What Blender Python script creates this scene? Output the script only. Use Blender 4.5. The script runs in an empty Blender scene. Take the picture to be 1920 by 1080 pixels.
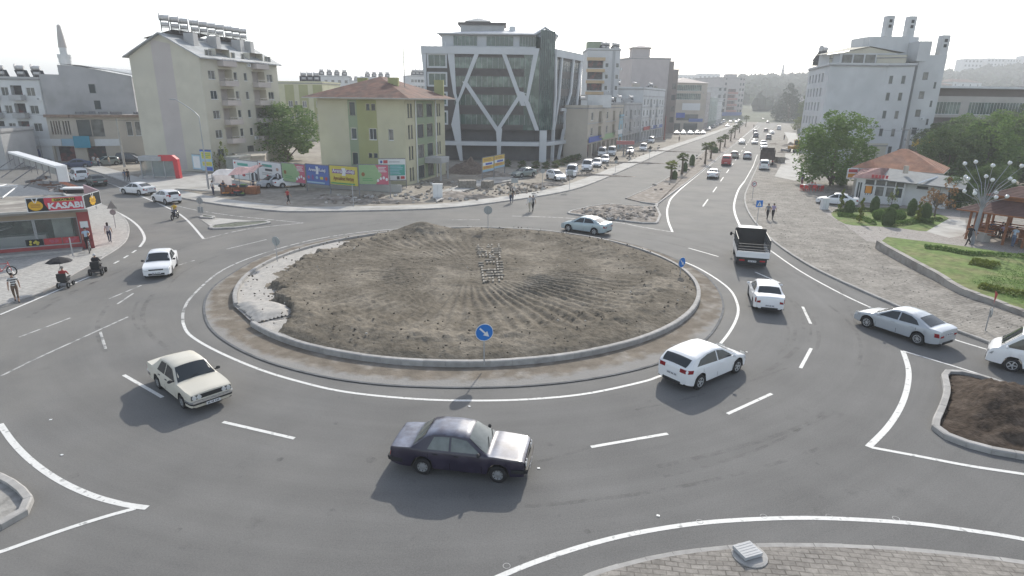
import bpy, math, random
from mathutils import Vector, Matrix, noise
random.seed(7)
R = math.radians
sc = bpy.context.scene
# ---------------------------------------------------------------- camera, sky, sun, exposure
F, TH, RO, H = 1130.0,0.303,0.0135,11.5
_f = Vector((0, math.cos(TH),-math.sin(TH))); _u = Vector((0, math.sin(TH), math.cos(TH))); _r = Vector((1,0,0))
CR = _r*math.cos(RO) + _u*math.sin(RO); CU = -_r*math.sin(RO) + _u*math.cos(RO); CW = _f
cam = bpy.data.cameras.new('camera'); cam.sensor_width = 36; cam.lens = F/1920*36; cam.clip_start = .1; cam.clip_end = 20000
co = bpy.data.objects.new('camera', cam); sc.collection.objects.link(co)
co.matrix_world = Matrix(((CR.x, CU.x,-CW.x,0),(CR.y, CU.y,-CW.y,0),(CR.z, CU.z,-CW.z, H),(0,0,0,1)))
sc.camera = co
SUN_EL, SUN_AZ = R(31), R(15)          # azimuth clockwise from +Y
wd = bpy.data.worlds.new('World'); sc.world = wd; wd.use_nodes = True
nt = wd.node_tree; nt.nodes.clear()
sky = nt.nodes.new('ShaderNodeTexSky'); sky.sky_type = 'NISHITA'; sky.sun_disc = False
sky.sun_elevation = SUN_EL; sky.sun_rotation = SUN_AZ; sky.altitude = 0; sky.air_density = 1.0; sky.dust_density = 1.0; sky.ozone_density = 1.0
bg = nt.nodes.new('ShaderNodeBackground'); bg.inputs['Strength'].default_value = .15
wo = nt.nodes.new('ShaderNodeOutputWorld'); bw = nt.nodes.new('ShaderNodeRGBToBW'); hs = nt.nodes.new('ShaderNodeMix'); hs.data_type = 'RGBA'; hs.inputs[0].default_value = .5
nt.links.new(sky.outputs[0], bw.inputs[0]); nt.links.new(sky.outputs[0], hs.inputs[6]); nt.links.new(bw.outputs[0], hs.inputs[7]); nt.links.new(hs.outputs[2], bg.inputs[0]); nt.links.new(bg.outputs[0], wo.inputs[0])
sl = bpy.data.lights.new('sun', 'SUN'); sl.energy = 2.6; sl.angle = R(.6); sl.color = (1,.945,.85)
so = bpy.data.objects.new('sun', sl); sc.collection.objects.link(so)
sd = Vector((math.sin(SUN_AZ)*math.cos(SUN_EL), math.cos(SUN_AZ)*math.cos(SUN_EL), math.sin(SUN_EL)))
so.rotation_euler = sd.to_track_quat('Z', 'Y').to_euler(); so.location = (0,0,60)
sc.view_settings.view_transform = 'Standard'; sc.view_settings.look = 'None'; sc.view_settings.gamma = 1
sc.view_settings.exposure = 0.97
try:
 sc.cycles.max_bounces = 6; sc.cycles.volume_bounces = 0; sc.cycles.transparent_max_bounces = 12
except Exception: pass
# ---------------------------------------------------------------- survey of the site: levels read from the photograph
def ray(px, py): return (CR*((px-960)/F) - CU*((py-540)/F) + CW)
def G(px, py, z=0.0):
 d = ray(px, py); t = (z-H)/d.z
 return Vector((d.x*t, d.y*t, z))
def ZT(p, py):                          # height of the point above p that shows at row py
 k = (540-py)/F; a = Vector((p[0], p[1],-H))
 return (k*a.dot(CW) - a.dot(CU))/(CU.z - k*CW.z)
def V2(v): return Vector((v[0], v[1],0))
def spline(pts, n=6, closed=False):
 out = []; N = len(pts)
 seg = N if closed else N-1
 for i in range(seg):
  if closed: a, b, c, d = pts[(i-1) % N], pts[i], pts[(i+1) % N], pts[(i+2) % N]
  else: a, b, c, d = pts[max(i-1,0)], pts[i], pts[i+1], pts[min(i+2, N-1)]
  for j in range(n):
   t = j/n
   out.append(.5*((2*b) + (c-a)*t + (2*a-5*b+4*c-d)*t*t + (3*b-a-3*c+d)*t*t*t))
 if not closed: out.append(pts[-1].copy())
 return out
def GP(px, z=0.0): return [G(x, y, z) for x, y in px]
# ---------------------------------------------------------------- materials
def _n(t, kind, **kw):
 n = t.nodes.new(kind)
 for k, v in kw.items():
  if k in n.inputs: n.inputs[k].default_value = v
  else: setattr(n, k, v)
 return n
MATS = {}
def mat(name, c, rough=.8, var=.12, scale=2.0, c2=None, thr=(.45,.6), scale2=.5, bump=0, bscale=20, metal=0, spec=.3, island=0, world=True, detail=6, coat=0, emit=0, alpha=1, trans=0):
 if name in MATS: return MATS[name]
 m = bpy.data.materials.new(name); m.use_nodes = True; t = m.node_tree; b = t.nodes['Principled BSDF']
 L = t.links.new
 tc = _n(t, 'ShaderNodeNewGeometry' if world else 'ShaderNodeTexCoord'); cs = tc.outputs['Position' if world else 'Object']
 b.inputs['Roughness'].default_value = rough; b.inputs['Metallic'].default_value = metal
 b.inputs['Specular IOR Level'].default_value = spec
 if coat: b.inputs['Coat Weight'].default_value = coat; b.inputs['Coat Roughness'].default_value = .08
 if trans: b.inputs['Transmission Weight'].default_value = trans
 col = None
 rgb = _n(t, 'ShaderNodeRGB'); rgb.outputs[0].default_value = (*c,1); col = rgb.outputs[0]
 if c2:
  nz = _n(t, 'ShaderNodeTexNoise', Scale=scale2, Detail=detail); L(cs, nz.inputs['Vector'])
  mr = _n(t, 'ShaderNodeMapRange'); mr.inputs['From Min'].default_value, mr.inputs['From Max'].default_value = thr; L(nz.outputs['Fac'], mr.inputs['Value'])
  mx = _n(t, 'ShaderNodeMix', data_type='RGBA'); L(mr.outputs[0], mx.inputs[0]); L(col, mx.inputs[6]); mx.inputs[7].default_value = (*c2,1); col = mx.outputs[2]
 if var:
  nz = _n(t, 'ShaderNodeTexNoise', Scale=scale, Detail=detail); L(cs, nz.inputs['Vector'])
  mr = _n(t, 'ShaderNodeMapRange'); mr.inputs['From Min'].default_value = .3; mr.inputs['From Max'].default_value = .7
  mr.inputs['To Min'].default_value = 1-var; mr.inputs['To Max'].default_value = 1+var; L(nz.outputs['Fac'], mr.inputs['Value'])
  v = _n(t, 'ShaderNodeVectorMath', operation='SCALE'); L(col, v.inputs[0]); L(mr.outputs[0], v.inputs['Scale']); col = v.outputs[0]
 if island:
  g = _n(t, 'ShaderNodeNewGeometry'); mr = _n(t, 'ShaderNodeMapRange'); mr.inputs['To Min'].default_value = 1-island; mr.inputs['To Max'].default_value = 1+island
  L(g.outputs['Random Per Island'], mr.inputs['Value'])
  v = _n(t, 'ShaderNodeVectorMath', operation='SCALE'); L(col, v.inputs[0]); L(mr.outputs[0], v.inputs['Scale']); col = v.outputs[0]
 L(col, b.inputs['Base Color'])
 if bump:
  nz = _n(t, 'ShaderNodeTexNoise', Scale=bscale, Detail=5); L(cs, nz.inputs['Vector'])
  bp = _n(t, 'ShaderNodeBump', Strength=bump, Distance=.05); L(nz.outputs['Fac'], bp.inputs['Height']); L(bp.outputs[0], b.inputs['Normal'])
 if emit: b.inputs['Emission Color'].default_value = (*c,1); b.inputs['Emission Strength'].default_value = emit
 if alpha < 1: b.inputs['Alpha'].default_value = alpha
 MATS[name] = m; return m
def node_of(m, kind): return [n for n in m.node_tree.nodes if n.bl_idname == kind]
# ---------------------------------------------------------------- mesh building
class MB:
 def __init__(s): s.v = []; s.f = []; s.m = []; s.X = Matrix.Identity(4)
 def at(s, x=0, y=0, z=0, rz=0, rx=0, ry=0, sc=1):
  s.X = Matrix.Translation((x, y, z)) @ Matrix.Rotation(rz,4, 'Z') @ Matrix.Rotation(ry,4, 'Y') @ Matrix.Rotation(rx,4, 'X') @ Matrix.Scale(sc,4); return s
 def add(s, vs, fs, mi=0):
  b = len(s.v); X = s.X
  s.v += [tuple(X @ Vector(v)) for v in vs]; s.f += [tuple(b+i for i in f) for f in fs]; s.m += [mi]*len(fs); return s
 def box(s, c, d, mi=0, rz=0, taper=1.0):
  x, y, z = d[0]/2, d[1]/2, d[2]/2; vs = []
  for k, q in ((-z,1),(z, taper)):
   for a, b in ((-x,-y),(x,-y),(x, y),(-x, y)):
    a, b = a*q, b*q
    vs.append((c[0]+a*math.cos(rz)-b*math.sin(rz), c[1]+a*math.sin(rz)+b*math.cos(rz), c[2]+k))
  return s.add(vs,[(3,2,1,0),(4,5,6,7),(0,1,5,4),(1,2,6,5),(2,3,7,6),(3,0,4,7)], mi)
 def b2(s, x0, x1, y0, y1, z0, z1, mi=0): return s.box(((x0+x1)/2,(y0+y1)/2,(z0+z1)/2),(x1-x0, y1-y0, z1-z0), mi)
 def poly(s, pts, mi=0): return s.add([tuple(p) if len(p) == 3 else (p[0], p[1],0) for p in pts],[tuple(range(len(pts)))], mi)
 def prism(s, pts, z0, z1, mi=0, side=None, bottom=False):
  n = len(pts); A = sum(pts[i][0]*pts[(i+1) % n][1]-pts[(i+1) % n][0]*pts[i][1] for i in range(n))
  if A < 0: pts = list(reversed(pts))
  vs = [(p[0], p[1], z0) for p in pts]+[(p[0], p[1], z1) for p in pts]
  s.add(vs,[(i,(i+1) % n, n+(i+1) % n, n+i) for i in range(n)], mi if side is None else side)
  s.add([(p[0], p[1], z1) for p in pts],[tuple(range(n))], mi)
  if bottom: s.add([(p[0], p[1], z0) for p in pts],[tuple(reversed(range(n)))], mi)
  return s
 def tube(s, pts, rad, n=8, mi=0, caps=True):
  pts = [Vector(p) for p in pts]
  if not hasattr(rad, '__len__'): rad = [rad]*len(pts)
  vs = []; N = len(pts)
  for i, p in enumerate(pts):
   d = (pts[min(i+1, N-1)]-pts[max(i-1,0)]).normalized()
   a = d.cross(Vector((0,0,1)))
   if a.length < .05: a = d.cross(Vector((0,1,0)))
   a.normalize(); b = d.cross(a)
   for k in range(n):
    t = 2*math.pi*k/n; vs.append(tuple(p + (a*math.cos(t)+b*math.sin(t))*rad[i]))
  fs = [(i*n+k, i*n+(k+1) % n,(i+1)*n+(k+1) % n,(i+1)*n+k) for i in range(N-1) for k in range(n)]
  if caps: fs += [tuple(reversed(range(n))), tuple((N-1)*n+k for k in range(n))]
  return s.add(vs,[tuple(reversed(f)) for f in fs], mi)
 def cyl(s, c, r, h, n=16, mi=0, r2=None, axis='z'):
  a = Vector({'z': (0,0,1), 'x': (1,0,0), 'y': (0,1,0)}[axis]); c = Vector(c)
  return s.tube([c-a*h/2, c+a*h/2],[r, r if r2 is None else r2], n, mi)
 def lathe(s, prof, n=16, mi=0, c=(0,0,0)):          # prof: (r, z)
  vs = []
  for r, z in prof:
   for k in range(n): t = 2*math.pi*k/n; vs.append((c[0]+r*math.cos(t), c[1]+r*math.sin(t), c[2]+z))
  fs = [(i*n+k, i*n+(k+1) % n,(i+1)*n+(k+1) % n,(i+1)*n+k) for i in range(len(prof)-1) for k in range(n)]
  return s.add(vs, fs, mi)
 def ell(s, c, r, n=10, mi=0, jit=0):
  if not hasattr(r, '__len__'): r = (r, r, r)
  vs = []; m = max(4, n//2)
  for i in range(m+1):
   p = math.pi*i/m
   for k in range(n):
    t = 2*math.pi*k/n; q = 1+(random.uniform(-jit, jit) if jit else 0)
    vs.append((c[0]+r[0]*math.sin(p)*math.cos(t)*q, c[1]+r[1]*math.sin(p)*math.sin(t)*q, c[2]+r[2]*math.cos(p)*q))
  fs = [(i*n+k,(i+1)*n+k,(i+1)*n+(k+1) % n, i*n+(k+1) % n) for i in range(m) for k in range(n)]
  return s.add(vs, fs, mi)
 def strip(s, pts, w, z=None, mi=0):
  N = len(pts); vs = []
  for i, p in enumerate(pts):
   d = pts[min(i+1, N-1)]-pts[max(i-1,0)]; d = Vector((d.x, d.y,0)).normalized(); q = Vector((-d.y, d.x,0))
   ww = w[i] if hasattr(w, '__len__') else w
   for e in (-.5,.5):
    o = p+q*ww*e; vs.append((o.x, o.y, z if z is not None else p.z))
  return s.add(vs,[(2*i,2*i+2,2*i+3,2*i+1)[::-1][::1] for i in range(N-1)], mi)
 def mesh(s, name, mats, off=(0,0,0), smooth=None):
  me = bpy.data.meshes.new(name)
  me.from_pydata([(a-off[0], b-off[1], c-off[2]) for a, b, c in s.v],[], s.f)
  for m in (mats if isinstance(mats,(list, tuple)) else [mats]): me.materials.append(m)
  me.polygons.foreach_set('material_index', s.m)
  if smooth is not None:
   me.polygons.foreach_set('use_smooth',[True]*len(me.polygons)); me.update()
   me.set_sharp_from_angle(angle=R(smooth))
  me.update(); return me
 def build(s, name, mats, parent=None, smooth=None):
  off = parent['_o'] if parent is not None and '_o' in parent else (0,0,0)
  return link(name, s.mesh(name, mats, off, smooth), parent)
OFF = {}
def link(name, me, parent=None, loc=None, rz=0):
 o = bpy.data.objects.new(name, me); sc.collection.objects.link(o)
 if parent is not None: o.parent = parent
 if loc is not None: o.location = loc; o.rotation_euler[2] = rz
 return o
def tag(o, label=None, cat=None, group=None, kind=None):
 if label: o['label'] = label
 if cat: o['category'] = cat
 if group: o['group'] = group
 if kind: o['kind'] = kind
 return o
def empty(name, loc, label, cat, group=None, rz=0):
 o = bpy.data.objects.new(name, None); sc.collection.objects.link(o); o.empty_display_size = .3
 o.location = loc; o.rotation_euler[2] = rz
 return tag(o, label, cat, group)
def site(name, loc, label, cat, group=None):      # an Empty whose parts are written in world coordinates
 o = empty(name, loc, label, cat, group); o['_o'] = tuple(loc); return o
def struct(name, mb, mats, smooth=None): return tag(mb.build(name, mats, None, smooth), kind='structure')
KIDS = {}
def copy_tree(o, parent=None, loc=None, rz=None, label=None, group=None, scale=None, swap=None):
 c = o.copy(); sc.collection.objects.link(c)
 if parent is not None: c.parent = parent
 if loc is not None: c.location = loc
 if rz is not None: c.rotation_euler[2] = rz
 if scale is not None: c.scale = scale if hasattr(scale, '__len__') else (scale,)*3
 if label: c['label'] = label
 if group: c['group'] = group
 if swap and c.type == 'MESH':
  for i, s_ in enumerate(c.material_slots):
   if s_.material and s_.material.name in swap:
    nm = swap[s_.material.name]; s_.link = 'OBJECT'; s_.material = nm
 for ch in list(o.children): copy_tree(ch, c, swap=swap)
 return c
# ---------------------------------------------------------------- ground, roads, kerbs, markings
RC = Vector((-.229*H,3.413*H,0))
# fitted again below from the kerb outline
def fit_circle(P):
 n = len(P); sx = sum(p.x for p in P)/n; sy = sum(p.y for p in P)/n
 suu = svv = suv = suuu = svvv = suvv = svuu = 0
 for p in P:
  u, v = p.x-sx, p.y-sy; suu += u*u; svv += v*v; suv += u*v; suuu += u**3; svvv += v**3; suvv += u*v*v; svuu += v*u*u
 a, b = (suuu+suvv)/2,(svvv+svuu)/2; D = suu*svv-suv*suv
 uc, vc = (a*svv-b*suv)/D,(b*suu-a*suv)/D
 return Vector((uc+sx, vc+sy,0)), math.sqrt(uc*uc+vc*vc+(suu+svv)/n)
KP = [(500,628),(560,655),(650,675),(750,687),(850,692),(950,691),(1050,682),(1130,665),(1200,640),(1260,607),(1295,570),(1305,545),(1290,512),(1270,492),(930,433),(800,432),(700,442),(600,462),(520,490),(470,515),(440,550),(437,575)]
RC, RR = fit_circle(GP(KP))
asph = mat('asphalt',(.155,.153,.148), rough=.85, var=.10, scale=.35, spec=.12, bump=.12, bscale=60)
def tune_asphalt():
 t = asph.node_tree; L = t.links.new; b = t.nodes['Principled BSDF']
 g = _n(t, 'ShaderNodeNewGeometry'); sub = _n(t, 'ShaderNodeVectorMath', operation='SUBTRACT'); sub.inputs[1].default_value = RC; L(g.outputs['Position'], sub.inputs[0])
 ln = _n(t, 'ShaderNodeVectorMath', operation='LENGTH'); L(sub.outputs[0], ln.inputs[0])
 sx = _n(t, 'ShaderNodeSeparateXYZ'); L(sub.outputs[0], sx.inputs[0])
 at = _n(t, 'ShaderNodeMath', operation='ARCTAN2'); L(sx.outputs[0], at.inputs[0]); L(sx.outputs[1], at.inputs[1])
 cb = _n(t, 'ShaderNodeCombineXYZ'); L(ln.outputs['Value'], cb.inputs[0]); L(at.outputs[0], cb.inputs[1])
 nz = _n(t, 'ShaderNodeTexNoise', Scale=.9, Detail=4); L(cb.outputs[0], nz.inputs['Vector'])       # wheel tracks follow the ring
 mr = _n(t, 'ShaderNodeMapRange'); mr.inputs['From Min'].default_value = .35; mr.inputs['From Max'].default_value = .7; mr.inputs['To Min'].default_value = .95; mr.inputs['To Max'].default_value = 1.06
 L(nz.outputs['Fac'], mr.inputs['Value'])
 fn = _n(t, 'ShaderNodeTexNoise', Scale=22, Detail=8, Roughness=.9); L(g.outputs['Position'], fn.inputs['Vector'])
 m2 = _n(t, 'ShaderNodeMapRange'); m2.inputs['From Min'].default_value = .3; m2.inputs['From Max'].default_value = .7; m2.inputs['To Min'].default_value = .62; m2.inputs['To Max'].default_value = 1.38; L(fn.outputs['Fac'], m2.inputs['Value'])
 mu = _n(t, 'ShaderNodeMath', operation='MULTIPLY'); L(mr.outputs[0], mu.inputs[0]); L(m2.outputs[0], mu.inputs[1])
 # dark rubber streaks and seams left by the paver
 wv = _n(t, 'ShaderNodeTexNoise', Scale=2.2, Detail=7, Roughness=.75); L(cb.outputs[0], wv.inputs['Vector']); m8 = _n(t, 'ShaderNodeMapRange'); m8.inputs['From Min'].default_value = .38; m8.inputs['From Max'].default_value = .62; m8.inputs['To Min'].default_value = .965; m8.inputs['To Max'].default_value = 1.035; L(wv.outputs['Fac'], m8.inputs['Value'])
 vo = _n(t, 'ShaderNodeTexNoise', Scale=.6, Detail=9, Roughness=.7); L(g.outputs['Position'], vo.inputs['Vector']); m9 = _n(t, 'ShaderNodeMapRange'); m9.inputs['From Min'].default_value = .6; m9.inputs['From Max'].default_value = .72; m9.inputs['To Min'].default_value = 1; m9.inputs['To Max'].default_value = .82; L(vo.outputs['Fac'], m9.inputs['Value'])
 mq = _n(t, 'ShaderNodeMath', operation='MULTIPLY'); L(m8.outputs[0], mq.inputs[0]); L(m9.outputs[0], mq.inputs[1]); mu0 = mu; mu = _n(t, 'ShaderNodeMath', operation='MULTIPLY'); L(mu0.outputs[0], mu.inputs[0]); L(mq.outputs[0], mu.inputs[1])
 src = b.inputs['Base Color'].links[0].from_socket
 v = _n(t, 'ShaderNodeVectorMath', operation='SCALE'); L(src, v.inputs[0]); L(mu.outputs[0], v.inputs['Scale'])
 # dust: to the left and along the inner ring, patchy
 sp = _n(t, 'ShaderNodeSeparateXYZ'); L(g.outputs['Position'], sp.inputs[0])
 m3 = _n(t, 'ShaderNodeMapRange'); m3.inputs['From Min'].default_value = 0; m3.inputs['From Max'].default_value = -26; L(sp.outputs[0], m3.inputs['Value'])
 m4 = _n(t, 'ShaderNodeMapRange'); m4.inputs['From Min'].default_value = RR+4.2; m4.inputs['From Max'].default_value = RR+1.5; L(ln.outputs['Value'], m4.inputs['Value'])
 m6 = _n(t, 'ShaderNodeMapRange'); m6.inputs['From Min'].default_value = 42; m6.inputs['From Max'].default_value = 62; L(sp.outputs[1], m6.inputs['Value'])
 mx_ = _n(t, 'ShaderNodeMath', operation='MAXIMUM'); L(m3.outputs[0], mx_.inputs[0]); L(m4.outputs[0], mx_.inputs[1])
 my_ = _n(t, 'ShaderNodeMath', operation='MAXIMUM'); L(mx_.outputs[0], my_.inputs[0]); L(m6.outputs[0], my_.inputs[1])
 dn = _n(t, 'ShaderNodeTexNoise', Scale=.22, Detail=8, Roughness=.65); L(g.outputs['Position'], dn.inputs['Vector'])
 m5 = _n(t, 'ShaderNodeMapRange'); m5.inputs['From Min'].default_value = .3; m5.inputs['From Max'].default_value = .75; L(dn.outputs['Fac'], m5.inputs['Value'])
 mm = _n(t, 'ShaderNodeMath', operation='MULTIPLY'); L(my_.outputs[0], mm.inputs[0]); L(m5.outputs[0], mm.inputs[1])
 mk = _n(t, 'ShaderNodeMath', operation='MULTIPLY'); L(mm.outputs[0], mk.inputs[0]); mk.inputs[1].default_value = .75
 mix = _n(t, 'ShaderNodeMix', data_type='RGBA'); L(mk.outputs[0], mix.inputs[0]); L(v.outputs[0], mix.inputs[6]); mix.inputs[7].default_value = (.235,.225,.205,1)
 L(mix.outputs[2], b.inputs['Base Color'])
tune_asphalt()
dirt = mat('dusty_ground',(.33,.30,.255), rough=.95, var=.22, scale=1.2, c2=(.24,.215,.18), thr=(.42,.62), scale2=.16, bump=.5, bscale=6, spec=.1)
land = mat('far_land',(.20,.19,.16), rough=.95, var=.2, scale=.05, c2=(.12,.14,.08), thr=(.45,.6), scale2=.01, spec=.1)
soil = mat('dug_soil',(.143,.126,.101), rough=1, var=.28, scale=3.5, c2=(.225,.20,.163), thr=(.45,.66), scale2=.35, bump=1, bscale=7, spec=.05)
soil_dark = mat('fresh_dark_soil',(.062,.048,.038), rough=1, var=.35, scale=5, c2=(.10,.08,.065), thr=(.5,.7), scale2=1.5, bump=.8, bscale=10, spec=.05)
sand = mat('pale_sand_bedding',(.42,.40,.37), rough=1, var=.15, scale=4, bump=.4, bscale=14, spec=.1)
conc = mat('kerb_concrete',(.34,.33,.315), rough=.85, var=.15, scale=3, island=.10, bump=.15, bscale=25)
pale = mat('pale_concrete',(.42,.41,.385), rough=.9, var=.12, scale=.8, c2=(.30,.285,.26), thr=(.5,.7), scale2=.35, bump=.12, bscale=12)
grass = mat('lawn',(.13,.19,.055), rough=.9, var=.3, scale=2.2, c2=(.20,.20,.09), thr=(.45,.7), scale2=.5, bump=.5, bscale=30, spec=.1)
white_paint = mat('road_paint',(.66,.655,.63), rough=.7, var=.12, scale=5, c2=(.28,.28,.27), thr=(.55,.70), scale2=5, detail=9)
worn_paint = mat('worn_road_paint',(.46,.455,.44), rough=.7, var=.15, scale=2, c2=(.17,.17,.165), thr=(.48,.62), scale2=2.2)
def pavers(name, c, c2, joint, sx, sy, rot=0, dust=.35, off=.5):
 m = mat(name, c, rough=.9, var=0, spec=.15)
 t = m.node_tree; L = t.links.new; b = t.nodes['Principled BSDF']
 g = _n(t, 'ShaderNodeNewGeometry'); mp = _n(t, 'ShaderNodeMapping'); mp.inputs['Rotation'].default_value = (0,0, rot); L(g.outputs['Position'], mp.inputs[0])
 wz = _n(t, 'ShaderNodeTexNoise', Scale=.5, Detail=2); L(g.outputs['Position'], wz.inputs['Vector'])
 br = _n(t, 'ShaderNodeTexBrick', Scale=1); br.offset = off
 br.inputs['Color1'].default_value = (*c,1); br.inputs['Color2'].default_value = (*c2,1); br.inputs['Mortar'].default_value = (*joint,1)
 br.inputs['Mortar Size'].default_value = .018; br.inputs['Brick Width'].default_value = sx; br.inputs['Row Height'].default_value = sy; br.inputs['Mortar Smooth'].default_value = .3
 ad = _n(t, 'ShaderNodeVectorMath', operation='MULTIPLY_ADD'); L(wz.outputs['Color'], ad.inputs[0]); ad.inputs[1].default_value = (.25,.25,0); L(mp.outputs[0], ad.inputs[2]); L(ad.outputs[0], br.inputs['Vector'])
 nz = _n(t, 'ShaderNodeTexNoise', Scale=.45, Detail=9, Roughness=.7); L(g.outputs['Position'], nz.inputs['Vector'])
 mr = _n(t, 'ShaderNodeMapRange'); mr.inputs['From Min'].default_value = .42; mr.inputs['From Max'].default_value = .66; mr.inputs['To Max'].default_value = dust; L(nz.outputs['Fac'], mr.inputs['Value'])
 mx = _n(t, 'ShaderNodeMix', data_type='RGBA'); L(mr.outputs[0], mx.inputs[0]); L(br.outputs['Color'], mx.inputs[6]); mx.inputs[7].default_value = (.345,.32,.285,1)
 n2 = _n(t, 'ShaderNodeTexNoise', Scale=5, Detail=6, Roughness=.75); L(g.outputs['Position'], n2.inputs['Vector'])
 m2 = _n(t, 'ShaderNodeMapRange'); m2.inputs['From Min'].default_value = .35; m2.inputs['From Max'].default_value = .65; m2.inputs['To Min'].default_value = .78; m2.inputs['To Max'].default_value = 1.2; L(n2.outputs['Fac'], m2.inputs['Value'])
 v = _n(t, 'ShaderNodeVectorMath', operation='SCALE'); L(mx.outputs[2], v.inputs[0]); L(m2.outputs[0], v.inputs['Scale']); L(v.outputs[0], b.inputs['Base Color'])
 bp = _n(t, 'ShaderNodeBump', Strength=.35, Distance=.02); L(br.outputs['Fac'], bp.inputs['Height']); bp.invert = True; L(bp.outputs[0], b.inputs['Normal'])
 return m
pav_left = pavers('pale_paving_slabs',(.43,.42,.395),(.38,.37,.35),(.27,.26,.24),.4,.4,.3,.2,0)
pav_park = pavers('dusty_park_pavers',(.25,.235,.21),(.17,.158,.14),(.11,.098,.085),.5,.22,-.5,.7)
pav_near = pavers('brick_pavers',(.26,.242,.22),(.20,.185,.168),(.13,.12,.105),.34,.17,.1,.6)
pav_path = pavers('herringbone_path',(.37,.345,.32),(.31,.285,.265),(.2,.185,.17),.3,.15,.8,.35)
# the one big sheet, then the asphalt, then raised blocks of pavement
struct('ground', MB().poly([(-3000,-60,-.03),(3000,-60,-.03),(3000,4000,-.03),(-3000,4000,-.03)]), land)
mb = MB().poly([(-110,-20,-.012),(130,-20,-.012),(130,420,-.012),(-110,420,-.012)])
struct('dusty_ground', mb, dirt)
AV_L = [(1390,232),(1330,255),(1260,280),(1180,315),(1110,345),(1050,362),(950,378),(850,390),(750,395),(650,397),(560,398),(520,397),(470,392),(400,383),(330,370),(270,355),(215,335),(165,318),(110,300)]
FAR_L = [G(1432,201), G(1420,212), G(1405,222)]; FAR_R = [G(1462,222), G(1452,212), G(1448,201)]
north = spline(FAR_L+GP(AV_L),5)
AV_R = [(1920,668),(1870,652),(1840,640),(1786,620),(1690,580),(1560,522),(1500,490),(1450,455),(1420,425),(1400,395),(1395,370),(1402,350),(1418,315),(1432,285),(1446,250)]
east = spline(GP(AV_R)+FAR_R,5)
LF = [(110,300),(60,285),(10,275)]
left_far = GP(LF)
left = GP([(-60,345),(20,345),(90,358),(150,368),(180,378),(215,395),(235,410),(243,430),(235,455),(200,480),(130,520),(80,548),(0,575),(-70,598)])
a = [Vector((p.x, p.y,0)) for p in north]
road = a + [G(-60,265)] + [G(-60,345)] + [Vector((-45, G(-60,600).y,0)), Vector((-45,-15,0)), Vector((60,-15,0)), Vector((60, G(1920,690).y-8,0))] + east
struct('road', MB().poly([(p.x, p.y,-.004) for p in road]), asph)
def kerb(name, pts, w=.17, h=.13, z=0, label=None, step=.8, inside=1, stuffm=None):
 """kerb stones laid end to end along pts, w wide on the left (inside=1) of the line"""
 mbk = MB(); L_ = 0; P = [Vector((p.x, p.y,0)) for p in pts]
 # resample
 out = [P[0]]; acc = 0
 for i in range(len(P)-1):
  d = (P[i+1]-P[i]).length
  if d < 1e-6: continue
  t = step-acc
  while t <= d: out.append(P[i]+(P[i+1]-P[i])*(t/d)); t += step
  acc = (acc+d) % step
 if (out[-1]-P[-1]).length > .1: out.append(P[-1])
 for i in range(len(out)-1):
  p, q = out[i], out[i+1]; d = (q-p); l = d.length
  if l < .05: continue
  d /= l; nrm = Vector((-d.y, d.x,0))*w*inside; p = p+d*.006; q = q-d*.006; hh = z+h+random.uniform(-.006,.006)
  c = nrm*.2
  vs = [(p.x, p.y, z-.02),(q.x, q.y, z-.02),(q.x+nrm.x, q.y+nrm.y, z-.02),(p.x+nrm.x, p.y+nrm.y, z-.02),
     (p.x, p.y, hh-.03),(q.x, q.y, hh-.03),(p.x+c.x, p.y+c.y, hh),(q.x+c.x, q.y+c.y, hh),(q.x+nrm.x, q.y+nrm.y, hh),(p.x+nrm.x, p.y+nrm.y, hh)]
  fs = [(0,1,5,4),(4,5,7,6),(6,7,8,9),(3,9,8,2),(0,4,6,9,3),(1,2,8,7,5)]
  if inside < 0: fs = [tuple(reversed(f)) for f in fs]
  mbk.add(vs, fs)
 return struct(name, mbk, conc)
def offset(pts, d):
 out = []; N = len(pts)
 for i, p in enumerate(pts):
  t = pts[min(i+1, N-1)]-pts[max(i-1,0)]; t = Vector((t.x, t.y,0)).normalized(); out.append(Vector((p.x-t.y*d, p.y+t.x*d,0)))
 return out
# north side: kerb, pale pavement strip
nk = offset(north,-.16)
kerb('kerb',[p for p in north if p.y < 260], inside=-1)
wid = [2.6]*len(north)
inner = offset(north,-2.7)
struct('pavement', MB().prism(nk+list(reversed(inner)),-.03,.115,0), pale)
# east side
kerb('kerb',[p for p in east if p.y < 260], inside=-1)
ek = offset(east,-.16)
PE = ek + [Vector((ek[-1].x+40, ek[-1].y,0)), Vector((75,120,0)), Vector((75,20,0))]
struct('park_paving', MB().poly([(p.x, p.y,.112) for p in PE]), pav_park)
# left side by the shops
lk = spline(left,4)
kerb('kerb', lk, inside=-1, h=.07)
lo = offset(lk,-.16)
LP = lo + [Vector((-70, lo[-1].y,0)), Vector((-70, lo[0].y,0))]
struct('shop_pavement', MB().prism(LP,-.02,.062), pav_left)
# crumbs of broken paving over the unfinished verge
m = MB(); random.seed(61)
for k in range(1500):
 u = random.random()**.8; i = int(u*(len(ek)*.62)); p = ek[i]+Vector((random.uniform(.3,13), random.uniform(-2,4),0)); s_ = random.uniform(.02,.065)
 if p.x > 37 and p.y < 62: continue
 m.ell((p.x, p.y,.115),(s_, s_*random.uniform(.5,1), s_*.45),5,0 if random.random() < .6 else 1,.3)
tag(m.build('verge_rubble',[mat('verge_stone',(.22,.205,.18), rough=1, island=.3), mat('verge_pale',(.38,.36,.32), rough=.9, island=.2)]), 'broken paving crumbs over the dusty right verge', 'rubble', kind='stuff')
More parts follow.
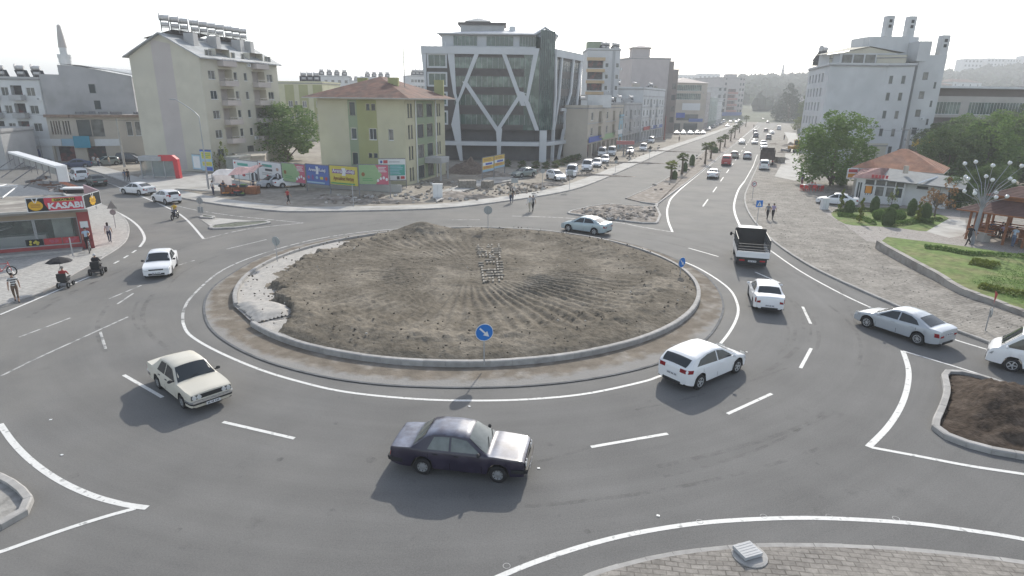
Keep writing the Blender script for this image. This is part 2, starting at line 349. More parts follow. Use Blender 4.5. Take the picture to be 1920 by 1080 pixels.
# near right paving
nr = spline(GP([(1060,1095),(1085,1080),(1150,1058),(1250,1035),(1380,1020),(1500,1017),(1650,1022),(1800,1035),(1920,1050),(2060,1075)]),5)
kerb('kerb', nr, inside=-1, h=.015, w=.2)
no = offset(nr,-.19)
struct('near_paving', MB().prism(no+[Vector((20,4,0)), Vector((0,4,0))],-.02,.02), pav_near)
# ---- islands
def island(outl, kname, h=.14, w=.2, n=4, sp=True):
 pts = [Vector((p.x, p.y,0)) for p in GP(outl)]
 if sp: pts = spline(pts, n, True)
 A = sum(pts[i].x*pts[(i+1) % len(pts)].y-pts[(i+1) % len(pts)].x*pts[i].y for i in range(len(pts)))
 if A < 0: pts.reverse()
 kerb(kname, pts+[pts[0]], w=w, h=h, inside=1, step=.7)
 c = sum(pts, Vector())/len(pts); N = len(pts); out = []
 for i, p in enumerate(pts):
  t = pts[(i+1) % N]-pts[i-1]; t.z = 0; t.normalize(); out.append(p+Vector((-t.y, t.x,0))*(w-.01))
 return out
def heap(name, outl, hfun, m, z=.05, step=.28, label=None):
 """soil filling an outline: a fine height field clipped to the outline"""
 xs = [p.x for p in outl]; ys = [p.y for p in outl]; x0, x1, y0, y1 = min(xs), max(xs), min(ys), max(ys)
 def inside(x, y):
  c = False; j = len(outl)-1
  for i in range(len(outl)):
   a, b = outl[i], outl[j]
   if (a.y > y) != (b.y > y) and x < (b.x-a.x)*(y-a.y)/(b.y-a.y)+a.x: c = not c
   j = i
  return c
 nx, ny = int((x1-x0)/step)+2, int((y1-y0)/step)+2; idx = {}; mbh = MB(); vs = []; fs = []
 def edge(x, y):
  d = 1e9
  for i in range(len(outl)):
   a, b = outl[i-1], outl[i]; ab = b-a; t = max(0, min(1,((x-a.x)*ab.x+(y-a.y)*ab.y)/max(1e-9, ab.x*ab.x+ab.y*ab.y)))
   d = min(d, math.hypot(a.x+ab.x*t-x, a.y+ab.y*t-y))
  return d
 for i in range(nx):
  for j in range(ny):
   x, y = x0+i*step, y0+j*step
   if inside(x, y): idx[i, j] = len(vs); vs.append((x, y, z+hfun(x, y, edge(x, y))))
 for (i, j) in idx:
  if (i+1, j) in idx and (i, j+1) in idx and (i+1, j+1) in idx: fs.append((idx[i, j], idx[i+1, j], idx[i+1, j+1], idx[i, j+1]))
 mbh.add(vs, fs); mbh.poly([(p.x, p.y, z-.012) for p in outl])
 return mbh
def nz(x, y, s, k=0): return noise.fractal(Vector((x*s, y*s, k)),.9,2.1,4)
# soil island on the right
o6 = island([(1765,702),(1800,700),(1850,712),(1925,738),(2010,770),(2060,830),(2020,875),(1920,862),(1860,852),(1790,832),(1752,812),(1745,797),(1758,768),(1768,735)], 'island_kerb', h=.2, w=.24)
pk = G(1895,775)
hb = heap('soil', o6, lambda x, y, e: min(e*.9,1)*(.12+max(0,1.05-.36*math.hypot(x-pk.x,(y-pk.y)))+.16*nz(x, y,1.6)+.05*nz(x, y,6,3)), soil_dark, step=.14)
tag(hb.build('soil_heap', soil_dark, smooth=60), 'heap of fresh dark brown soil filling the kerbed island on the right', 'soil heap')
o5 = island([(-60,880),(0,893),(38,912),(64,938),(60,958),(28,982),(-60,1005)], 'island_kerb', h=.2, w=.22)
struct('island_fill', MB().prism(o5,-.01,.07), mat('grey_fill',(.30,.29,.27), rough=.95, var=.25, scale=3, bump=.4, bscale=8))
# upper left triangular island: two kerbed wedges with a flush pale passage between
o7a = island([(371,409),(378,404),(407,407),(399,411)], 'island_kerb', w=.3, sp=False)
struct('island_fill', MB().prism(o7a,-.01,.10), mat('bed_mulch',(.13,.14,.11), rough=1, var=.4, scale=3))
o7b = island([(394,431),(391,427),(397,424),(440,418),(505,415),(508,419),(480,424),(440,429)], 'island_kerb', w=.3, sp=False)
struct('island_fill', MB().prism(o7b,-.01,.10), MATS['bed_mulch'])
struct('island_passage', MB().prism(GP([(376,412),(404,409),(480,415),(430,418),(394,424)]),-.003,.03), pale)
# tip island before the palm median
o8 = island([(1062,401),(1068,397),(1105,388),(1140,383),(1200,387),(1232,388),(1240,405),(1234,420),(1205,420),(1130,411)], 'island_kerb', w=.25, sp=False)
rub = mat('stony_rubble',(.235,.205,.175), rough=1, var=.3, scale=1.5, c2=(.33,.30,.27), thr=(.5,.65), scale2=1.2, bump=.6, bscale=7, island=.1)
hb = heap('x', o8, lambda x, y, e: min(e,1)*(.08+.2*nz(x, y,.9)+.1*nz(x, y,3,2)), rub, z=.1, step=.3)
tag(hb.build('rubble_fill', rub), kind='structure')
# the palm median
ml = GP([(1172,373),(1240,341),(1301,300),(1351,261),(1412,221),(1428,206)]); mr_ = GP([(1434,206),(1431,215),(1418,233.7),(1343.7,298.5),(1243.7,376),(1232,384),(1200,380)])
med = ml+mr_
kerb('median_kerb',[p for p in spline(ml,4)], inside=-1, h=.15, step=.9); kerb('median_kerb', spline(mr_,4), inside=-1, h=.15, step=.9)
hb = MB();
mi_ = offset(spline(ml,8),-.15); mo_ = offset(spline(mr_,8),-.15)
struct('median_bed', MB().prism(mi_+mo_,-.01,.10), rub)
# ---- roundabout: apron ring, kerb, soil
def ring(r0, r1, z, n=160, c=RC, a0=0, a1=2*math.pi):
 m = MB(); vs = []
 for k in range(n+1):
  a = a0+(a1-a0)*k/n
  for r in (r0, r1):
   rr = r(a) if callable(r) else r
   vs.append((c.x+rr*math.cos(a), c.y+rr*math.sin(a), z))
 return m.add(vs,[(2*k,2*k+1,2*k+3,2*k+2) for k in range(n)])
AP = GP([(383,575),(392,612),(430,645),(500,678),(600,705),(700,720),(800,726),(900,727),(1000,723),(1100,712),(1200,692),(1270,668),(1325,635),(1352,595),(1355,565),(1340,535),(1310,508),(1260,483),(1200,462),(1130,446),(1050,437),(930,429),(800,428),(690,436),(580,455),(490,483),(425,520),(395,545)])
apr = spline([Vector((p.x, p.y,0)) for p in AP],4, True)
apron = mat('apron_dirt',(.19,.165,.135), rough=1, var=.2, scale=1.5, c2=(.30,.28,.25), thr=(.5,.72), scale2=.9, bump=.5, bscale=9, spec=.05)
def tune_apron():      # pale mortar smears on the outer half of the ring, by distance from the kerb
 t = apron.node_tree; L = t.links.new; b = t.nodes['Principled BSDF']
 g = _n(t, 'ShaderNodeNewGeometry'); su = _n(t, 'ShaderNodeVectorMath', operation='DISTANCE'); su.inputs[1].default_value = (RC.x, RC.y,.03); L(g.outputs['Position'], su.inputs[0])
 n1 = _n(t, 'ShaderNodeTexNoise', Scale=1.4, Detail=6); L(g.outputs['Position'], n1.inputs['Vector'])
 ad = _n(t, 'ShaderNodeMath', operation='MULTIPLY_ADD'); L(n1.outputs['Fac'], ad.inputs[0]); ad.inputs[1].default_value = 1.3; L(su.outputs['Value'], ad.inputs[2])
 mr = _n(t, 'ShaderNodeMapRange'); mr.inputs['From Min'].default_value = RR+1.75; mr.inputs['From Max'].default_value = RR+2.15; mr.inputs['To Max'].default_value = .8; L(ad.outputs[0], mr.inputs['Value'])
 src = b.inputs['Base Color'].links[0].from_socket
 mx = _n(t, 'ShaderNodeMix', data_type='RGBA'); L(mr.outputs[0], mx.inputs[0]); L(src, mx.inputs[6]); mx.inputs[7].default_value = (.28,.275,.265,1); L(mx.outputs[2], b.inputs['Base Color'])
tune_apron()
struct('roundabout_apron', MB().prism(apr,-.002,.028), apron)
struct('apron_edging', ring(0,0,0,2) and MB().strip(apr+[apr[0]],.12,.034), mat('dark_edging',(.12,.125,.13), rough=.9, var=.3, scale=2))
a0 = math.atan2(*(reversed((G(437,578)-RC).to_2d()))); a1 = math.atan2(*(reversed((G(482,610)-RC).to_2d())))
# ring kerb with a gap on the left where the pale sand has spilled
def arc(a_from, a_to, n=120): return [RC+Vector((math.cos(a_from+(a_to-a_from)*k/n), math.sin(a_from+(a_to-a_from)*k/n),0))*RR for k in range(n+1)]
if a0 < 0: a0 += 2*math.pi
if a1 < 0: a1 += 2*math.pi
kerb('roundabout_kerb', arc(a1, a0+2*math.pi,200), w=.24, h=.30, inside=1, step=1.0)
def mound():
 m = MB(); nr_, na = 100,460; vs = [(RC.x, RC.y,.55)];
 hp = G(790,440)-RC; gx = G(915,475)-RC
 for i in range(1, nr_+1):
  r = (RR-.26)*i/nr_
  for k in range(na):
   a = 2*math.pi*k/na; x, y = r*math.cos(a), r*math.sin(a)
   e = RR-r
   h = .36-.1*(r/RR)**2 + .10*nz(x+9, y,.25) + .05*nz(x, y,1.1,5)
   rough = max(0,1-abs(e-2.6)/2.6)
   h += rough*(.16*abs(nz(x, y,1.3,7))+.08*nz(x, y,3.5,9)+.18)
   # caterpillar tracks fanning out from the middle
   if 3.0 < r < RR-3:
    tr = math.sin(a*84+1.6*math.sin(r*.5)+3*nz(x, y,.12,4)); w_ = max(0, min(1,.5+1.2*nz(x, y,.16,8))); front = max(0, math.cos(a+1.15)); h += (.045+.04*front)*tr*max(w_, front*min(1, max(.25,.7+1.3*nz(x+5, y,.35,6))))*min(1,(r-3)/3)
    h += .02*math.sin(r*14)*w_
   h += .8*max(0,1-math.hypot((x-hp.x)/3.4,(y-hp.y)/2.2))**1.2
   h += .03*nz(x, y,7,2)
   left = max(0,-math.cos(a-math.radians(-3)))     # sand side sinks
   if x < -RR*.6 and e < 2.6+.8*nz(x, y,.6): h = .12+.03*nz(x, y,3)
   h = h*min(1, e/.75) + .10*(1-min(1, e/.75))
   vs.append((RC.x+x, RC.y+y, h+.02))
 fs = [(0,1+k,1+(k+1) % na) for k in range(na)]
 for i in range(nr_-1):
  for k in range(na): fs.append((1+i*na+k,1+(i+1)*na+k,1+(i+1)*na+(k+1) % na,1+i*na+(k+1) % na))
 m.add(vs, fs)
 for q, f in enumerate(m.f):
  c = m.v[f[0]]; x, y = c[0]-RC.x, c[1]-RC.y; e = RR-math.hypot(x, y)
  if x < -RR*.55 and e < 2.3+1.0*nz(x, y,.6) and c[2] < .25 and y < RR*.6: m.m[q] = 1
 return m
tag(mound().build('roundabout_soil',[soil, sand], smooth=75), kind='structure')
# the spilled pale sand in the gap
sg = spline(GP([(440,575),(470,572),(520,573),(548,582),(545,597),(505,608),(480,612),(455,592)]),4, True)
tag(heap('s', sg, lambda x, y, e: min(e,.6)*.5+.03*nz(x, y,3), sand, z=.16, step=.15).build('sand_patch', sand, smooth=60), 'patch of pale sand spilled through the kerb gap of the roundabout', 'sand')
# pale paver lattice laid on the soil
pt = MB(); lat = [G(893,458,.5), G(938,456,.5), G(945,528,.5), G(905,530,.5)]
for i in range(7):
 for j in range(16):
  if random.random() < .4: continue
  u, v = (i+.5)/7,(j+.5)/16
  p = lat[0].lerp(lat[1], u).lerp(lat[3].lerp(lat[2], u), v)
  if not pt.v: pt.box((0,0,0),(.12,.36,.10)); PVM = pt.mesh('paving_block', mat('loose_paver',(.255,.235,.205), rough=.9, var=.3, scale=4))
  tag(link('paving_block', PVM, None,(p.x, p.y, p.z-.03), random.uniform(-.1,.1)+(R(90) if random.random() < .4 else 0)), 'pale paving block half sunk in the roundabout soil', 'paving block', 'paving blocks in the roundabout soil')
# clods and litter on soil
cl = MB()
for k in range(700):
 a = random.uniform(0,2*math.pi); r = RR*math.sqrt(random.random())*.97
 if r < RR-5 and random.random() < .75: continue
 s = random.uniform(.025,.075); e = RR-r; z = .42*min(1, e/.75)+.12
 cl.ell((RC.x+r*math.cos(a), RC.y+r*math.sin(a), z),(s, s*random.uniform(.6,1), s*.7),6,0 if random.random() < .9 else 1,.25)
tag(cl.build('soil_clods',[mat('clod',(.12,.105,.085), rough=1, island=.45), mat('pale_stone',(.42,.40,.37), rough=.9, island=.2)]), 'clods and pale stones strewn over the roundabout soil', 'clods', kind='stuff')
# ---- markings
def line(name, px, w, m=None, n=6, z=.002, sp=True):
 p = GP(px); p = spline(p, n) if sp else p
 return struct(name, MB().strip(p, w, z), m or white_paint)
RLF, RLR = fit_circle(GP([(480,690),(560,715),(650,735),(780,748),(900,751),(1000,748),(1100,738),(1200,717),(1240,704),(1350,645),(1380,600),(1385,570),(1360,535),(1300,498),(1240,478),(1180,460)]))
rl = [(1180,460),(1240,478),(1300,498),(1360,535),(1382,568),(1380,600),(1350,645),(1300,680),(1240,704),(1200,717),(1100,738),(1000,748),(900,751),(780,748),(650,735),(560,715),(480,690),(400,655),(355,627),(343,605)]
line('ring_line', rl,.145)
line('ring_line',[(343,605),(345,580),(365,550),(420,505),(500,473),(600,447),(720,431),(850,426),(1000,430),(1100,443),(1180,460)],.15, worn_paint)
for a, b in (((232,703),(305,745)),((418,791),(552,822)),((1108,838),(1252,813)),((1364,776),(1447,738)),((1501,690),(1521,653)),((1505,575),(1520,607)),((1416,510),(1462,530)),((1291,465),(1347,481)),((1366,1200),(1300,1210))):
 line('lane_dash',[a,((a[0]+b[0])/2+0,(a[1]+b[1])/2), b],.15, sp=False)
for a, b in (((36,632),(132,596)),((188,622),(198,654)),((0,706),(60,676)),((220,570),(250,550)),((425,467),(500,449)),((60,676),(240,594)),((205,560),(265,535)),((335,497),(365,488)),((840,412),(900,412))):
 line('lane_dash',[a, b],.12, worn_paint, sp=False)
line('edge_line',[(0,795),(25,830),(60,865),(110,900),(170,928),(230,945),(276,952)],.2)
line('edge_line',[(-40,1046),(0,1035),(60,1014),(130,990),(200,968),(255,953)],.15, z=.005)
line('edge_line',[(1693,658),(1703,690),(1702,722),(1690,760),(1665,800),(1628,838)],.22)
line('edge_line',[(1634,839),(1720,855),(1820,874),(1925,890),(2000,905)],.16, z=.005)
line('edge_line',[(1693,658),(1800,690),(1870,713),(1925,733),(2010,762)],.13, z=.005)
line('edge_line',[(920,1088),(1000,1055),(1100,1022),(1200,998),(1320,980),(1450,972),(1560,972),(1700,980),(1800,992),(1925,1012),(2050,1045)],.17)
line('edge_line',[(1445,470),(1500,508),(1580,552),(1660,588),(1770,630),(1860,658),(1930,680)],.14)
line('edge_line',[(1388,425),(1378,400),(1377,380),(1385,355),(1396,340)],.22)
line('edge_line',[(1261,435),(1252,410),(1253,385),(1270,360),(1330,310),(1380,268),(1420,235)],.2)
line('edge_line',[(1261,435),(1200,425),(1150,416),(1050,408),(960,405)],.16, worn_paint)
line('edge_line',[(196,340),(270,370),(320,392),(350,412),(382,448)],.2)
line('edge_line',[(196,340),(250,362),(340,388),(420,402),(500,411),(570,418)],.14, worn_paint)
line('edge_line',[(382,448),(450,432),(510,424),(570,418)],.14, worn_paint)
line('edge_line',[(173,380),(220,398),(255,420),(271,445),(262,463)],.2)
for a, b in (((255,469),(248,474)),((240,479),(232,484)),((223,489),(214,494)),((0,590),(170,518))): line('edge_line',[a, b],.15, sp=False)
for k in range(22):
 t0, t1 = k/22,(k+.45)/22
 # avenue lane dashes
 p, q = G(1318,387), G(1424,236); a = p.lerp(q, t0**1); b = p.lerp(q, t1)
 struct('lane_dash', MB().strip([a, b],.15,.002), white_paint)
struct('lane_dash', MB().strip(GP([(1396,340),(1412,312),(1420,290)]),.12,.002), white_paint)
# tyre rubber and drips on the asphalt, thin sheets broken up by noise
tm = mat('tyre_rubber',(.075,.075,.075), rough=.7, var=.1); tt = tm.node_tree; g_ = _n(tt, 'ShaderNodeNewGeometry'); n_ = _n(tt, 'ShaderNodeTexNoise', Scale=1.3, Detail=8, Roughness=.7); tt.links.new(g_.outputs['Position'], n_.inputs[0]); r_ = _n(tt, 'ShaderNodeMapRange'); r_.inputs['From Min'].default_value = .45; r_.inputs['From Max'].default_value = .75; r_.inputs['To Max'].default_value = .42; tt.links.new(n_.outputs['Fac'], r_.inputs[0]); tt.links.new(r_.outputs[0], tt.nodes['Principled BSDF'].inputs['Alpha'])
random.seed(17); m = MB()
for k in range(34):
 r = RR+random.choice((4.6,6.2,8.4,10.1,5.4,9.2))+random.uniform(-.4,.4); a0_ = random.uniform(0,6.28); da = random.uniform(.12,.5); dr = random.uniform(-1.2,1.2)
 pts = [RC+Vector((math.cos(a0_+da*i/14), math.sin(a0_+da*i/14),0))*(r+dr*(i/14)**2) for i in range(15)]; m.strip(pts, random.uniform(.12,.24),.0045+.0001*k)
for k in range(26): c = G(random.uniform(100,1700), random.uniform(720,1040)); s_ = random.uniform(.05,.22); m.add([(c.x+s_*math.cos(i*.7)*random.uniform(.6,1.2), c.y+s_*math.sin(i*.7),.0082+.0001*k) for i in range(9)],[tuple(range(9))])
struct('tyre_marks', m, tm)
# survey rings chalked beside the near line
for x, y in ((950,1061),(1195,997),(1312,978),(1432,968),(1555,968),(1680,972)):
 c = G(x, y); struct('chalk_ring', ring(.085,.10,.003,20, c), worn_paint)
# manhole cover
c = G(1405,1043)
t = site('manhole',(c.x, c.y,.02), 'round concrete manhole with a raised square grey lid in the near paving', 'manhole')
MB().at(c.x, c.y,.02).lathe([(.46,0),(.46,.03),(.39,.05),(0,.06)],20).build('collar', conc, t)
m_ = MB().at(c.x-.05, c.y+.05,.1,.35); m_.box((0,0,.04),(.56,.50,.10));
for k in range(5): m_.box((0,-.18+.09*k,.093),(.5,.02,.008))
m_.build('lid', mat('lid_grey',(.40,.41,.42), rough=.6), t)
# ---------------------------------------------------------------- vehicles
def paint(name, c, rough=.32, coat=.5, c2=None, **k): return mat('paint_'+name, c, rough=rough, var=.03, scale=1.5, spec=.45, coat=coat, c2=c2, world=False, **k)
P_WHITE = paint('white',(.74,.75,.76)); P_CREAM = paint('cream',(.56,.53,.45), rough=.45, coat=.2)
P_SILVER = paint('silver',(.42,.45,.48), rough=.35, metal=.25); P_SILVERBLUE = paint('silver_blue',(.36,.44,.47), rough=.35, metal=.25)
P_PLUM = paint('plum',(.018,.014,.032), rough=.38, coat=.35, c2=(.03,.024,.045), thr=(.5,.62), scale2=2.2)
P_BLACK = paint('black',(.02,.022,.03)); P_GREEN = paint('dark_green',(.03,.045,.04)); P_GREY = paint('grey',(.16,.17,.18)); P_RED = paint('red',(.42,.035,.04))
P_DKBLUE = paint('dark_blue',(.03,.05,.11)); P_BEIGE = paint('beige',(.45,.43,.36)); P_GREENGREY = paint('green_grey',(.20,.235,.225), metal=.2)
GLASS = mat('car_glass',(.020,.026,.030), rough=.05, var=0, spec=.6, world=False)
GLASS_L = mat('car_glass_light',(.10,.115,.11), rough=.08, var=.25, scale=3, spec=.6, world=False)
RUBBER = mat('rubber',(.022,.022,.023), rough=.8, var=.2, scale=8, world=False); RIM = mat('rim_alloy',(.50,.51,.52), rough=.35, var=.05, metal=.4, world=False)
RIM_ST = mat('rim_steel',(.20,.205,.21), rough=.5, var=.1, world=False)
TRIM = mat('black_trim',(.025,.026,.028), rough=.6, var=.1, world=False); CHROME = mat('chrome',(.6,.6,.6), rough=.25, var=0, metal=.8, world=False)
RED_L = mat('red_lamp',(.42,.02,.03), rough=.2, var=.1, spec=.5, world=False); CLEAR_L = mat('clear_lamp',(.55,.56,.56), rough=.15, var=.1, spec=.6, world=False)
AMBER = mat('amber_lamp',(.6,.28,.05), rough=.25, var=.1, world=False); PLATE = mat('plate',(.62,.63,.65), rough=.5, var=.05, world=False); INK = mat('plate_ink',(.03,.03,.04), var=0, world=False)
def faded_sky_sheen():      # faded clear coat plus sky sheen put into the colour of up-facing panels
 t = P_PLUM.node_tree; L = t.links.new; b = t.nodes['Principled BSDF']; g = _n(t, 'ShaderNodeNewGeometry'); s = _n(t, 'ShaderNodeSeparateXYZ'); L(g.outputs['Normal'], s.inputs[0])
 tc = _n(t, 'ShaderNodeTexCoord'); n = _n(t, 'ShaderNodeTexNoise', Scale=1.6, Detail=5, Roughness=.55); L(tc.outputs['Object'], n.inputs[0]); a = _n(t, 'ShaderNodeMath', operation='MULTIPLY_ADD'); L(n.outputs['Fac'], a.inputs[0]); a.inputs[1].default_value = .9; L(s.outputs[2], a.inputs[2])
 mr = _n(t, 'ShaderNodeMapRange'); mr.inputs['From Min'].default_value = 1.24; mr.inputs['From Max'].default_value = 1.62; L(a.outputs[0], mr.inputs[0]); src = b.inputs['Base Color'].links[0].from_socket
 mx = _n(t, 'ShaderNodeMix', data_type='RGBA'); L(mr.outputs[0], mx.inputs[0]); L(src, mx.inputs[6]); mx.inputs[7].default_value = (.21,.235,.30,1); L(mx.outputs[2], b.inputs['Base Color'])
faded_sky_sheen()
UNDER = mat('underbody',(.012,.012,.012), rough=1, var=0, world=False)
def lerp(pts, x):
 if x <= pts[0][0]: return pts[0][1]
 for (a, b),(c, d) in zip(pts, pts[1:]):
  if x <= c: return b+(d-b)*(x-a)/(c-a)
 return pts[-1][1]
def slerp(pts, x):                       # smooth reading of a profile
 if x <= pts[0][0]: return pts[0][1]
 if x >= pts[-1][0]: return pts[-1][1]
 e = .05; return (lerp(pts, x-e)+2*lerp(pts, x)+lerp(pts, x+e))/4
class Shape:
 def __init__(s, S):
  s.S = S; s.x0 = -S['wb']/2-S['ro']; s.x1 = S['wb']/2+S['fo']; s.w = S['W']/2
 def low(s, x): return slerp(s.S['low'], x)
 def roof(s, x):
  r = s.S['roof']
  if x <= r[0][0] or x >= r[-1][0]: return s.low(x)
  return max(s.low(x), slerp(r, x))
 def wd(s, x):
  q = s.S.get('corner',.16); n = .55
  a = max(0,1-(x-s.x0)/n); b = max(0,1-(s.x1-x)/n)
  return s.w*(1-q*a**2.4-q*s.S.get('fc',1.25)*b**2.2)
 def zb(s, x):
  z = s.S.get('zb',.22); a = max(0,1-(x-s.x0)/.5); b = max(0,1-(s.x1-x)/.5); z += .10*a*a+.02*b
  R_ = s.S['r']+.055
  for xw in (-s.S['wb']/2, s.S['wb']/2):
   if abs(x-xw) < R_: z = max(z, s.S['r']+math.sqrt(R_*R_-(x-xw)**2))
  return z
 def sec(s, x):
  w = s.wd(x); zl = s.low(x); zr = s.roof(x); zb = s.zb(x); t = zr-zl; tum = s.S.get('tum',.30)
  zm = max(s.S.get('crease',.62), zb+.05); zm = min(zm, zl-.08)
  y5 = w*.95; y6 = max(.2, min(w*.90, y5-t*tum-.02))
  k = min(1, t/.2); ed = .012+.035*k
  return [(0, zb),(w*.86, zb),(w*.975, min(zb+.05, zm-.02)),(w, zm),(w*.985, max(zm+.01, zl-.07)),(y5, zl-.005),(y6, zr-ed+.006*(1-k)),(y6*.86, zr),(y6*.45, zr+.022),(0, zr+.03)]
 def side(s, x, z):
  q = s.sec(x); a, b = q[5], q[6]; t = (z-a[1])/max(.01, b[1]-a[1]); return a[0]+(b[0]-a[0])*t
 def body(s, x, z):
  q = s.sec(x)
  for a, b in zip(q[1:6], q[2:7]):
   if z <= b[1]: t = (z-a[1])/max(.001, b[1]-a[1]); return a[0]+(b[0]-a[0])*max(0, t)
  return q[5][0]
 def top(s, x, y):
  q = s.sec(x); y = abs(y)
  for a, b in ((q[9], q[8]),(q[8], q[7]),(q[7], q[6])):
   if y <= b[0]: return a[1]+(b[1]-a[1])*(y-a[0])/max(.001, b[0]-a[0])
  return q[6][1]
WHEELS = {}
def wheel(parent, x, y, r, w, style, side):
 k = (round(r,3), round(w,3), style)
 if k not in WHEELS:
  t = MB(); t.X = Matrix.Rotation(R(90),4, 'X')
  t.lathe([(r*.62,-w/2),(r*.9,-w/2),(r,-w*.36),(r, w*.36),(r*.9, w/2),(r*.62, w/2),(r*.60, w*.3),(.02, w*.28)],22)
  m = MB(); m.X = Matrix.Rotation(R(90),4, 'X')
  if style == 'steel':
   m.lathe([(r*.60, w*.5),(r*.5, w*.42),(r*.42, w*.36),(r*.3, w*.42),(r*.16, w*.44),(r*.12, w*.5),(0, w*.52)],18)
   for q in range(8): a = q*math.pi/4; m.box((r*.5*math.cos(a), r*.5*math.sin(a), w*.44),(r*.1, r*.1,.01),1, a)
  else:
   m.lathe([(r*.64, w*.5),(r*.58, w*.52),(r*.56, w*.36)],22)
   m.lathe([(r*.14, w*.46),(r*.12, w*.5),(0, w*.51)],12)
   for q in range(5 if style == 'five' else 9):
    a = q*2*math.pi/(5 if style == 'five' else 9); m.box((r*.34*math.cos(a), r*.34*math.sin(a), w*.42),(r*.48, r*(.17 if style == 'five' else .08), w*.08),0, a)
  WHEELS[k] = (t.mesh('wheel', RUBBER, smooth=40), m.mesh('rim',[RIM_ST if style == 'steel' else RIM, UNDER], smooth=40))
 a, b = WHEELS[k]
 # tyre outer side faces -Y in local; mirror by rotating half a turn for the left wheels
 o = link('wheel', a, parent,(x, side*(y-w/2), r),0 if side < 0 else math.pi); o['_w'] = 1
 link('rim', b, o)
def make_car(S, loc, rz, label, paint_m, cat='car', name='car', group=None, lod=0):
 s = Shape(S); t = empty(name, loc, label, cat, group, rz); w = s.w
 N = max(24, int((s.x1-s.x0)/(.075 if not lod else .2))); xs = [s.x0+(s.x1-s.x0)*i/N for i in range(N+1)]
 xs = sorted(set([round(x,4) for x in xs]+[s.x0+.02, s.x1-.02]))
 m = MB(); vs = []; n = 10; clad = S.get('clad')
 for i, x in enumerate(xs):
  q = s.sec(x); e = .93 if i in (0, len(xs)-1) else 1
  zc = .5
  for y, z in q: vs.append((x,-y*e, zc+(z-zc)*e))
  for y, z in reversed(q[1:-1]): vs.append((x, y*e, zc+(z-zc)*e))
 K = 2*n-2; fs = []; mi = []
 for i in range(len(xs)-1):
  for k in range(K):
   k2 = (k+1) % K; fs.append((i*K+k,(i+1)*K+k,(i+1)*K+k2, i*K+k2))
   kk = k if k < n-1 else K-1-k
   mi.append(1 if kk == 0 or kk == 1 and not clad else (3 if clad and kk in (1,2) and clad > 1 else (2 if clad and kk == 1 else 0)))
 for f, q in zip(fs, mi): m.add([],[],0); m.f.append(f); m.m.append(q)
 m.v = vs
 m.f.append(tuple(range(K))[::1]); m.m.append(0); m.f.append(tuple((len(xs)-1)*K+k for k in reversed(range(K)))); m.m.append(0)
 # seams
 if not lod:
  for xd in S.get('doors',()):
   for sg in (-1,1):
    zz = [s.zb(xd)+.06+.02,.5, s.low(xd)-.06]; zz = sorted(zz)
    for a, b in zip(zz, zz[1:]):
     ya, yb = s.body(xd, a)+.003, s.body(xd, b)+.003
     m.add([(xd-.008, sg*ya, a),(xd+.008, sg*ya, a),(xd+.008, sg*yb, b),(xd-.008, sg*yb, b)],[(0,1,2,3) if sg < 0 else (3,2,1,0)],1)
  for xh in S.get('handles',()):
   for sg in (-1,1): z = s.low(xh)-.10; m.box((xh, sg*(s.body(xh, z)+.012), z),(.15,.03,.028),2 if S.get('old') else 0)
  if S.get('strip'):
   for sg in (-1,1):
    z = S['strip']; X = [s.x0+.75+(s.x1-s.x0-1.5)*i/8 for i in range(9)]; X = [x for x in X]
    for a, b in zip(X, X[1:]):
     m.add([(a, sg*(s.body(a, z)+.012), z-.03),(b, sg*(s.body(b, z)+.012), z-.03),(b, sg*(s.body(b, z)+.012), z+.03),(a, sg*(s.body(a, z)+.012), z+.03)],[(0,1,2,3) if sg < 0 else (3,2,1,0)],2)
 m.build('body',[paint_m, UNDER, TRIM, S.get('cladm', TRIM)], t, smooth=S.get('smooth',38))
 # side panes
 for poly in S['side']:
  for sg in (-1,1):
   g = MB(); top = [(x, max(s.low(x)+.02, s.roof(x)-dz)) if kind == 't' else (x, s.low(x)+.035) for x, kind, dz in poly]
   cx = sum(p[0] for p in top)/len(top); cz = sum(p[1] for p in top)/len(top)
   g.add([(x, sg*(s.side(x, z)+.008), z) for x, z in top]+[(cx, sg*(s.side(cx, cz)+.010), cz)],[(len(top), i,(i+1) % len(top)) if sg > 0 else (len(top),(i+1) % len(top), i) for i in range(len(top))],0)
   g.build('side_window', S.get('sglass', GLASS), t)
 # windscreen and rear window
 for nm,(xa, xb, fa, fb) in (('windscreen', S['ws']),('rear_window', S['rw'])):
  g = MB(); nx, ny = 5,6; v2 = []
  for i in range(nx+1):
   x = xa+(xb-xa)*i/nx; f = fa+(fb-fa)*i/nx
   yy = s.sec(x)[6][0]*f
   for j in range(ny+1): y = -yy+2*yy*j/ny; v2.append((x+(.004 if nm == 'windscreen' else -.004), y, s.top(x, y)+.010))
  f2 = [(i*(ny+1)+j,(i+1)*(ny+1)+j,(i+1)*(ny+1)+j+1, i*(ny+1)+j+1) for i in range(nx) for j in range(ny)]
  g.add(v2, f2); g.build(nm, S.get('wglass', GLASS), t, smooth=60)
 for xw in (-S['wb']/2, S['wb']/2):
  for sg in (-1,1): wheel(t, xw, w-.01, S['r'],.19, S.get('rim', 'five'), sg)
 # lamps, as bands that wrap the corners
 def band(nm, pts, z0, z1, mt, out=.012, tilt=0):
  g = MB(); v = []
  for x, y in pts:
   v.append((x, y, z0)); v.append((x+tilt, y, z1))
  g.add(v,[(2*i,2*i+2,2*i+3,2*i+1) for i in range(len(pts)-1)]); g.add(v,[(2*i+1,2*i+3,2*i+2,2*i) for i in range(len(pts)-1)])
  g.build(nm, mt, t)
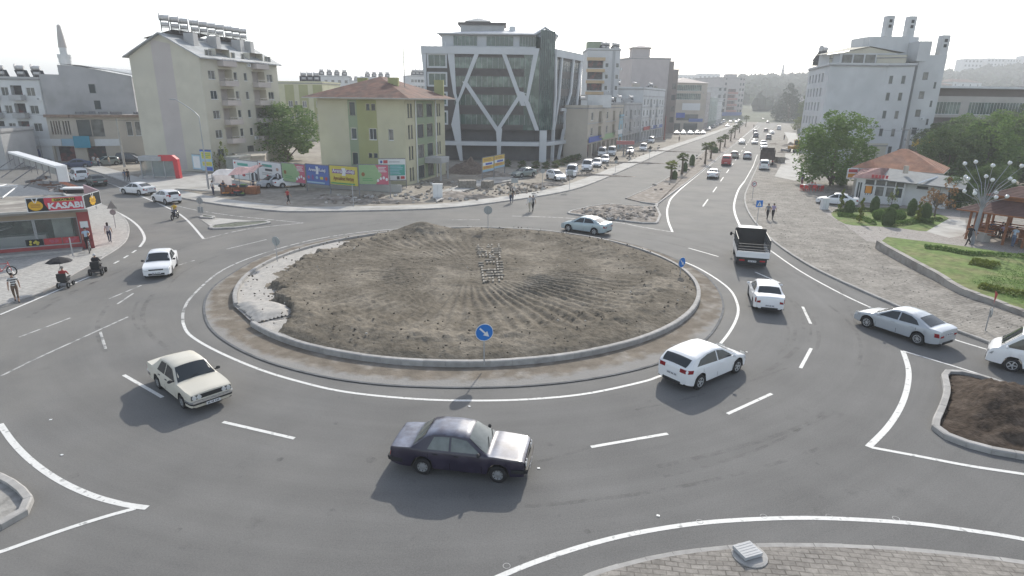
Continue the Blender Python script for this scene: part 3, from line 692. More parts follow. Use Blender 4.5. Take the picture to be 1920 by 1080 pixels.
 def corner(xe, sg, run, inn, z, dirn):
  n_ = 5; out = [(xe-dirn*run*(1-i/n_), sg*(s.body(xe-dirn*run*(1-i/n_), z)+.012)) for i in range(n_)]
  out.append((xe+dirn*.012, sg*s.body(xe, z)*.95)); out.append((xe+dirn*.016, sg*s.body(xe, z)*inn)); return out
 for sg in (-1,1):
  a, b, z0, z1, *o_ = S['tl']; band('tail_light', corner(s.x0, sg, a, b,(z0+z1)/2,-1), z0, z1, RED_L, tilt=.03)
  if S.get('round_lamps'):
   for q in S['round_lamps']:
    g = MB(); g.cyl((s.x1+.02, sg*q[0], q[1]), q[2],.04,14,0, axis='x'); g.build('headlight', CLEAR_L, t)
  else:
   a, b, z0, z1, *o_ = S['hl']; band('headlight', corner(s.x1, sg, a, b,(z0+z1)/2,1), z0, z1, CLEAR_L, tilt=-.06)
  if lod < 2:
   xm = S['mirror']; z = s.low(xm)+.08; g = MB(); g.ell((xm, sg*(w+.09), z),(.06,.10,.07),8); g.box((xm, sg*(w-.0), z-.03),(.05,.1,.03)); g.build('mirror', TRIM if S.get('old') or S.get('dkmirror') else paint_m, t, smooth=50)
 if lod < 2:
  z = S.get('plz',.62); xe = s.x0-.022
  g = MB(); g.box((xe,0, z),(.012,.52,.115)); [g.box((xe-.007,-.2+.055*k+(.03 if k > 1 else 0)+(.03 if k > 3 else 0), z),(.004,.03,.065),1) for k in range(7)]; g.build('number_plate',[PLATE, INK], t)
  z = S.get('plf',.42); xe = s.x1+(.10 if S.get('old') else .025)
  g = MB(); g.box((xe,0, z),(.012,.52,.115)); [g.box((xe+.007,-.2+.055*k+(.03 if k > 1 else 0)+(.03 if k > 3 else 0), z),(.004,.03,.065),1) for k in range(7)]; g.build('number_plate',[PLATE, INK], t)
  g = MB(); gz = S.get('grille',(.55,.68,.45)); g.box((s.x1+.012,0,(gz[0]+gz[1])/2),(.02, gz[2]*2, gz[1]-gz[0])); g.build('grille', TRIM, t)
 if S.get('old'):
  for xe, d in ((s.x0,-1),(s.x1,1)):
   g = MB(); W_ = s.wd(xe)+.03; z = S['bz']
   pts = [(xe-d*.42,-s.w*1.0),(xe-d*.06,-W_*1.0),(xe+d*.085,-W_*.9),(xe+d*.10,0),(xe+d*.085, W_*.9),(xe-d*.06, W_),(xe-d*.42, s.w)]
   for q,(zz0, zz1, o, mi_) in enumerate(((z-.07, z+.07,0,1 if not S.get('dkb') else 1),(z+.0, z+.072,.012,0))):
    vv = [(x+d*o, y*(1+o*.8), zz0) for x, y in pts]+[(x+d*o, y*(1+o*.8), zz1) for x, y in pts]+[(x-d*.1, y*.9, zz1) for x, y in pts]
    k = len(pts); ff = [(i, i+1, k+i+1, k+i) for i in range(k-1)]+[(k+i, k+i+1,2*k+i+1,2*k+i) for i in range(k-1)]
    if d < 0: ff = [tuple(reversed(f)) for f in ff]
    g.add(vv, ff, mi_)
   g.build('bumper',[S.get('bm', CHROME), TRIM], t)
 elif lod < 2:
  for xe, d in ((s.x0,-1),(s.x1,1)):
   g = MB(); W_ = s.wd(xe); g.box((xe+d*.012,0, s.S.get('zb',.22)+.13),(.02, W_*1.25,.12)); g.build('lower_bumper', TRIM, t)
 if not lod and S.get('wipers',1):
  g = MB(); xb = S['ws'][1]
  for y in (-.35,.25): g.tube([(xb+.03, y, s.top(xb, y)+.03),(xb-.10, y+.45, s.top(xb-.10, y+.45)+.03)],.01,4)
  g.build('wiper', TRIM, t)
 return t
TOROS = dict(L=4.39, W=1.66, wb=2.44, fo=.84, ro=1.08, r=.29, old=1, corner=.07, fc=1.0, crease=.60, tum=.34, smooth=32,
 low=[(-2.30,.80),(-2.28,.90),(-1.9,.935),(-1.45,.95),(-1.2,.90),(.75,.89),(1.1,.90),(1.9,.84),(2.04,.80),(2.06,.72)],
 roof=[(-1.62,.93),(-1.12,1.33),(-.85,1.41),(-.2,1.43),(.22,1.38),(.88,.90)], ws=(.27,.84,.90,.95), rw=(-1.56,-1.16,.86,.86),
 side=[[(-1.02,'b',0),(-1.06,'b',0),(-.86,'t',.10),(-.36,'t',.09),(-.36,'b',0)],[(-.29,'b',0),(-.29,'t',.09),(.20,'t',.10),(.66,'b',0)]],
 doors=(-1.03,-.32,.70), handles=(-.78,-.10), mirror=.62, tl=(.02,.52,.60,.76), hl=(.1,.5,.6,.7), round_lamps=[(.64,.68,.085),(.46,.68,.085)], grille=(.60,.76,.74), bz=.47, plz=.60, plf=.36, rim='steel', clad=1)
DKTOROS = dict(TOROS, side=TOROS['side'], bm=TRIM, sglass=GLASS_L, wglass=GLASS_L, strip=.0, clad=1, cladm=TRIM, wipers=1)
RBOX = dict(W=1.68, wb=2.48, fo=.80, ro=1.0, r=.29, corner=.09, crease=.58, tum=.33, smooth=32,
 low=[(-2.24,.85),(-2.2,.95),(-1.8,.97),(-1.5,.97),(-1.2,.90),(.75,.88),(1.1,.89),(1.8,.80),(2.02,.72),(2.04,.66)],
 roof=[(-1.62,.96),(-1.10,1.33),(-.85,1.40),(-.2,1.42),(.15,1.37),(.92,.88)], ws=(.22,.86,.90,.95), rw=(-1.56,-1.14,.86,.86),
 side=[[(-1.06,'b',0),(-.9,'t',.10),(-.36,'t',.09),(-.36,'b',0)],[(-.29,'b',0),(-.29,'t',.09),(.16,'t',.10),(.68,'b',0)]],
 doors=(-1.03,-.32,.72), handles=(-.78,-.10), mirror=.6, tl=(.04,.5,.66,.84), hl=(.12,.62,.58,.70), grille=(.60,.68,.42), plf=.42, rim='steel', clad=1, dkmirror=1)
SEDAN = dict(W=1.74, wb=2.62, fo=.86, ro=1.02, r=.315, corner=.16, crease=.64, tum=.36,
 low=[(-2.34,.86),(-2.30,.98),(-2.0,1.03),(-1.6,1.03),(-1.3,.97),(-.5,.93),(.8,.90),(1.2,.88),(1.8,.76),(2.08,.62),(2.17,.54)],
 roof=[(-1.78,1.02),(-1.15,1.30),(-.75,1.41),(-.2,1.445),(.2,1.40),(1.12,.90)], ws=(.26,1.05,.90,.94), rw=(-1.72,-1.10,.84,.84),
 side=[[(-1.22,'b',0),(-1.25,'b',0),(-1.05,'t',.13),(-.75,'t',.09),(-.26,'t',.08),(-.26,'b',0)],[(-.19,'b',0),(-.19,'t',.08),(.22,'t',.09),(.80,'b',0)]],
 doors=(-1.15,-.22,.86), handles=(-.92,-.02), mirror=.72, tl=(.22,.60,.70,.88), hl=(.35,.62,.56,.70), grille=(.44,.54,.36), plz=.78)
CIVIC = dict(SEDAN, W=1.70, fo=.84, ro=.98, tl=(.24,.62,.66,.86), rim='nine', corner=.15)
SYMBOL = dict(SEDAN, W=1.67, wb=2.45, fo=.82, ro=.98, r=.295, corner=.15, crease=.66, tl=(.16,.72,.66,.92), plz=.52,
 low=[(-2.22,.88),(-2.18,1.0),(-1.9,1.05),(-1.55,1.05),(-1.25,.98),(-.5,.95),(.8,.92),(1.1,.90),(1.7,.80),(1.98,.66),(2.05,.56)],
 roof=[(-1.66,1.04),(-1.15,1.32),(-.75,1.42),(-.2,1.45),(.15,1.41),(1.0,.93)], ws=(.22,.95,.90,.94), rw=(-1.62,-1.12,.84,.84), mirror=.66,
 side=[[(-1.15,'b',0),(-1.0,'t',.12),(-.72,'t',.09),(-.30,'t',.08),(-.30,'b',0)],[(-.23,'b',0),(-.23,'t',.08),(.18,'t',.09),(.72,'b',0)]], doors=(-1.1,-.26,.78), rim='steel')
FOCUS = dict(SEDAN, W=1.80, wb=2.64, tl=(.16,.60,.72,.90), low=[(-2.34,.92),(-2.30,1.05),(-2.0,1.09),(-1.6,1.09),(-1.3,1.03),(-.5,.98),(.8,.94),(1.2,.92),(1.8,.80),(2.08,.66),(2.17,.56)],
 roof=[(-1.86,1.08),(-1.2,1.36),(-.8,1.46),(-.2,1.49),(.25,1.44),(1.22,.94)], ws=(.30,1.12,.90,.94), rw=(-1.8,-1.16,.84,.84), mirror=.78)
HATCH = dict(W=1.80, wb=2.68, fo=.88, ro=.80, r=.335, corner=.2, fc=1.2, crease=.70, tum=.36,
 low=[(-2.14,.90),(-2.10,1.02),(-1.9,1.06),(-1.2,1.04),(-.4,.99),(.8,.95),(1.25,.93),(1.85,.78),(2.1,.64),(2.22,.54)],
 roof=[(-2.10,1.02),(-1.78,1.30),(-1.55,1.41),(-.9,1.50),(-.2,1.52),(.25,1.46),(1.30,.95)], ws=(.32,1.2,.88,.92), rw=(-2.06,-1.72,.84,.86),
 side=[[(-1.45,'b',0),(-1.62,'b',0),(-1.30,'t',.14),(-.8,'t',.10),(-.22,'t',.09),(-.22,'b',0)],[(-.15,'b',0),(-.15,'t',.09),(.30,'t',.10),(.92,'b',0)]],
 doors=(-1.2,-.18,.92), handles=(-.95,.05), mirror=.80, tl=(.26,.55,.84,1.0), hl=(.4,.62,.60,.74), grille=(.40,.52,.34), plz=.66)
SMALLHATCH = dict(HATCH, W=1.70, wb=2.5, fo=.80, ro=.64, r=.30, low=[(-1.9,.92),(-1.86,1.0),(-1.6,1.04),(-1.1,1.02),(-.4,.97),(.75,.93),(1.1,.91),(1.7,.76),(1.95,.62),(2.06,.54)],
 roof=[(-1.86,1.0),(-1.62,1.32),(-1.4,1.43),(-.8,1.49),(-.2,1.49),(.2,1.43),(1.15,.92)], ws=(.26,1.06,.88,.92), rw=(-1.83,-1.58,.84,.86),
 side=[[(-1.3,'b',0),(-1.42,'b',0),(-1.2,'t',.14),(-.8,'t',.10),(-.25,'t',.09),(-.25,'b',0)],[(-.18,'b',0),(-.18,'t',.09),(.22,'t',.10),(.80,'b',0)]], doors=(-1.1,-.2,.8), mirror=.7, tl=(.2,.66,.86,1.08))
MPV = dict(W=1.74, wb=2.62, fo=.82, ro=.82, r=.31, corner=.10, fc=1.5, crease=.7, tum=.16,
 low=[(-2.14,1.0),(-2.1,1.02),(.9,.98),(1.3,1.02),(1.75,.90),(1.95,.74),(2.13,.60)],
 roof=[(-2.13,1.0),(-2.06,1.5),(-1.95,1.76),(-1.2,1.82),(.2,1.80),(.45,1.72),(1.38,1.03)], ws=(.52,1.30,.90,.94), rw=(-2.105,-2.02,.84,.84),
 side=[[(-1.95,'b',0),(-1.88,'t',.22),(-1.15,'t',.18),(-1.15,'b',0)],[(-1.05,'b',0),(-1.05,'t',.18),(-.1,'t',.17),(-.1,'b',0)],[(0,'b',0),(0,'t',.17),(.48,'t',.20),(1.1,'b',0)]],
 doors=(-1.1,-.05,1.05), handles=(-.95,.1), mirror=.95, tl=(.06,.86,.80,1.25), hl=(.35,.6,.68,.86), grille=(.45,.6,.4), plz=.8, rim='steel')
PANEL = dict(MPV, side=[[(.0,'b',0),(0,'t',.17),(.48,'t',.20),(1.1,'b',0)]])
MINIBUS = dict(W=1.76, wb=2.45, fo=.98, ro=1.2, r=.31, corner=.10, fc=1.3, crease=.72, tum=.14, smooth=35,
 low=[(-2.44,1.08),(-2.40,1.1),(1.3,1.08),(1.75,1.06),(2.02,.94),(2.14,.80),(2.22,.60)],
 roof=[(-2.43,1.1),(-2.36,1.7),(-2.25,1.88),(-1.2,1.95),(.9,1.93),(1.1,1.86),(1.82,1.06)], ws=(1.16,1.77,.92,.95), rw=(-2.41,-2.33,.84,.84),
 side=[[(-2.2,'b',0),(-2.15,'t',.3),(-1.1,'t',.28),(-1.1,'b',0)],[(-1.0,'b',0),(-1.0,'t',.28),(.3,'t',.27),(.3,'b',0)],[(.42,'b',0),(.42,'t',.27),(1.10,'t',.26),(1.62,'b',0)]],
 doors=(-1.05,.36,1.5), handles=(-.9,.5), mirror=1.55, tl=(.05,.86,.85,1.15), hl=(.18,.62,.66,.80), grille=(.50,.62,.5), plz=.6, rim='five')
for S_, r_ in ((TOROS, None),): pass
def front_of(px0, px1):                 # heading from the rear axle's pixel to the front axle's pixel
 a, b = G(*px0), G(*px1); return math.atan2(b.y-a.y, b.x-a.x)
def car_at(S, c, d, label, pm, **k):
 """c: pixel of the car's middle on the ground; d: pixel it is heading towards"""
 a, b = G(*c), G(*d); return make_car(S,(a.x, a.y, k.pop('z',0)), math.atan2(b.y-a.y, b.x-a.x), label, pm, **k)
def wheels_at(S, rear, front, side, label, pm, **k):
 """place a car by the ground pixels of its rear and front wheels on the given side (-1 right, 1 left)"""
 a, b = G(*rear), G(*front); rz = math.atan2(b.y-a.y, b.x-a.x); m = (a+b)/2; w = S['W']/2-.1
 n = Vector((-math.sin(rz), math.cos(rz),0)); c = m-n*w*side
 return make_car(S,(c.x, c.y,0), rz, label, pm, **k)
wheels_at(DKTOROS,(792,887),(936,903),-1, 'old dark plum boxy saloon with faded, sky-silvered roof and bonnet, nearest the camera', P_PLUM)
wheels_at(TOROS,(300,727),(348,766),-1, 'old cream boxy saloon with chrome bumper, lower left of the roundabout', P_CREAM).rotation_euler[2]
wheels_at(HATCH,(1309,729),(1378,699),-1, 'white hatchback seen from behind, beside the lower right of the roundabout', P_WHITE)
wheels_at(CIVIC,(1719,646),(1624,614),1, 'silver saloon entering from the right beside the east kerb', P_SILVER)
wheels_at(SYMBOL,(1412,578),(1404,553),1, 'white saloon seen from behind, following the white cage pickup', P_WHITE)
wheels_at(FOCUS,(1114,441),(1066,434),1, 'silver blue saloon on the far side of the roundabout', P_SILVERBLUE)
wheels_at(RBOX,(330,500),(323,514),1, 'white boxy saloon facing the camera on the left exit with its plate showing', P_WHITE)
wheels_at(MINIBUS,(2010,722),(1912,700),1, 'white minibus cut off by the right edge of the picture', P_WHITE, cat='minibus', name='minibus')
wheels_at(CIVIC,(264,367),(232,364),1, 'white saloon driving away on the upper left street, ahead of the hatchback', P_WHITE)
wheels_at(SMALLHATCH,(313,384),(289,379),1, 'white small hatchback on the upper left street, just behind the motorcycle', P_WHITE)
# ---------------------------------------------------------------- buildings
WIN_G = mat('window_glass',(.055,.07,.075), rough=.12, var=.25, scale=.4, spec=.5, detail=2)
WIN_GR = mat('green_curtain_glass',(.035,.075,.068), rough=.12, var=.3, scale=.25, spec=.6, detail=3, c2=(.10,.15,.13), thr=(.52,.6), scale2=.5)
WIN_V = [WIN_G, mat('curtained_glass',(.17,.17,.16), rough=.2, var=.5, scale=1.2, spec=.5, detail=2), mat('half_curtained_glass',(.10,.105,.10), rough=.15, var=.6, scale=.9, spec=.5, detail=2)]
WIN_D = mat('dark_opening',(.03,.032,.035), rough=.6, var=.3, scale=.5)
FR_W = mat('white_frame',(.66,.67,.67), rough=.5, var=.05); FR_D = mat('dark_frame',(.12,.12,.13), rough=.5, var=.1); FR_G = mat('grey_frame',(.33,.34,.35), rough=.5, var=.1)
def facade(m, p0, p1, z0, z1, holes=(), mi=0, d=.14, ri=None):
 p0, p1 = Vector((p0[0], p0[1],0)), Vector((p1[0], p1[1],0)); L_ = (p1-p0).length; D = (p1-p0)/L_; N = Vector((D.y,-D.x,0))
 us = sorted(set([0, L_]+[round(h[0],3) for h in holes]+[round(h[1],3) for h in holes])); vs = sorted(set([z0, z1]+[round(h[2],3) for h in holes]+[round(h[3],3) for h in holes]))
 us = [u for u in us if 0 <= u <= L_]; vs = [v for v in vs if z0 <= v <= z1]
 def pt(u, v, dd=0): q = p0+D*u-N*dd; return (q.x, q.y, v)
 for a, b in zip(us, us[1:]):
  for c, e in zip(vs, vs[1:]):
   um, vm = (a+b)/2,(c+e)/2
   if any(h[0] < um < h[1] and h[2] < vm < h[3] for h in holes): continue
   m.add([pt(a, c), pt(b, c), pt(b, e), pt(a, e)],[(0,1,2,3)], mi)
 for h in holes:
  a, b, c, e = h[:4]; dd = h[4] if len(h) > 4 else d; bk = h[5] if len(h) > 5 else None; r_ = mi if ri is None else ri
  m.add([pt(a, c), pt(b, c), pt(b, c, dd), pt(a, c, dd)],[(0,1,2,3)], r_); m.add([pt(a, e), pt(b, e), pt(b, e, dd), pt(a, e, dd)],[(3,2,1,0)], r_)
  m.add([pt(a, c), pt(a, e), pt(a, e, dd), pt(a, c, dd)],[(3,2,1,0)], r_); m.add([pt(b, c), pt(b, e), pt(b, e, dd), pt(b, c, dd)],[(0,1,2,3)], r_)
  if bk is not None: m.add([pt(a, c, dd), pt(b, c, dd), pt(b, e, dd), pt(a, e, dd)],[(0,1,2,3)], bk)
WINC = {}
def window(par, p0, p1, u0, u1, z0, z1, st='w', d=.12):
 """a framed window set d deep in the wall p0>p1; the pane is its child"""
 w, h = round(u1-u0,2), round(z1-z0,2); vr = random.choice((0,0,1,2)) if st[0] in 'wgd' else 0; k = (w, h, st, vr)
 if k not in WINC:
  fr = {'w': FR_W, 'g': FR_G, 'd': FR_D, 'G': FR_W, 'o': FR_D, 'r': FR_W}[st[0]]; gl = {'w': WIN_V[vr], 'g': WIN_V[vr], 'd': WIN_V[vr], 'G': WIN_GR, 'o': WIN_D, 'r': WIN_D}[st[0]]
  m = MB(); t = .06; n = int(st[1:] or 2)
  m.b2(-w/2, w/2,-.03,.03,0, t); m.b2(-w/2, w/2,-.03,.03, h-t, h); m.b2(-w/2,-w/2+t,-.028,.028, t, h-t); m.b2(w/2-t, w/2,-.028,.028, t, h-t)
  for i in range(1, n): x = -w/2+w*i/n; m.b2(x-t*.4, x+t*.4,-.024,.024, t, h-t)
  m.b2(-w/2-.06, w/2+.06,-.16,-.03,-.05,.0)
  g = MB(); g.add([(-w/2+.02,0,.02),(w/2-.02,0,.02),(w/2-.02,0, h-.02),(-w/2+.02,0, h-.02)],[(0,1,2,3)])
  WINC[k] = (m.mesh('window', fr), g.mesh('pane', gl))
 a, b = Vector((p0[0], p0[1],0)), Vector((p1[0], p1[1],0)); D = (b-a).normalized(); N = Vector((D.y,-D.x,0)); c = a+D*(u0+u1)/2-N*d
 o_ = par['_o']; o = link('window', WINC[k][0], par,(c.x-o_[0], c.y-o_[1], z0-o_[2]), math.atan2(D.y, D.x)); link('pane', WINC[k][1], o)
 if st[0] in 'wd' and w < 2 and random.random() < .13:
  if 'ac' not in WINC: q = MB(); q.b2(-.4,.4,-.3,0,0,.55,0); q.X = Matrix.Translation((-.1,-.305,.28)); q.cyl((0,0,0),.2,.01,12,1, axis='y'); WINC['ac'] = q.mesh('air_conditioner',[FR_W, FR_G])
  c = a+D*(u1+.5); link('air_conditioner', WINC['ac'], par,(c.x-o_[0], c.y-o_[1], z0-o_[2]-.7), math.atan2(D.y, D.x))
 return o
def wall_of(t, foot, z0, z1, faces, mats, name='wall', d=.14, extra=None):
 """foot: corners counter-clockwise; faces {i: [(u0,u1,z0,z1,style or None, depth, back)]}"""
 m = MB()
 for i in range(len(foot)):
  a, b = foot[i], foot[(i+1) % len(foot)]; hs = faces.get(i,[])
  facade(m, a, b, z0, z1,[(h[0], h[1], h[2], h[3])+((h[5], h[6]) if len(h) > 5 else (d, None)) for h in hs],0)
  for h in hs:
   if h[4]: window(t, a, b, h[0], h[1], h[2], h[3], h[4],(h[5] if len(h) > 5 else d)-.02)
 if extra: extra(m)
 return m.build(name, mats, t)
def grid(us, zs, w, h, st='w'): return [(u-w/2, u+w/2, z, z+h, st) for u in us for z in zs]
def roof_slab(t, foot, z, over=.25, th=.25, m_=None, name='roof', parapet=0, pm=None):
 c = sum((V2(p) for p in foot), Vector())/len(foot); q = []
 for p in foot: d_ = V2(p)-c; q.append(V2(p)+d_.normalized()*over)
 m = MB().prism([(p.x, p.y) for p in q], z-.02, z+th,0, bottom=True)
 if parapet:
  n = len(q)
  for i in range(n):
   a, b = q[i], q[(i+1) % n]; D = (b-a).normalized(); N = Vector((-D.y, D.x,0))*.2
   m.prism([(a.x, a.y),(b.x, b.y),(b.x+N.x, b.y+N.y),(a.x+N.x, a.y+N.y)], z+th, z+th+parapet,1)
 return m.build(name,[m_ or mat('roof_grey',(.25,.25,.25), rough=.9, var=.2, scale=.6), pm or m_ or MATS['roof_grey']], t)
def hip(t, foot, z, h, over, m_, name='roof', ridge=.35, soffit=.15):
 """four-cornered hip roof"""
 c = sum((V2(p) for p in foot), Vector())/4; q = [V2(p)+(V2(p)-c).normalized()*over for p in foot]
 l0, l1 = (q[1]-q[0]).length,(q[2]-q[1]).length
 if l0 > l1: a, b = (q[0]+q[3])/2,(q[1]+q[2])/2; s_ = l1/2/l0
 else: a, b = (q[0]+q[1])/2,(q[3]+q[2])/2; s_ = l0/2/l1
 A, B = a.lerp(b, s_), b.lerp(a, s_)
 m = MB(); E = [(p.x, p.y, z) for p in q]; m.prism([(p.x, p.y) for p in q], z-soffit, z,1, bottom=True)
 A, B = (A.x, A.y, z+h),(B.x, B.y, z+h)
 E = [(x, y, z+.004) for x, y, _ in E]
 if l0 > l1: fs = [[E[0], E[1], B, A],[E[1], E[2], B],[E[2], E[3], A, B],[E[3], E[0], A]]
 else: fs = [[E[0], E[1], A],[E[1], E[2], B, A],[E[2], E[3], B],[E[3], E[0], A, B]]
 for f in fs: m.add(f,[tuple(range(len(f)))],0)
 return m.build(name,[m_, MATS['soffit']], t)
mat('soffit',(.42,.40,.37), rough=.8, var=.1)
def tiles(name, c, c2):
 m = mat(name, c, rough=.85, var=.25, scale=1.2, c2=c2, thr=(.4,.65), scale2=.7, spec=.15)
 t = m.node_tree; w = _n(t, 'ShaderNodeTexWave', Scale=1.6, Distortion=1.2); w.bands_direction = 'Z'; g = _n(t, 'ShaderNodeNewGeometry'); t.links.new(g.outputs['Position'], w.inputs[0])
 w.inputs['Scale'].default_value = 3.2; w.inputs['Detail'].default_value = 2
 bp = _n(t, 'ShaderNodeBump', Strength=.6, Distance=.08); t.links.new(w.outputs['Fac'], bp.inputs['Height']); t.links.new(bp.outputs[0], t.nodes['Principled BSDF'].inputs['Normal']); return m
T_RED = tiles('red_tiles',(.20,.115,.09),(.14,.095,.08)); T_ORANGE = tiles('orange_tiles',(.34,.17,.11),(.27,.15,.11)); T_BROWN = tiles('brown_shingles',(.13,.075,.065),(.10,.062,.058))
def stained(name, c, c2, s=.25, thr=(.5,.75)): return mat(name, c, rough=.9, var=.08, scale=.5, c2=c2, thr=thr, scale2=s, spec=.15, bump=.05, bscale=8)
W_CREAM = stained('cream_render',(.53,.505,.42),(.44,.42,.36)); W_MAUVE = stained('mauve_render',(.47,.43,.41),(.42,.39,.37)); W_GREY = stained('grey_white_render',(.42,.42,.42),(.33,.33,.325),.3)
W_WHITE = stained('white_render',(.60,.61,.61),(.52,.53,.53),.2); W_BEIGE = stained('beige_render',(.46,.42,.36),(.38,.35,.31)); W_OLIVE = stained('olive_render',(.33,.335,.17),(.29,.295,.16)); W_SAGE = stained('sage_render',(.26,.31,.21),(.23,.27,.19))
W_PINK = stained('pink_render',(.46,.42,.41),(.42,.385,.375)); W_YEL = stained('yellow_render',(.50,.44,.22),(.44,.39,.22)); W_BLUEW = stained('cool_white_render',(.54,.55,.555),(.46,.475,.48)); W_BROWN = stained('brown_render',(.22,.19,.18),(.19,.165,.16))
TANK = mat('tank_metal',(.55,.54,.53), rough=.5, var=.2, scale=6, metal=.1, world=False); PANEL_M = mat('solar_panel',(.05,.06,.08), rough=.15, var=.1, spec=.6, world=False); STEEL = mat('painted_steel',(.20,.20,.21), rough=.6, var=.2, scale=5)
HEAT = {}
def heater(par, x, y, z, rz=0, s=1, panel=True):
 """roof water heater: round tank on a stand, tilted panel, as parts of the building"""
 if not HEAT:
  m = MB()
  for sx in (-.5,.5):
   for sy in (-.3,.3): m.b2(sx-.03, sx+.03, sy-.03, sy+.03,0,1.5)
  m.b2(-.55,.55,-.35,.35,.55,.6); m.b2(-.55,.55,-.35,.35,1.45,1.5)
  g = MB(); g.cyl((0,0,1.85),.34,1.15,12,0, axis='x'); g.cyl((-.62,0,1.95),.5,.12,14,0, axis='x'); g.cyl((0,0,.95),.28,.9,12,0, axis='x')
  p = MB(); p.X = Matrix.Translation((0,.75,.7)) @ Matrix.Rotation(R(-50),4, 'X'); p.box((0,0,0),(1.8,1.9,.08))
  HEAT['a'] = (m.mesh('heater_stand', STEEL), g.mesh('tank', TANK, smooth=40), p.mesh('solar_panel', PANEL_M))
 o_ = par['_o']; a, b, c = HEAT['a']; o = link('heater_stand', a, par,(x-o_[0], y-o_[1], z-o_[2]), rz); o.scale = (s, s, s); link('tank', b, o)
 if panel: link('solar_panel', c, o)
def along(a, b, n, u0, u1): return [u0+(u1-u0)*i/(n-1) for i in range(n)] if n > 1 else [(u0+u1)/2]
def LEN(a, b): return (V2(b)-V2(a)).length
def text_obj(s, size, m_, loc, rz, tilt=90, name='lettering', par=None, ext=.01, align='CENTER', sx=1, bold=0):
 cu = bpy.data.curves.new('t', 'FONT'); cu.body = s; cu.size = size; cu.extrude = ext; cu.align_x = align; cu.align_y = 'CENTER'; cu.resolution_u = 2; cu.offset = bold
 to = bpy.data.objects.new('t', cu); sc.collection.objects.link(to); bpy.context.view_layer.update()
 me = bpy.data.meshes.new_from_object(to.evaluated_get(bpy.context.evaluated_depsgraph_get())); me.name = name; bpy.data.objects.remove(to)
 me.materials.clear(); me.materials.append(m_)
 me.transform(Matrix.Rotation(R(tilt),4, 'X') @ Matrix.Scale(sx,4,(1,0,0)))
 o_ = par['_o'] if par is not None and '_o' in par else (0,0,0)
 return link(name, me, par,(loc[0]-o_[0], loc[1]-o_[1], loc[2]-o_[2]), rz)
# --- cream six-storey block with the row of water heaters
A, B = (-58.4,97.2),(-47.2,96.0); C = (-43.0,115.5); Dd = (-54.0,116.8); ft = [A, B, C, Dd]
t = site('apartment_block',(-52,105,0), 'cream six storey block with a row of solar water heaters on its grey roof', 'building')
L1 = LEN(B, C); f1 = []; fl = [1.2+2.95*i for i in range(6)]
for i, z in enumerate(fl):
 if i: f1 += [(1.5,3.1, z+.9, z+2.2, 'w2'),(7.6,8.5, z+.9, z+2.2, 'w1'),(10.2,11.1, z+.9, z+2.2, 'w1'),(16.6,18.3, z+.9, z+2.2, 'w2')]
 if i > 0: f1 += [(3.9,7.2, z+.1, z+2.5, None,1.3,1),(12.4,16.0, z+.1, z+2.5, None,1.3,1)]
 else: f1 += [(1.5,3.1, z+.9, z+2.2, 'w2'),(9,10.8, z+.4, z+2.2, 'd1')]
W = LEN(A, B)
def gable(m):
 ca, cb = V2(A), V2(B); m.add([(A[0], A[1],17),(B[0], B[1],17),((ca.x*.52+cb.x*.48),(ca.y*.52+cb.y*.48),20.2)],[(0,1,2)],0)
wall_of(t, ft,0,17,{1: f1,0: [(9.3,10.4,.5,1.6, 'd1')]},[W_CREAM, W_MAUVE], extra=gable)
# the mauve stripe painted down the gable wall
D_ = (V2(B)-V2(A)).normalized(); N_ = Vector((D_.y,-D_.x,0))*.012
m = MB(); a_, b_ = V2(A)+D_*3.8+N_, V2(A)+D_*6.9+N_; m.add([(a_.x, a_.y,.3),(b_.x, b_.y,.3),(b_.x, b_.y,18.8),(a_.x, a_.y,19.4)],[(0,1,2,3)]); m.build('painted_stripe', W_MAUVE, t)
def gable_roof(t, ft, z, h, over, mt, name='roof', th=.18):
 a, b, c, d = [V2(p) for p in ft]; D = (b-a).normalized(); E_ = (c-b).normalized()
 a, b, c, d = a-D*over-E_*over, b+D*over-E_*over, c+D*over+E_*over, d-D*over+E_*over
 r0, r1 = (a+b)/2,(c+d)/2; k = h*(1+over/((b-a).length/2)); m = MB()
 for q, w_ in (((a, r0, r1, d),0),((r0, b, c, r1),0)):
  zs = [z-.1, z+h, z+h, z-.1] if q[0] is a else [z+h, z-.1, z-.1, z+h]
  v = [(p.x, p.y, zz) for p, zz in zip(q, zs)]+[(p.x, p.y, zz-th) for p, zz in zip(q, zs)]
  m.add(v,[(0,1,2,3),(7,6,5,4),(0,4,5,1),(1,5,6,2),(2,6,7,3),(3,7,4,0)],0)
 return m.build(name, mt, t)
gable_roof(t, ft,17.05,3.3,.6, mat('sheet_roof',(.30,.32,.33), rough=.6, var=.2, scale=.8, c2=(.40,.41,.42), thr=(.5,.6), scale2=.3))
ax = V2(B); E_ = (V2(C)-V2(B)).normalized(); rz_ = math.atan2(E_.y, E_.x)
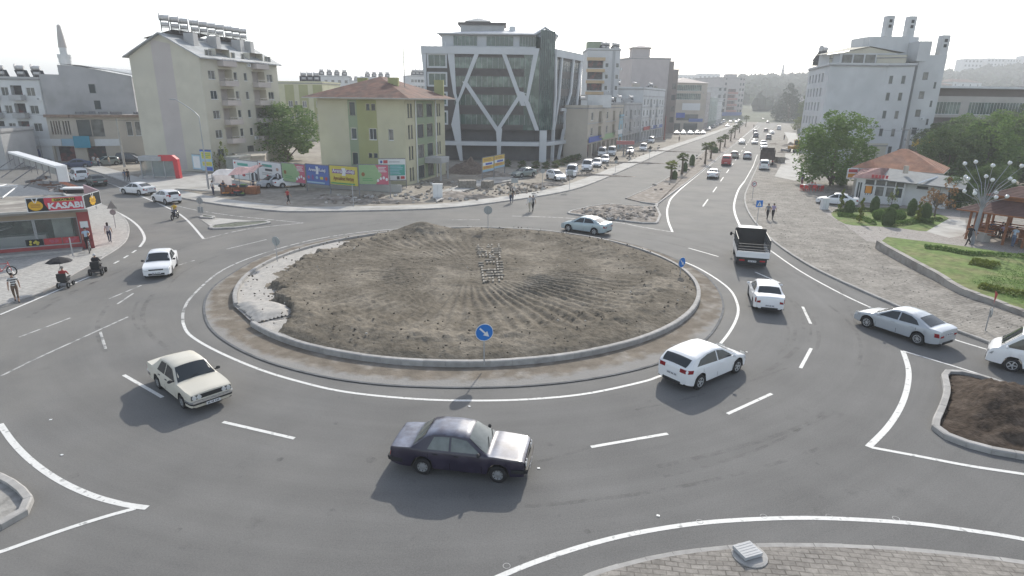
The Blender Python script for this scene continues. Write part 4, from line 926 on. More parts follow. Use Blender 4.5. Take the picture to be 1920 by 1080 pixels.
for i, z in enumerate(fl):
 if i == 0: continue
 for u0, u1 in ((3.9,7.2),(12.4,16.0)):
  m = MB(); n_ = Vector((E_.y,-E_.x,0));
  q0, q1 = V2(B)+E_*u0, V2(B)+E_*u1
  m.prism([(q0.x, q0.y),(q0.x+n_.x*1.1, q0.y+n_.y*1.1),(q1.x+n_.x*1.1, q1.y+n_.y*1.1),(q1.x, q1.y)], z-.05, z+.12,0, bottom=True)
  o0, o1 = q0+n_*1.0, q1+n_*1.0
  m.prism([(o0.x, o0.y),(o0.x+n_.x*.1, o0.y+n_.y*.1),(o1.x+n_.x*.1, o1.y+n_.y*.1),(o1.x, o1.y)], z+.12, z+.75,0)
  m.prism([(q0.x, q0.y),(o0.x, o0.y),(o0.x+E_.x*.1, o0.y+E_.y*.1),(q0.x+E_.x*.1, q0.y+E_.y*.1)], z+.12, z+.75,0)
  b_ = m.build('balcony', stained('balcony_pink',(.46,.42,.40),(.38,.35,.34)), t)
  r_ = MB(); r_.tube([(o0.x, o0.y, z+1.05),(o1.x, o1.y, z+1.05)],.03,5); [r_.tube([(p.x, p.y, z+.7),(p.x, p.y, z+1.05)],.02,4) for p in (o0.lerp(o1, k/5) for k in range(6))]
  bb = r_.build('railing', STEEL, None); bb.parent = b_
  for v_ in bb.data.vertices: v_.co -= Vector(t['_o'])
mid0, mid1 = (V2(A)+V2(B))/2,(V2(C)+V2(Dd))/2
for k in range(10):
 p = mid0.lerp(mid1,.02+.098*k+(.02 if k > 2 else 0)+(.015 if k > 6 else 0)); heater(t, p.x+.6, p.y,20.5, R(22),1.05, False)
m = MB()
for k in range(2): p = mid0.lerp(mid1,.05+.47*k); q = mid0.lerp(mid1,.46+.47*k); m.add([(p.x-3.6, p.y,19.6),(p.x+1.2, p.y,20.9),(q.x+1.2, q.y,20.9),(q.x-3.6, q.y,19.6)],[(0,1,2,3),(3,2,1,0)])
m.build('roof_lean_to', mat('rusty_sheet',(.15,.13,.12), rough=.8, var=.3, scale=2), t)
for f_ in (.16,.42,.72,.86): p = mid0.lerp(mid1, f_); MB().box((p.x+2.2, p.y,19.6),(1.5,1.5,2.0)).build('chimney', W_GREY, t)
# --- grey party-wall block and two-storey shops on the left
t = site('apartment_block',(-85,122,0), 'grey white block with a bare party wall, balconies and a lean-to roof, far left', 'building')
S6 = (-80.3,107.0)
wall_of(t,[(-98,104), S6,(-80,134),(-98,134)],0,13.6,{0: [(x, x+w_, z, z+h_, s_) if s_ else (x, x+w_, z-.5, z+h_, None,1.0,1) for x, w_, h_, s_ in ((4,2,1.7, None),(7,1.2,1.4, 'w2'),(9,2.4,1.7, None),(12.0,1.1,1.4, 'w2'),(13.5,1.7,1.7, None),(15.8,1.3,1.4, 'w2')) for z in (5.2,8.1,11.0)]+[(u, u+3.2,.1,2.7, None,.8,1) for u in (.6,4.4,8.2,12.4)]},[W_WHITE, MATS['shop_dark'] if 'shop_dark' in MATS else mat('shop_dark',(.05,.05,.055), rough=.5, var=.5, scale=1.5, c2=(.16,.06,.06), thr=(.5,.56), scale2=.8)])
for z in (5.2,8.1,11.0):
 for x, w_ in ((3.8,2.4),(8.8,2.8),(13.3,2.1)): MB().b2(-98+x,-98+x+w_,103.1+x*.17,104.2+x*.17, z-.7, z+.2).build('balcony', W_GREY, t)
roof_slab(t,[(-98,104), S6,(-80,134),(-98,134)],13.6,.2,.2, None, parapet=.3, pm=W_GREY)
for x, y in ((-91.5,108),(-88,109),(-84.5,109),(-82.5,110)): heater(t, x, y,13.8, R(20),1)
wall_of(t,[(-80.2,107.3),(-72.0,119.5),(-76,134),(-80.1,134)],0,14.6,{0: [(7.6,8.7,8.8,10.4, 'g1'),(7.2,8.3,11.6,13.2, 'g1')]},[W_GREY, W_BEIGE], name='party_wall')
m = MB(); m.add([(-78.4,109.7,16.4),(-76.5,112.5,16.3),(-71.6,119.5,14.9),(-75,134,14.9),(-79,134,16.3)],[(0,1,2,3,4),(4,3,2,1,0)]); m.build('lean_to_roof', MATS['sheet_roof'], t)
m = MB(); m.add([(-78.6,109.8,14.5),(-72,119.5,14.5),(-72,119.5,14.8),(-76.6,112.7,16.1),(-78.6,109.8,16.2)],[(0,1,2,3,4)]); m.build('gable_wall', W_GREY, t)
# two-storey shop building
S0, S1, S2 = (-98,104),(-76.5,107.6),(-66.6,112.4)
t = site('shop_building',(-84,110,0), 'two storey beige shop building with arched windows and brown cornice, far left', 'building')
hs0 = [(.3,3.5,.1,2.7, None,.8,2)]+[(.5+.42*k,.5+.42*k+.24,4.7,7.0, None,.3,2) for k in range(4)]+[(2.4+.42*k,2.4+.42*k+.24,4.7,7.0, None,.3,2) for k in range(3)]
hs1 = [(.7,2.7,4.4,7.2, 'd1'),(2.8,4.6,4.4,7.2, 'd1'),(8.0,8.9,4.4,6.9, 'w1'),(9.3,10.2,4.4,6.9, 'w1'),(1.5,4.3,.1,2.7, None,.8,2)]
wall_of(t,[S6, S1, S2,(-70,122),(-85,122)],0,7.9,{0: hs0,1: hs1},[W_BEIGE, W_GREY, mat('shop_dark',(.05,.05,.055), rough=.5, var=.5, scale=1.5, c2=(.16,.06,.06), thr=(.5,.56), scale2=.8)])
m = MB();
for a_, b_ in ((S6, S1),(S1, S2)):
 a_, b_ = V2(a_), V2(b_); D = (b_-a_).normalized(); N = Vector((D.y,-D.x,0))*.7
 m.prism([(a_.x, a_.y),(a_.x+N.x, a_.y+N.y),(b_.x+N.x, b_.y+N.y),(b_.x, b_.y)],7.6,8.05,0, bottom=True)
m.prism([S6, S1, S2,(-70,122),(-85,122)],7.9,8.0,1); m.build('roof',[mat('brown_cornice',(.26,.19,.15), rough=.9, var=.2), MATS['roof_grey']], t)
random.seed(3)
for k in range(7): q = V2(S1).lerp(V2(S2), k/7)+Vector((random.uniform(-1,0),2+random.random()*3,0)); MB().box((q.x, q.y,8.2),(random.uniform(.6,1.8), random.uniform(.5,1), random.uniform(.3,.7)),0, random.random()).build('roof_scrap', STEEL, t)
sgn_par = t
def sign_board(name, a, b, z0, z1, col, label, cat='sign', out=.15, texts=(), th=.12, frame=None, group=None, tm=None, par=None):
 a, b = Vector((a[0], a[1],0)), Vector((b[0], b[1],0)); D = (b-a).normalized(); N = Vector((D.y,-D.x,0)); a2, b2 = a+N*out, b+N*out
 c = (a2+b2)/2; t_ = site(name,(c.x, c.y, z0), label, cat, group); m = MB()
 m.prism([(a2.x, a2.y),(b2.x, b2.y),(b2.x-N.x*th, b2.y-N.y*th),(a2.x-N.x*th, a2.y-N.y*th)], z0, z1,0, bottom=True); m.build('board', col, t_)
 rz = math.atan2(D.y, D.x)
 for s_, sz, u, v, mt in texts:
  q = a2+D*(b2-a2).length*u+N*.02; text_obj(s_, sz, mt,(q.x, q.y, z0+(z1-z0)*v), rz, par=t_)
 return t_, a2, b2, D, N, rz
def flat(n, c, **k): return mat(n, c, rough=.5, var=.04, scale=3, **k)
SG_W = flat('sign_white',(.62,.64,.65)); SG_R = flat('sign_red',(.42,.065,.07)); SG_B = flat('sign_blue',(.05,.10,.38)); SG_T = flat('sign_teal',(.04,.25,.36)); SG_Y = flat('sign_yellow',(.54,.47,.09)); SG_P = flat('sign_purple',(.22,.10,.26)); SG_O = flat('sign_orange',(.60,.24,.03)); SG_K = flat('sign_black',(.02,.022,.025)); SG_G = flat('sign_green',(.10,.30,.12)); SG_BL2 = flat('sign_royal_blue',(.09,.15,.38)); SG_PK = flat('sign_pink',(.45,.12,.17)); SG_LB = flat('sign_pale_blue',(.30,.45,.55)); SG_LG = flat('sign_light_green',(.25,.38,.20)); SG_BR = flat('sign_brown',(.25,.12,.05))
u = V2(S1)-V2(S0); s_ = lambda f: (S0[0]+u.x*f, S0[1]+u.y*f)
sign_board('shop_sign', s_(.45), s_(.70),2.8,4.3, SG_P, 'purple and red fascia sign of the clothing shop, leftmost of the far shops', texts=())
for f_, m__ in ((.57, SG_R),(.67, SG_O)):
 q = s_(f_); nm = MB(); nm.X = Matrix.Translation((q[0]+.03, q[1]-.2,3.6)) @ Matrix.Rotation(math.atan2(u.y, u.x),4, 'Z'); nm.cyl((0,0,0),.6,.06,18,0, axis='y'); tag(nm.build('sign_disc', m__), 'round %s disc mounted on the purple shop fascia' % ('red' if m__ is SG_R else 'orange'), 'sign')
sign_board('shop_sign', s_(.705), s_(.90),2.8,4.0, SG_W, 'long white fascia sign beside the purple one on the far shops', texts=())
sign_board('shop_sign', s_(.905), s_(.995),2.8,4.0, SG_LB, 'pale blue fascia sign at the corner of the far shops')
sign_board('shop_sign',(S1[0]+.1, S1[1]-.3),(S1[0]+2.4, S1[1]+.5),2.5,4.5, SG_T, 'teal corner sign with white lettering above the far shop door', out=.5)
u2 = V2(S2)-V2(S1); sign_board('shop_sign',(S1[0]+u2.x*.26, S1[1]+u2.y*.26),(S1[0]+u2.x*.6, S1[1]+u2.y*.6),2.7,3.9, SG_W, 'blank white fascia sign right of the teal corner sign')
m = MB(); random.seed(11)
goods = [mat('cloth_%s' % n, c, rough=.9, var=.2, world=False) for n, c in (('red',(.35,.05,.05)),('blue',(.06,.10,.25)),('teal',(.08,.28,.26)),('white',(.5,.5,.5)),('purple',(.2,.08,.2)))]
for k in range(34):
 q = s_(.46+.3*random.random()); m.box((q[0]+random.uniform(-.1,.3), q[1]-.5-random.random()*1.2, random.uniform(.9,2.0)),(.5,.15,.9), random.randrange(5), random.uniform(-.3,.3))
tag(m.build('hanging_clothes', goods), 'racks of red, blue and white clothes hung outside the far left shop', 'clothes', kind='stuff')
# minaret behind
q = (-97.5,139); t = site('minaret',(q[0], q[1],0), 'slender white minaret with a pointed cap and one balcony, far left skyline', 'minaret')
ms = W_WHITE; zt = ZT(q,45); zb_ = ZT(q,118)
MB().lathe([(.85,0),(.85, zb_-1.2),(1.2, zb_+.2),(1.2, zb_+1.0),(.7, zb_+1.0),(.7, zb_+3.2)],14,0,(q[0], q[1],0)).build('shaft', ms, t, smooth=30)
MB().lathe([(.8, zb_+3.1),(.6, zb_+5.5),(.35, zb_+7.5),(.0, zt)],14,0,(q[0], q[1],0)).build('cap', stained('minaret_cap',(.45,.42,.40),(.40,.37,.36)), t, smooth=40)
m = MB(); m.lathe([(1.3, zb_+1.0),(1.3, zb_+1.7),(1.2, zb_+1.7),(1.2, zb_+1.0)],14,0,(q[0], q[1],0)); m.build('balcony', ms, t)
# --- yellow hip-roofed building
A, B, C = Vector((-31.2,90.6,0)), Vector((-14.8,84.0,0)), None
B = G(764,348); A = B+Vector((-math.cos(R(15)), math.sin(R(15)),0))*13.1; Dd = (B-A).normalized(); Pn = Vector((-Dd.y, Dd.x,0)); C = G(830,309); C = B+Pn*14.5+Dd*.0
D4 = A+Pn*14.5; ft = [A, B, C, D4]
t = site('office_building',((A.x+C.x)/2,(A.y+C.y)/2,0), 'pale yellow and olive four storey block with red hip roof behind the hoardings', 'building')
W = LEN(A, B); ws = W/15.6
f0 = [(x*ws, x2*ws, z, z2, s_) for x, x2, z, z2, s_ in ((5.9,6.9,9.2,10.9, 'd1'),(5.9,6.9,6.0,7.5, 'w1'),(5.9,6.9,2.6,4.2, 'd1'),(8.9,9.5,9.9,10.7, 'd1'),(9.8,10.5,9.9,10.7, 'd1'),(9.2,10.5,6.0,7.5, 'w2'),(8.9,9.5,3.6,4.2, 'd1'),(9.8,10.5,3.6,4.2, 'd1'),(12.6,13.5,6.0,7.5, 'w1'))]
f1 = [(a, b, z, z+1.8, 'd%d' % k) for z in (9.0,6.2,3.4,.5) for a, b, k in ((.9,1.5,1),(1.8,2.4,1),(4.0,6.2,3),(7.4,9.6,3),(11.2,11.8,1),(12.1,12.7,1))]
wall_of(t, ft,0,11.4,{0: f0,1: f1},[stained('yellow_cream',(.48,.46,.33),(.44,.42,.32)), W_OLIVE])
def patch(t, p0, p1, u0, u1, z0, z1, m_, holes=(), nm='painted_panel', o=.02):
 D = (V2(p1)-V2(p0)).normalized(); N = Vector((D.y,-D.x,0))*o; a_, b_ = V2(p0)+D*u0+N, V2(p0)+D*u1+N
 mm = MB(); facade(mm, a_, b_, z0, z1,[(h[0]-u0-.06, h[1]-u0+.06, h[2]-.06, h[3]+.06, o) for h in holes if u0 < (h[0]+h[1])/2 < u1],0); return mm.build(nm, m_, t)
patch(t, A, B,5.6*ws,7.2*ws,.6,11.2, W_SAGE, f0); patch(t, A, B,7.2*ws,10.7*ws,.6,11.2, W_OLIVE, f0); patch(t, B, C,3.6,10.2,.3,11.2, W_SAGE, f1)
m = MB(); a_ = B+Pn*3.3+Dd*.12; m.tube([(a_.x, a_.y,0),(a_.x, a_.y,11.2)],.09,6); a_ = B+Pn*10.6+Dd*.12; m.tube([(a_.x, a_.y,0),(a_.x, a_.y,11.2)],.09,6); m.build('drainpipe', FR_W, t)
hip(t, ft,11.5,2.9,2.0, T_RED)
for u_, v_ in ((.30,.42),(.72,.32),(.96,.95)): q = A.lerp(B, u_)+Pn*14.5*v_; MB().box((q.x, q.y,12.9),(1.4,1.0,2.6)).build('chimney', W_OLIVE, t)
m = MB(); a_ = B+Pn*6.2; m.prism([(a_.x, a_.y),(a_.x+Dd.x*2.6, a_.y+Dd.y*2.6),(a_.x+Dd.x*2.6+Pn.x*3.2, a_.y+Dd.y*2.6+Pn.y*3.2),(a_.x+Pn.x*3.2, a_.y+Pn.y*3.2)],2.5,3.3,0, bottom=True)
for k in (0,1): p = a_+Dd*2.4+Pn*(.2+2.8*k); m.box((p.x, p.y,1.25),(.25,.25,2.5))
m.build('entrance_canopy', W_GREY, t)
q = A.lerp(B,.80)+Pn*6; MB().tube([(q.x, q.y,12.5),(q.x, q.y,19)],.05,5).build('mast', STEEL, t)
# --- dark glass building with the white slanting frame
A, B = Vector((-16.9,119.6,0)), Vector((4.6,119.6,0)); C = Vector((7.5,122.6,0)); E1 = Vector((14.2,136.5,0)); E2 = Vector((-16.9,146,0)); ft = [A, B, C, E1, E2]
t = site('office_building',(-1,130,0), 'dark glass office block with a slanting white lattice frame and glazed corner', 'building')
GW = 21.5; TOPZ = 20.6; band_ = mat('taupe_cladding',(.075,.066,.064), rough=.5, var=.12, scale=.5, spec=.4); FRM = mat('white_cladding',(.52,.54,.56), rough=.5, var=.06, scale=.3, spec=.3)
m = MB(); m.prism([(p.x, p.y) for p in (A, B, C, E1, E2)],5.9, TOPZ,0, bottom=True); m.build('wall', band_, t)
core = [A+Vector((1.5,2.2,0)), B+Vector((-.5,2.2,0)), C+Vector((-1.4,1.6,0)), E1+Vector((-2,-1,0)), E2+Vector((1.5,-1,0))]
m = MB(); m.prism([(p.x, p.y) for p in core],0,5.9,0); m.build('ground_floor_wall', stained('dark_ground_floor',(.13,.13,.135),(.09,.09,.095),.4), t)
def slab(t, pts, z0, z1, m_, nm): return MB().prism([(p.x, p.y) for p in pts], z0, z1,0, bottom=True).build(nm, m_, t)
slab(t,[A+Vector((-.3,-.5,0)), B+Vector((.2,-.5,0)), C+Vector((.5,0,0)), E1+Vector((.5,0,0)), E1+Vector((-1,0,0)), B+Vector((-.6,1.8,0)), A+Vector((-.3,1.8,0))],2.95,3.7, FRM, 'first_floor_beam')
# window bands as proud glazed strips, each its own part
def strip_win(p0, p1, u0, u1, z0, z1, m_, n, nm='window_band', mull=FR_G, o=.03):
 D = (V2(p1)-V2(p0)).normalized(); N = Vector((D.y,-D.x,0)); a_, b_ = V2(p0)+D*u0+N*o, V2(p0)+D*u1+N*o
 g = MB().add([(a_.x, a_.y, z0),(b_.x, b_.y, z0),(b_.x, b_.y, z1),(a_.x, a_.y, z1)],[(0,1,2,3)]); w_ = g.build(nm, m_, t)
 q = MB();
 for k in range(n+1): p = a_.lerp(b_, k/n); q.box((p.x+N.x*.02, p.y+N.y*.02,(z0+z1)/2),(.06,.06, z1-z0),0, math.atan2(D.y, D.x))
 mu = q.build('mullions', mull, None); mu.parent = w_
 for v_ in mu.data.vertices: v_.co -= Vector(t['_o'])
rows = [(6.9,8.7),(10.4,12.3),(13.7,15.6),(17.0,18.9)]
for z0, z1 in rows: strip_win(A, B,5.6,19.9, z0, z1, WIN_GR,14)
for z0, z1 in rows: strip_win(C, E1,.8, LEN(C, E1)-.5, z0, z1, WIN_G,10)
strip_win(B, C,.05, LEN(B, C)-.05,5.9, TOPZ+3.2, WIN_GR,7, 'glazed_corner', FR_D); strip_win(A, B,18.6,21.5,5.9,20.4, WIN_GR,3, 'glazed_corner', FR_D,.05)
for z0 in (7.0,10.4,13.9,17.2): o_ = MB(); p = A; window(t,(A.x, A.y-.03),(B.x, B.y-.03),.75,4.0, z0, z0+2.1, 'G3',.0);
for z0 in (7.0,10.4,13.9,17.2):
 m = MB(); [m.b2(A.x+x0, A.x+x1, A.y-.22, A.y+.02, zz0, zz1) for x0, x1, zz0, zz1 in ((.5,4.25, z0-.25, z0),(.5,4.25, z0+2.1, z0+2.35),(.5,.75, z0, z0+2.1),(4.0,4.25, z0, z0+2.1))]; m.build('window_surround', FRM, t)
def bar(pts, w_, mname='frame_bar', p0=A, p1=B, o=.30, th=.55):
 D = (V2(p1)-V2(p0)).normalized(); N = Vector((D.y,-D.x,0)); m = MB()
 if not hasattr(w_, '__len__'): w_ = [w_]*len(pts)
 for (a_, b_),(wa, wb) in zip(zip(pts, pts[1:]), zip(w_, w_[1:])):
  vs = []
  for oo in (o, o-th):
   for (uu, zz), ww in ((a_, wa),(b_, wb)):
    for s_ in (-.5,.5): q = V2(p0)+D*(uu+ww*s_)+N*oo; vs.append((q.x, q.y, zz))
  m.add(vs,[(0,1,3,2),(4,6,7,5),(0,2,6,4),(1,5,7,3),(0,4,5,1),(2,3,7,6)])
 return m.build(mname, FRM, t)
bar([(-.1, TOPZ+.15),(.2,14),(-.3,3.7)],[1.0,.3,.3]); bar([(-.3, TOPZ-.35),(21.4, TOPZ-.35)],0)
m = MB(); m.b2(A.x-.5, B.x-1.0, A.y-.42, A.y-.0, TOPZ-1.15, TOPZ+.12); m.build('top_beam', FRM, t)
bar([(4.9, TOPZ),(5.6,12.5),(6.1,10.9)],[1.4,.55,.45]); bar([(6.1,10.9),(5.7,6.8),(6.7,0)],[.45,1.7,.55], o=.32)
bar([(10.2, TOPZ-.1),(7.6,14.3),(6.1,10.8)],[.85,.7,.4], o=.36); bar([(7.5,14.6),(13.9,5.6)],[.9,.9], o=.34)
bar([(14.0,6.2),(14.0,3.7),(14.0,0)],[1.2,.85,.7], o=.38); bar([(13.7,5.8),(18.1,12.5)],[.8,.8], o=.31); bar([(14.8, TOPZ-1.0),(17.6,12.6),(18.6,10.4)],[.8,.8,.9], o=.35)
bar([(20.9, TOPZ),(19.2,11.2)],[.95,.55], o=.33); bar([(17.9,12.9),(19.3,11.0),(21.3,5.9)],[1.3,.9,.8], o=.37); bar([(19.6,12.4),(17.6,13.0)],[.1,.9], o=.30)
L2 = LEN(C, E1)
bar([(.2, TOPZ),(.9,12.5),(.1,5.9)],[.7,.7,.5], p0=C, p1=E1); bar([(3.6, TOPZ),(2.6,12),(.5,5.9),(.3,0)],[.7,.6,.5,.5], p0=C, p1=E1, o=.33)
bar([(10, TOPZ),(9.0,13),(6.0,9.0),(6.2,6),(3.6,0)],[.8,.7,.6,.6,.5], p0=C, p1=E1, o=.36); bar([(L2-.6, TOPZ),(L2-2.2,12),(L2-3,6.5),(L2-8.5,0)],[1.4,.8,.6,.5], p0=C, p1=E1, o=.31)
D_ = (E1-C).normalized(); N_ = Vector((D_.y,-D_.x,0)); q0, q1 = C+N_*.42, E1+N_*.42; slab(t,[C+N_*.42, E1+N_*.42, E1, C], TOPZ-1.2, TOPZ+.15, FRM, 'top_beam'); slab(t,[C+D_*4+N_*.28, C+D_*10+N_*.28, C+D_*10, C+D_*4],9.4,10.0, FRM, 'cross_beam')
MB().box((B.x+1.0, B.y-.1,2.95),(1.35,1.0,5.9)).build('pillar', FRM, t)
# penthouse with sheet gable roof and glazed gable end
ph = [Vector((-13.8,122.0,0)), Vector((4.4,122.0,0)), Vector((6.6,124,0)), Vector((7.0,135,0)), Vector((-13.8,138,0))]
m = MB(); m.prism([(p.x, p.y) for p in ph], TOPZ, TOPZ+2.4,0); m.build('penthouse_wall', FRM, t)
for u0, u1 in ((2.2,6.6),(8.4,13.4),(14.6,17.8)): strip_win(ph[0], ph[1], u0, u1, TOPZ+.5, TOPZ+2.2, WIN_GR,6)
m = MB(); zR = TOPZ+2.5; ridge_a, ridge_b = Vector((-8.5,129,0)), Vector((6.2,126.6,0)); e0, e1, e2, e3 = Vector((-14.6,121.2,0)), Vector((3.6,120.9,0)), Vector((8.2,124.2,0)), Vector((8.4,137,0)); e4 = Vector((-14.6,139,0))
def P3(p, z): return (p.x, p.y, z)
m.add([P3(e0, zR), P3(e1, zR), P3(ridge_b, zR+1.5), P3(ridge_a, zR+1.3)],[(0,1,2,3),(3,2,1,0)]); m.add([P3(e2, zR), P3(e3, zR), P3(ridge_b, zR+1.5)],[(0,1,2),(2,1,0)]); m.add([P3(e3, zR), P3(e4, zR), P3(ridge_a, zR+1.3), P3(ridge_b, zR+1.5)],[(0,1,2,3)]); m.add([P3(e4, zR), P3(e0, zR), P3(ridge_a, zR+1.3)],[(0,1,2)])
m.tube([P3(e1, zR), P3(ridge_b+Vector((-.6,-2.8,0)), zR+1.5), P3(e2, zR)],.22,6,0); m.tube([P3(e0, zR), P3(e1, zR)],.16,6)
m.build('roof', mat('pale_sheet_roof',(.58,.59,.60), rough=.45, var=.1, scale=.6, spec=.3), t)
m = MB(); m.add([P3(e1+Vector((.3,.6,0)), TOPZ), P3(e2+Vector((-.5,.4,0)), TOPZ), P3(e2+Vector((-.5,.4,0)), zR), P3(ridge_b+Vector((-.4,-2.2,0)), zR+1.3), P3(e1+Vector((.3,.6,0)), zR)],[(0,1,2,3,4)]); m.build('gable_glazing', WIN_GR, t)
q = Vector((-7.2,128,0)); z1, z2, z3 = ZT(q,51), ZT(q,44.5), ZT(q,33.5); m = MB(); m.b2(-10.6,-2.2,126,131,23, z1+.2,0); m.b2(-11.1,-1.8,125.6,131.4, z1+.2, z2,1); m.build('roof_turret',[W_GREY, band_], t); hip(t,[Vector((-9.6,126.5,0)), Vector((-5.0,126.5,0)), Vector((-5.0,130.5,0)), Vector((-9.6,130.5,0))], z2+.3, z3-z2-.3,.2, MATS['sheet_roof'], 'turret_roof')
m = MB(); m.box((-.6,125.5,24.3),(1.2,1.0,1.2)); m.build('chimney', W_WHITE, t)
m = MB(); m.tube([(A.x, A.y+.2, TOPZ+.9),(A.x+4, A.y+.2, TOPZ+.9)],.04,5); [m.tube([(A.x+k, A.y+.2, TOPZ),(A.x+k, A.y+.2, TOPZ+.9)],.03,4) for k in range(5)]; m.build('roof_railing', FR_W, t)
m = MB(); m.box((C.x+.6, C.y+.6,3.35),(.08,.9,.5),0, math.atan2(D_.y, D_.x)-R(90)); m.build('red_logo_panel', SG_R, t)
# --- along the avenue, left row
AVD = (G(1315,245)-G(1085,303)).normalized(); AVN = Vector((AVD.y,-AVD.x,0))       # street side
def row_block(label, px0, px1, h, wallm, depth=12, rows=3, rh=3.0, z0=.4, cols=None, st='w2', roof='flat', shop=True, end_cols=(), endrows=None, name='apartment_block', heaters=0, base=None, balc=(), top=None, sets=0):
 a = G(*px0); b = G(*px1); a, b = V2(a)-AVN*sets, V2(b)-AVN*sets; D = (b-a).normalized(); N = Vector((-D.y, D.x,0)); L_ = (b-a).length
 ft = [a+N*depth, a, b, b+N*depth]
 t = site(name, tuple((a+b)/2+N*depth/2), label, 'building'); W = MB
 cols = cols if cols is not None else max(2, int(L_/3.2)); f1 = []; bl_ = []
 for r_ in range(rows):
  z = z0+(3.3 if shop else .9)+rh*r_+.7
  if z+1.5 > h: break
  for c_ in range(cols):
   u = L_*(c_+.5)/cols
   w_ = min(.85, L_/cols*.36)
   if c_ in balc: f1.append((u-1.3, u+1.3, z-.7, z+1.6, None,1.0,1)); bl_.append((u, z-.75))
   else: f1.append((u-w_, u+w_, z-.1, z+1.5, st))
 if shop:
  for c_ in range(max(1, int(L_/4))): u = L_*(c_+.5)/max(1, int(L_/4)); f1.append((u-1.6, u+1.6,.1,2.8, None,.6,2))
 f0 = [(u-.5, u+.5, z0+(1.0 if not shop else 4)+rh*r_, z0+(1.0 if not shop else 4)+rh*r_+1.3, 'd1') for u in end_cols for r_ in range(endrows or rows) if z0+4+rh*r_+1.4 < h]
 wall_of(t, ft,0, h,{1: f1,0: f0},[wallm, W_BEIGE, MATS['shop_dark']])
 for u, z in bl_:
  q = [a+D*(u-1.4), a+D*(u-1.4)-N*.9, a+D*(u+1.4)-N*.9, a+D*(u+1.4)]; m = MB(); m.prism([(p.x, p.y) for p in q], z-.1, z+.05,0, bottom=True); q = [a+D*(u-1.4)-N*.8, a+D*(u-1.4)-N*.9, a+D*(u+1.4)-N*.9, a+D*(u+1.4)-N*.8]; m.prism([(p.x, p.y) for p in q], z+.05, z+.9,0); m.build('balcony', wallm, t)
 for k in range(rows): z = z0+(3.3 if shop else .9)+rh*k-.1; slab(t,[a-N*.12, b-N*.12, b, a], z, z+.18, W_GREY, 'floor_band') if z < h-1 else 0
 random.seed(int(L_*10)); [MB().box((p.x, p.y, h+.9),(random.uniform(.8,2.4), random.uniform(.8,2.4),1.6)).build('roof_box', random.choice((W_GREY, W_BEIGE, W_WHITE)), t) for p in (a.lerp(b, random.random())+N*random.uniform(2, depth-2) for _ in range(3))]; heaters = heaters or 3
 if roof == 'flat': roof_slab(t, ft, h,.25,.2, None, parapet=.5, pm=wallm)
 else: hip(t, ft, h,1.8,.7, roof)
 for k in range(heaters): q = ft[0].lerp(ft[2],(k+1)/(heaters+1)); heater(t, q.x, q.y, h+.2, R(20),1)
 return t, ft
t, ft = row_block('beige three storey block with open balconies, next to the glass office',(1099,298),(1164,277),9.9, W_BEIGE,5,2,3.1,.6,5, balc=(1,3))
q = ft[0].lerp(ft[2],.4); MB().box((q.x, q.y,11.4),(6,7,2.6),0,.4).build('roof_room', W_WHITE, t)
D_ = (ft[2]-ft[1]).normalized()
for k,(f0_, f1_, z_, c_, l_) in enumerate(((.02,.34,3.2, SG_B, 'blue and white fascia sign over the first shop right of the glass office'),(.36,.72,3.2, SG_LG, 'pale green fascia sign in the middle of the beige row'),(.75,.98,3.6, SG_W, 'small white fascia sign at the far end of the beige row'))):
 a_, b_ = ft[1].lerp(ft[2], f0_), ft[1].lerp(ft[2], f1_); sign_board('shop_sign', a_, b_, z_, z_+1.1, c_, l_, out=.3)
row_block('beige building with a brown tiled hip roof room, second in the avenue row',(1166,276),(1198,266),10.5, W_GREY,8,2,3.1,.6,4, roof='flat', balc=(1,))
row_block('pale blue narrow house front squeezed in the avenue row',(1158.5,279),(1165,276.8),7.6, flat('blue_render',(.22,.38,.46)),8,1,3.1,.4,1, st='d1')
t = site('roof_house', tuple(V2(G(1196,262))-AVN*6), 'small roof house with a brown hip roof above the avenue row', 'building'); c_ = V2(G(1196,262))-AVN*6
ft = [c_+Vector((-5,-3,0)), c_+Vector((4,-3,0)), c_+Vector((5,5,0)), c_+Vector((-4,5,0))]
wall_of(t, ft,9.5,13.6,{0: grid((2,5,7.5),(10.8,),1.1,1.4)},[W_GREY, W_BEIGE]); hip(t, ft,13.6,1.6,.8, T_BROWN)
row_block('white four storey block with slim balconies in the avenue row',(1200,266),(1240,256),14.8, W_WHITE,13,4,3.1,.4,7, balc=(2,4), end_cols=(3,8))
for k,(x0, y0, x1, y1, c_, l_) in enumerate(((1203,265.3,1215,262,SG_R,'red shop fascia under the white four storey block'),(1218,261.4,1238,256.4,SG_BL2,'blue shop fascia under the white four storey block'))): sign_board('shop_sign', V2(G(x0,y0)), V2(G(x1,y1)),3.2,4.2, c_, l_, out=.4)
# tall blind pink wall
def blk(label, corners, h, wallm, faces={}, parapet=.4, cat='building', name='apartment_block', z0=0, roofm=None, hipm=None, hh=2, back=W_BEIGE):
 ft = [V2(p) for p in corners]; c_ = sum(ft, Vector())/4; t = site(name,(c_.x, c_.y, z0), label, cat)
 wall_of(t, ft, z0, h, faces,[wallm, back, MATS['shop_dark']])
 if hipm: hip(t, ft, h, hh,.7, hipm)
 else: roof_slab(t, ft, h,.15,.2, roofm, parapet=parapet, pm=wallm)
 return t, ft
def face_on(px0, px1, pyb, depth, dist=None):
 """four corners of a block whose front faces the camera, spanning columns px0..px1 with ground row pyb"""
 a, b = V2(G(px0, pyb)), V2(G(px1, pyb)); D = (b-a).normalized(); N = Vector((-D.y, D.x,0)); return [a, b, b+N*depth, a+N*depth]
c4 = face_on(1176,1246,253,16); t, ft = blk('tall blind pinkish wall of a tower rising behind the avenue row', c4, ZT(c4[0],110), W_PINK,{})
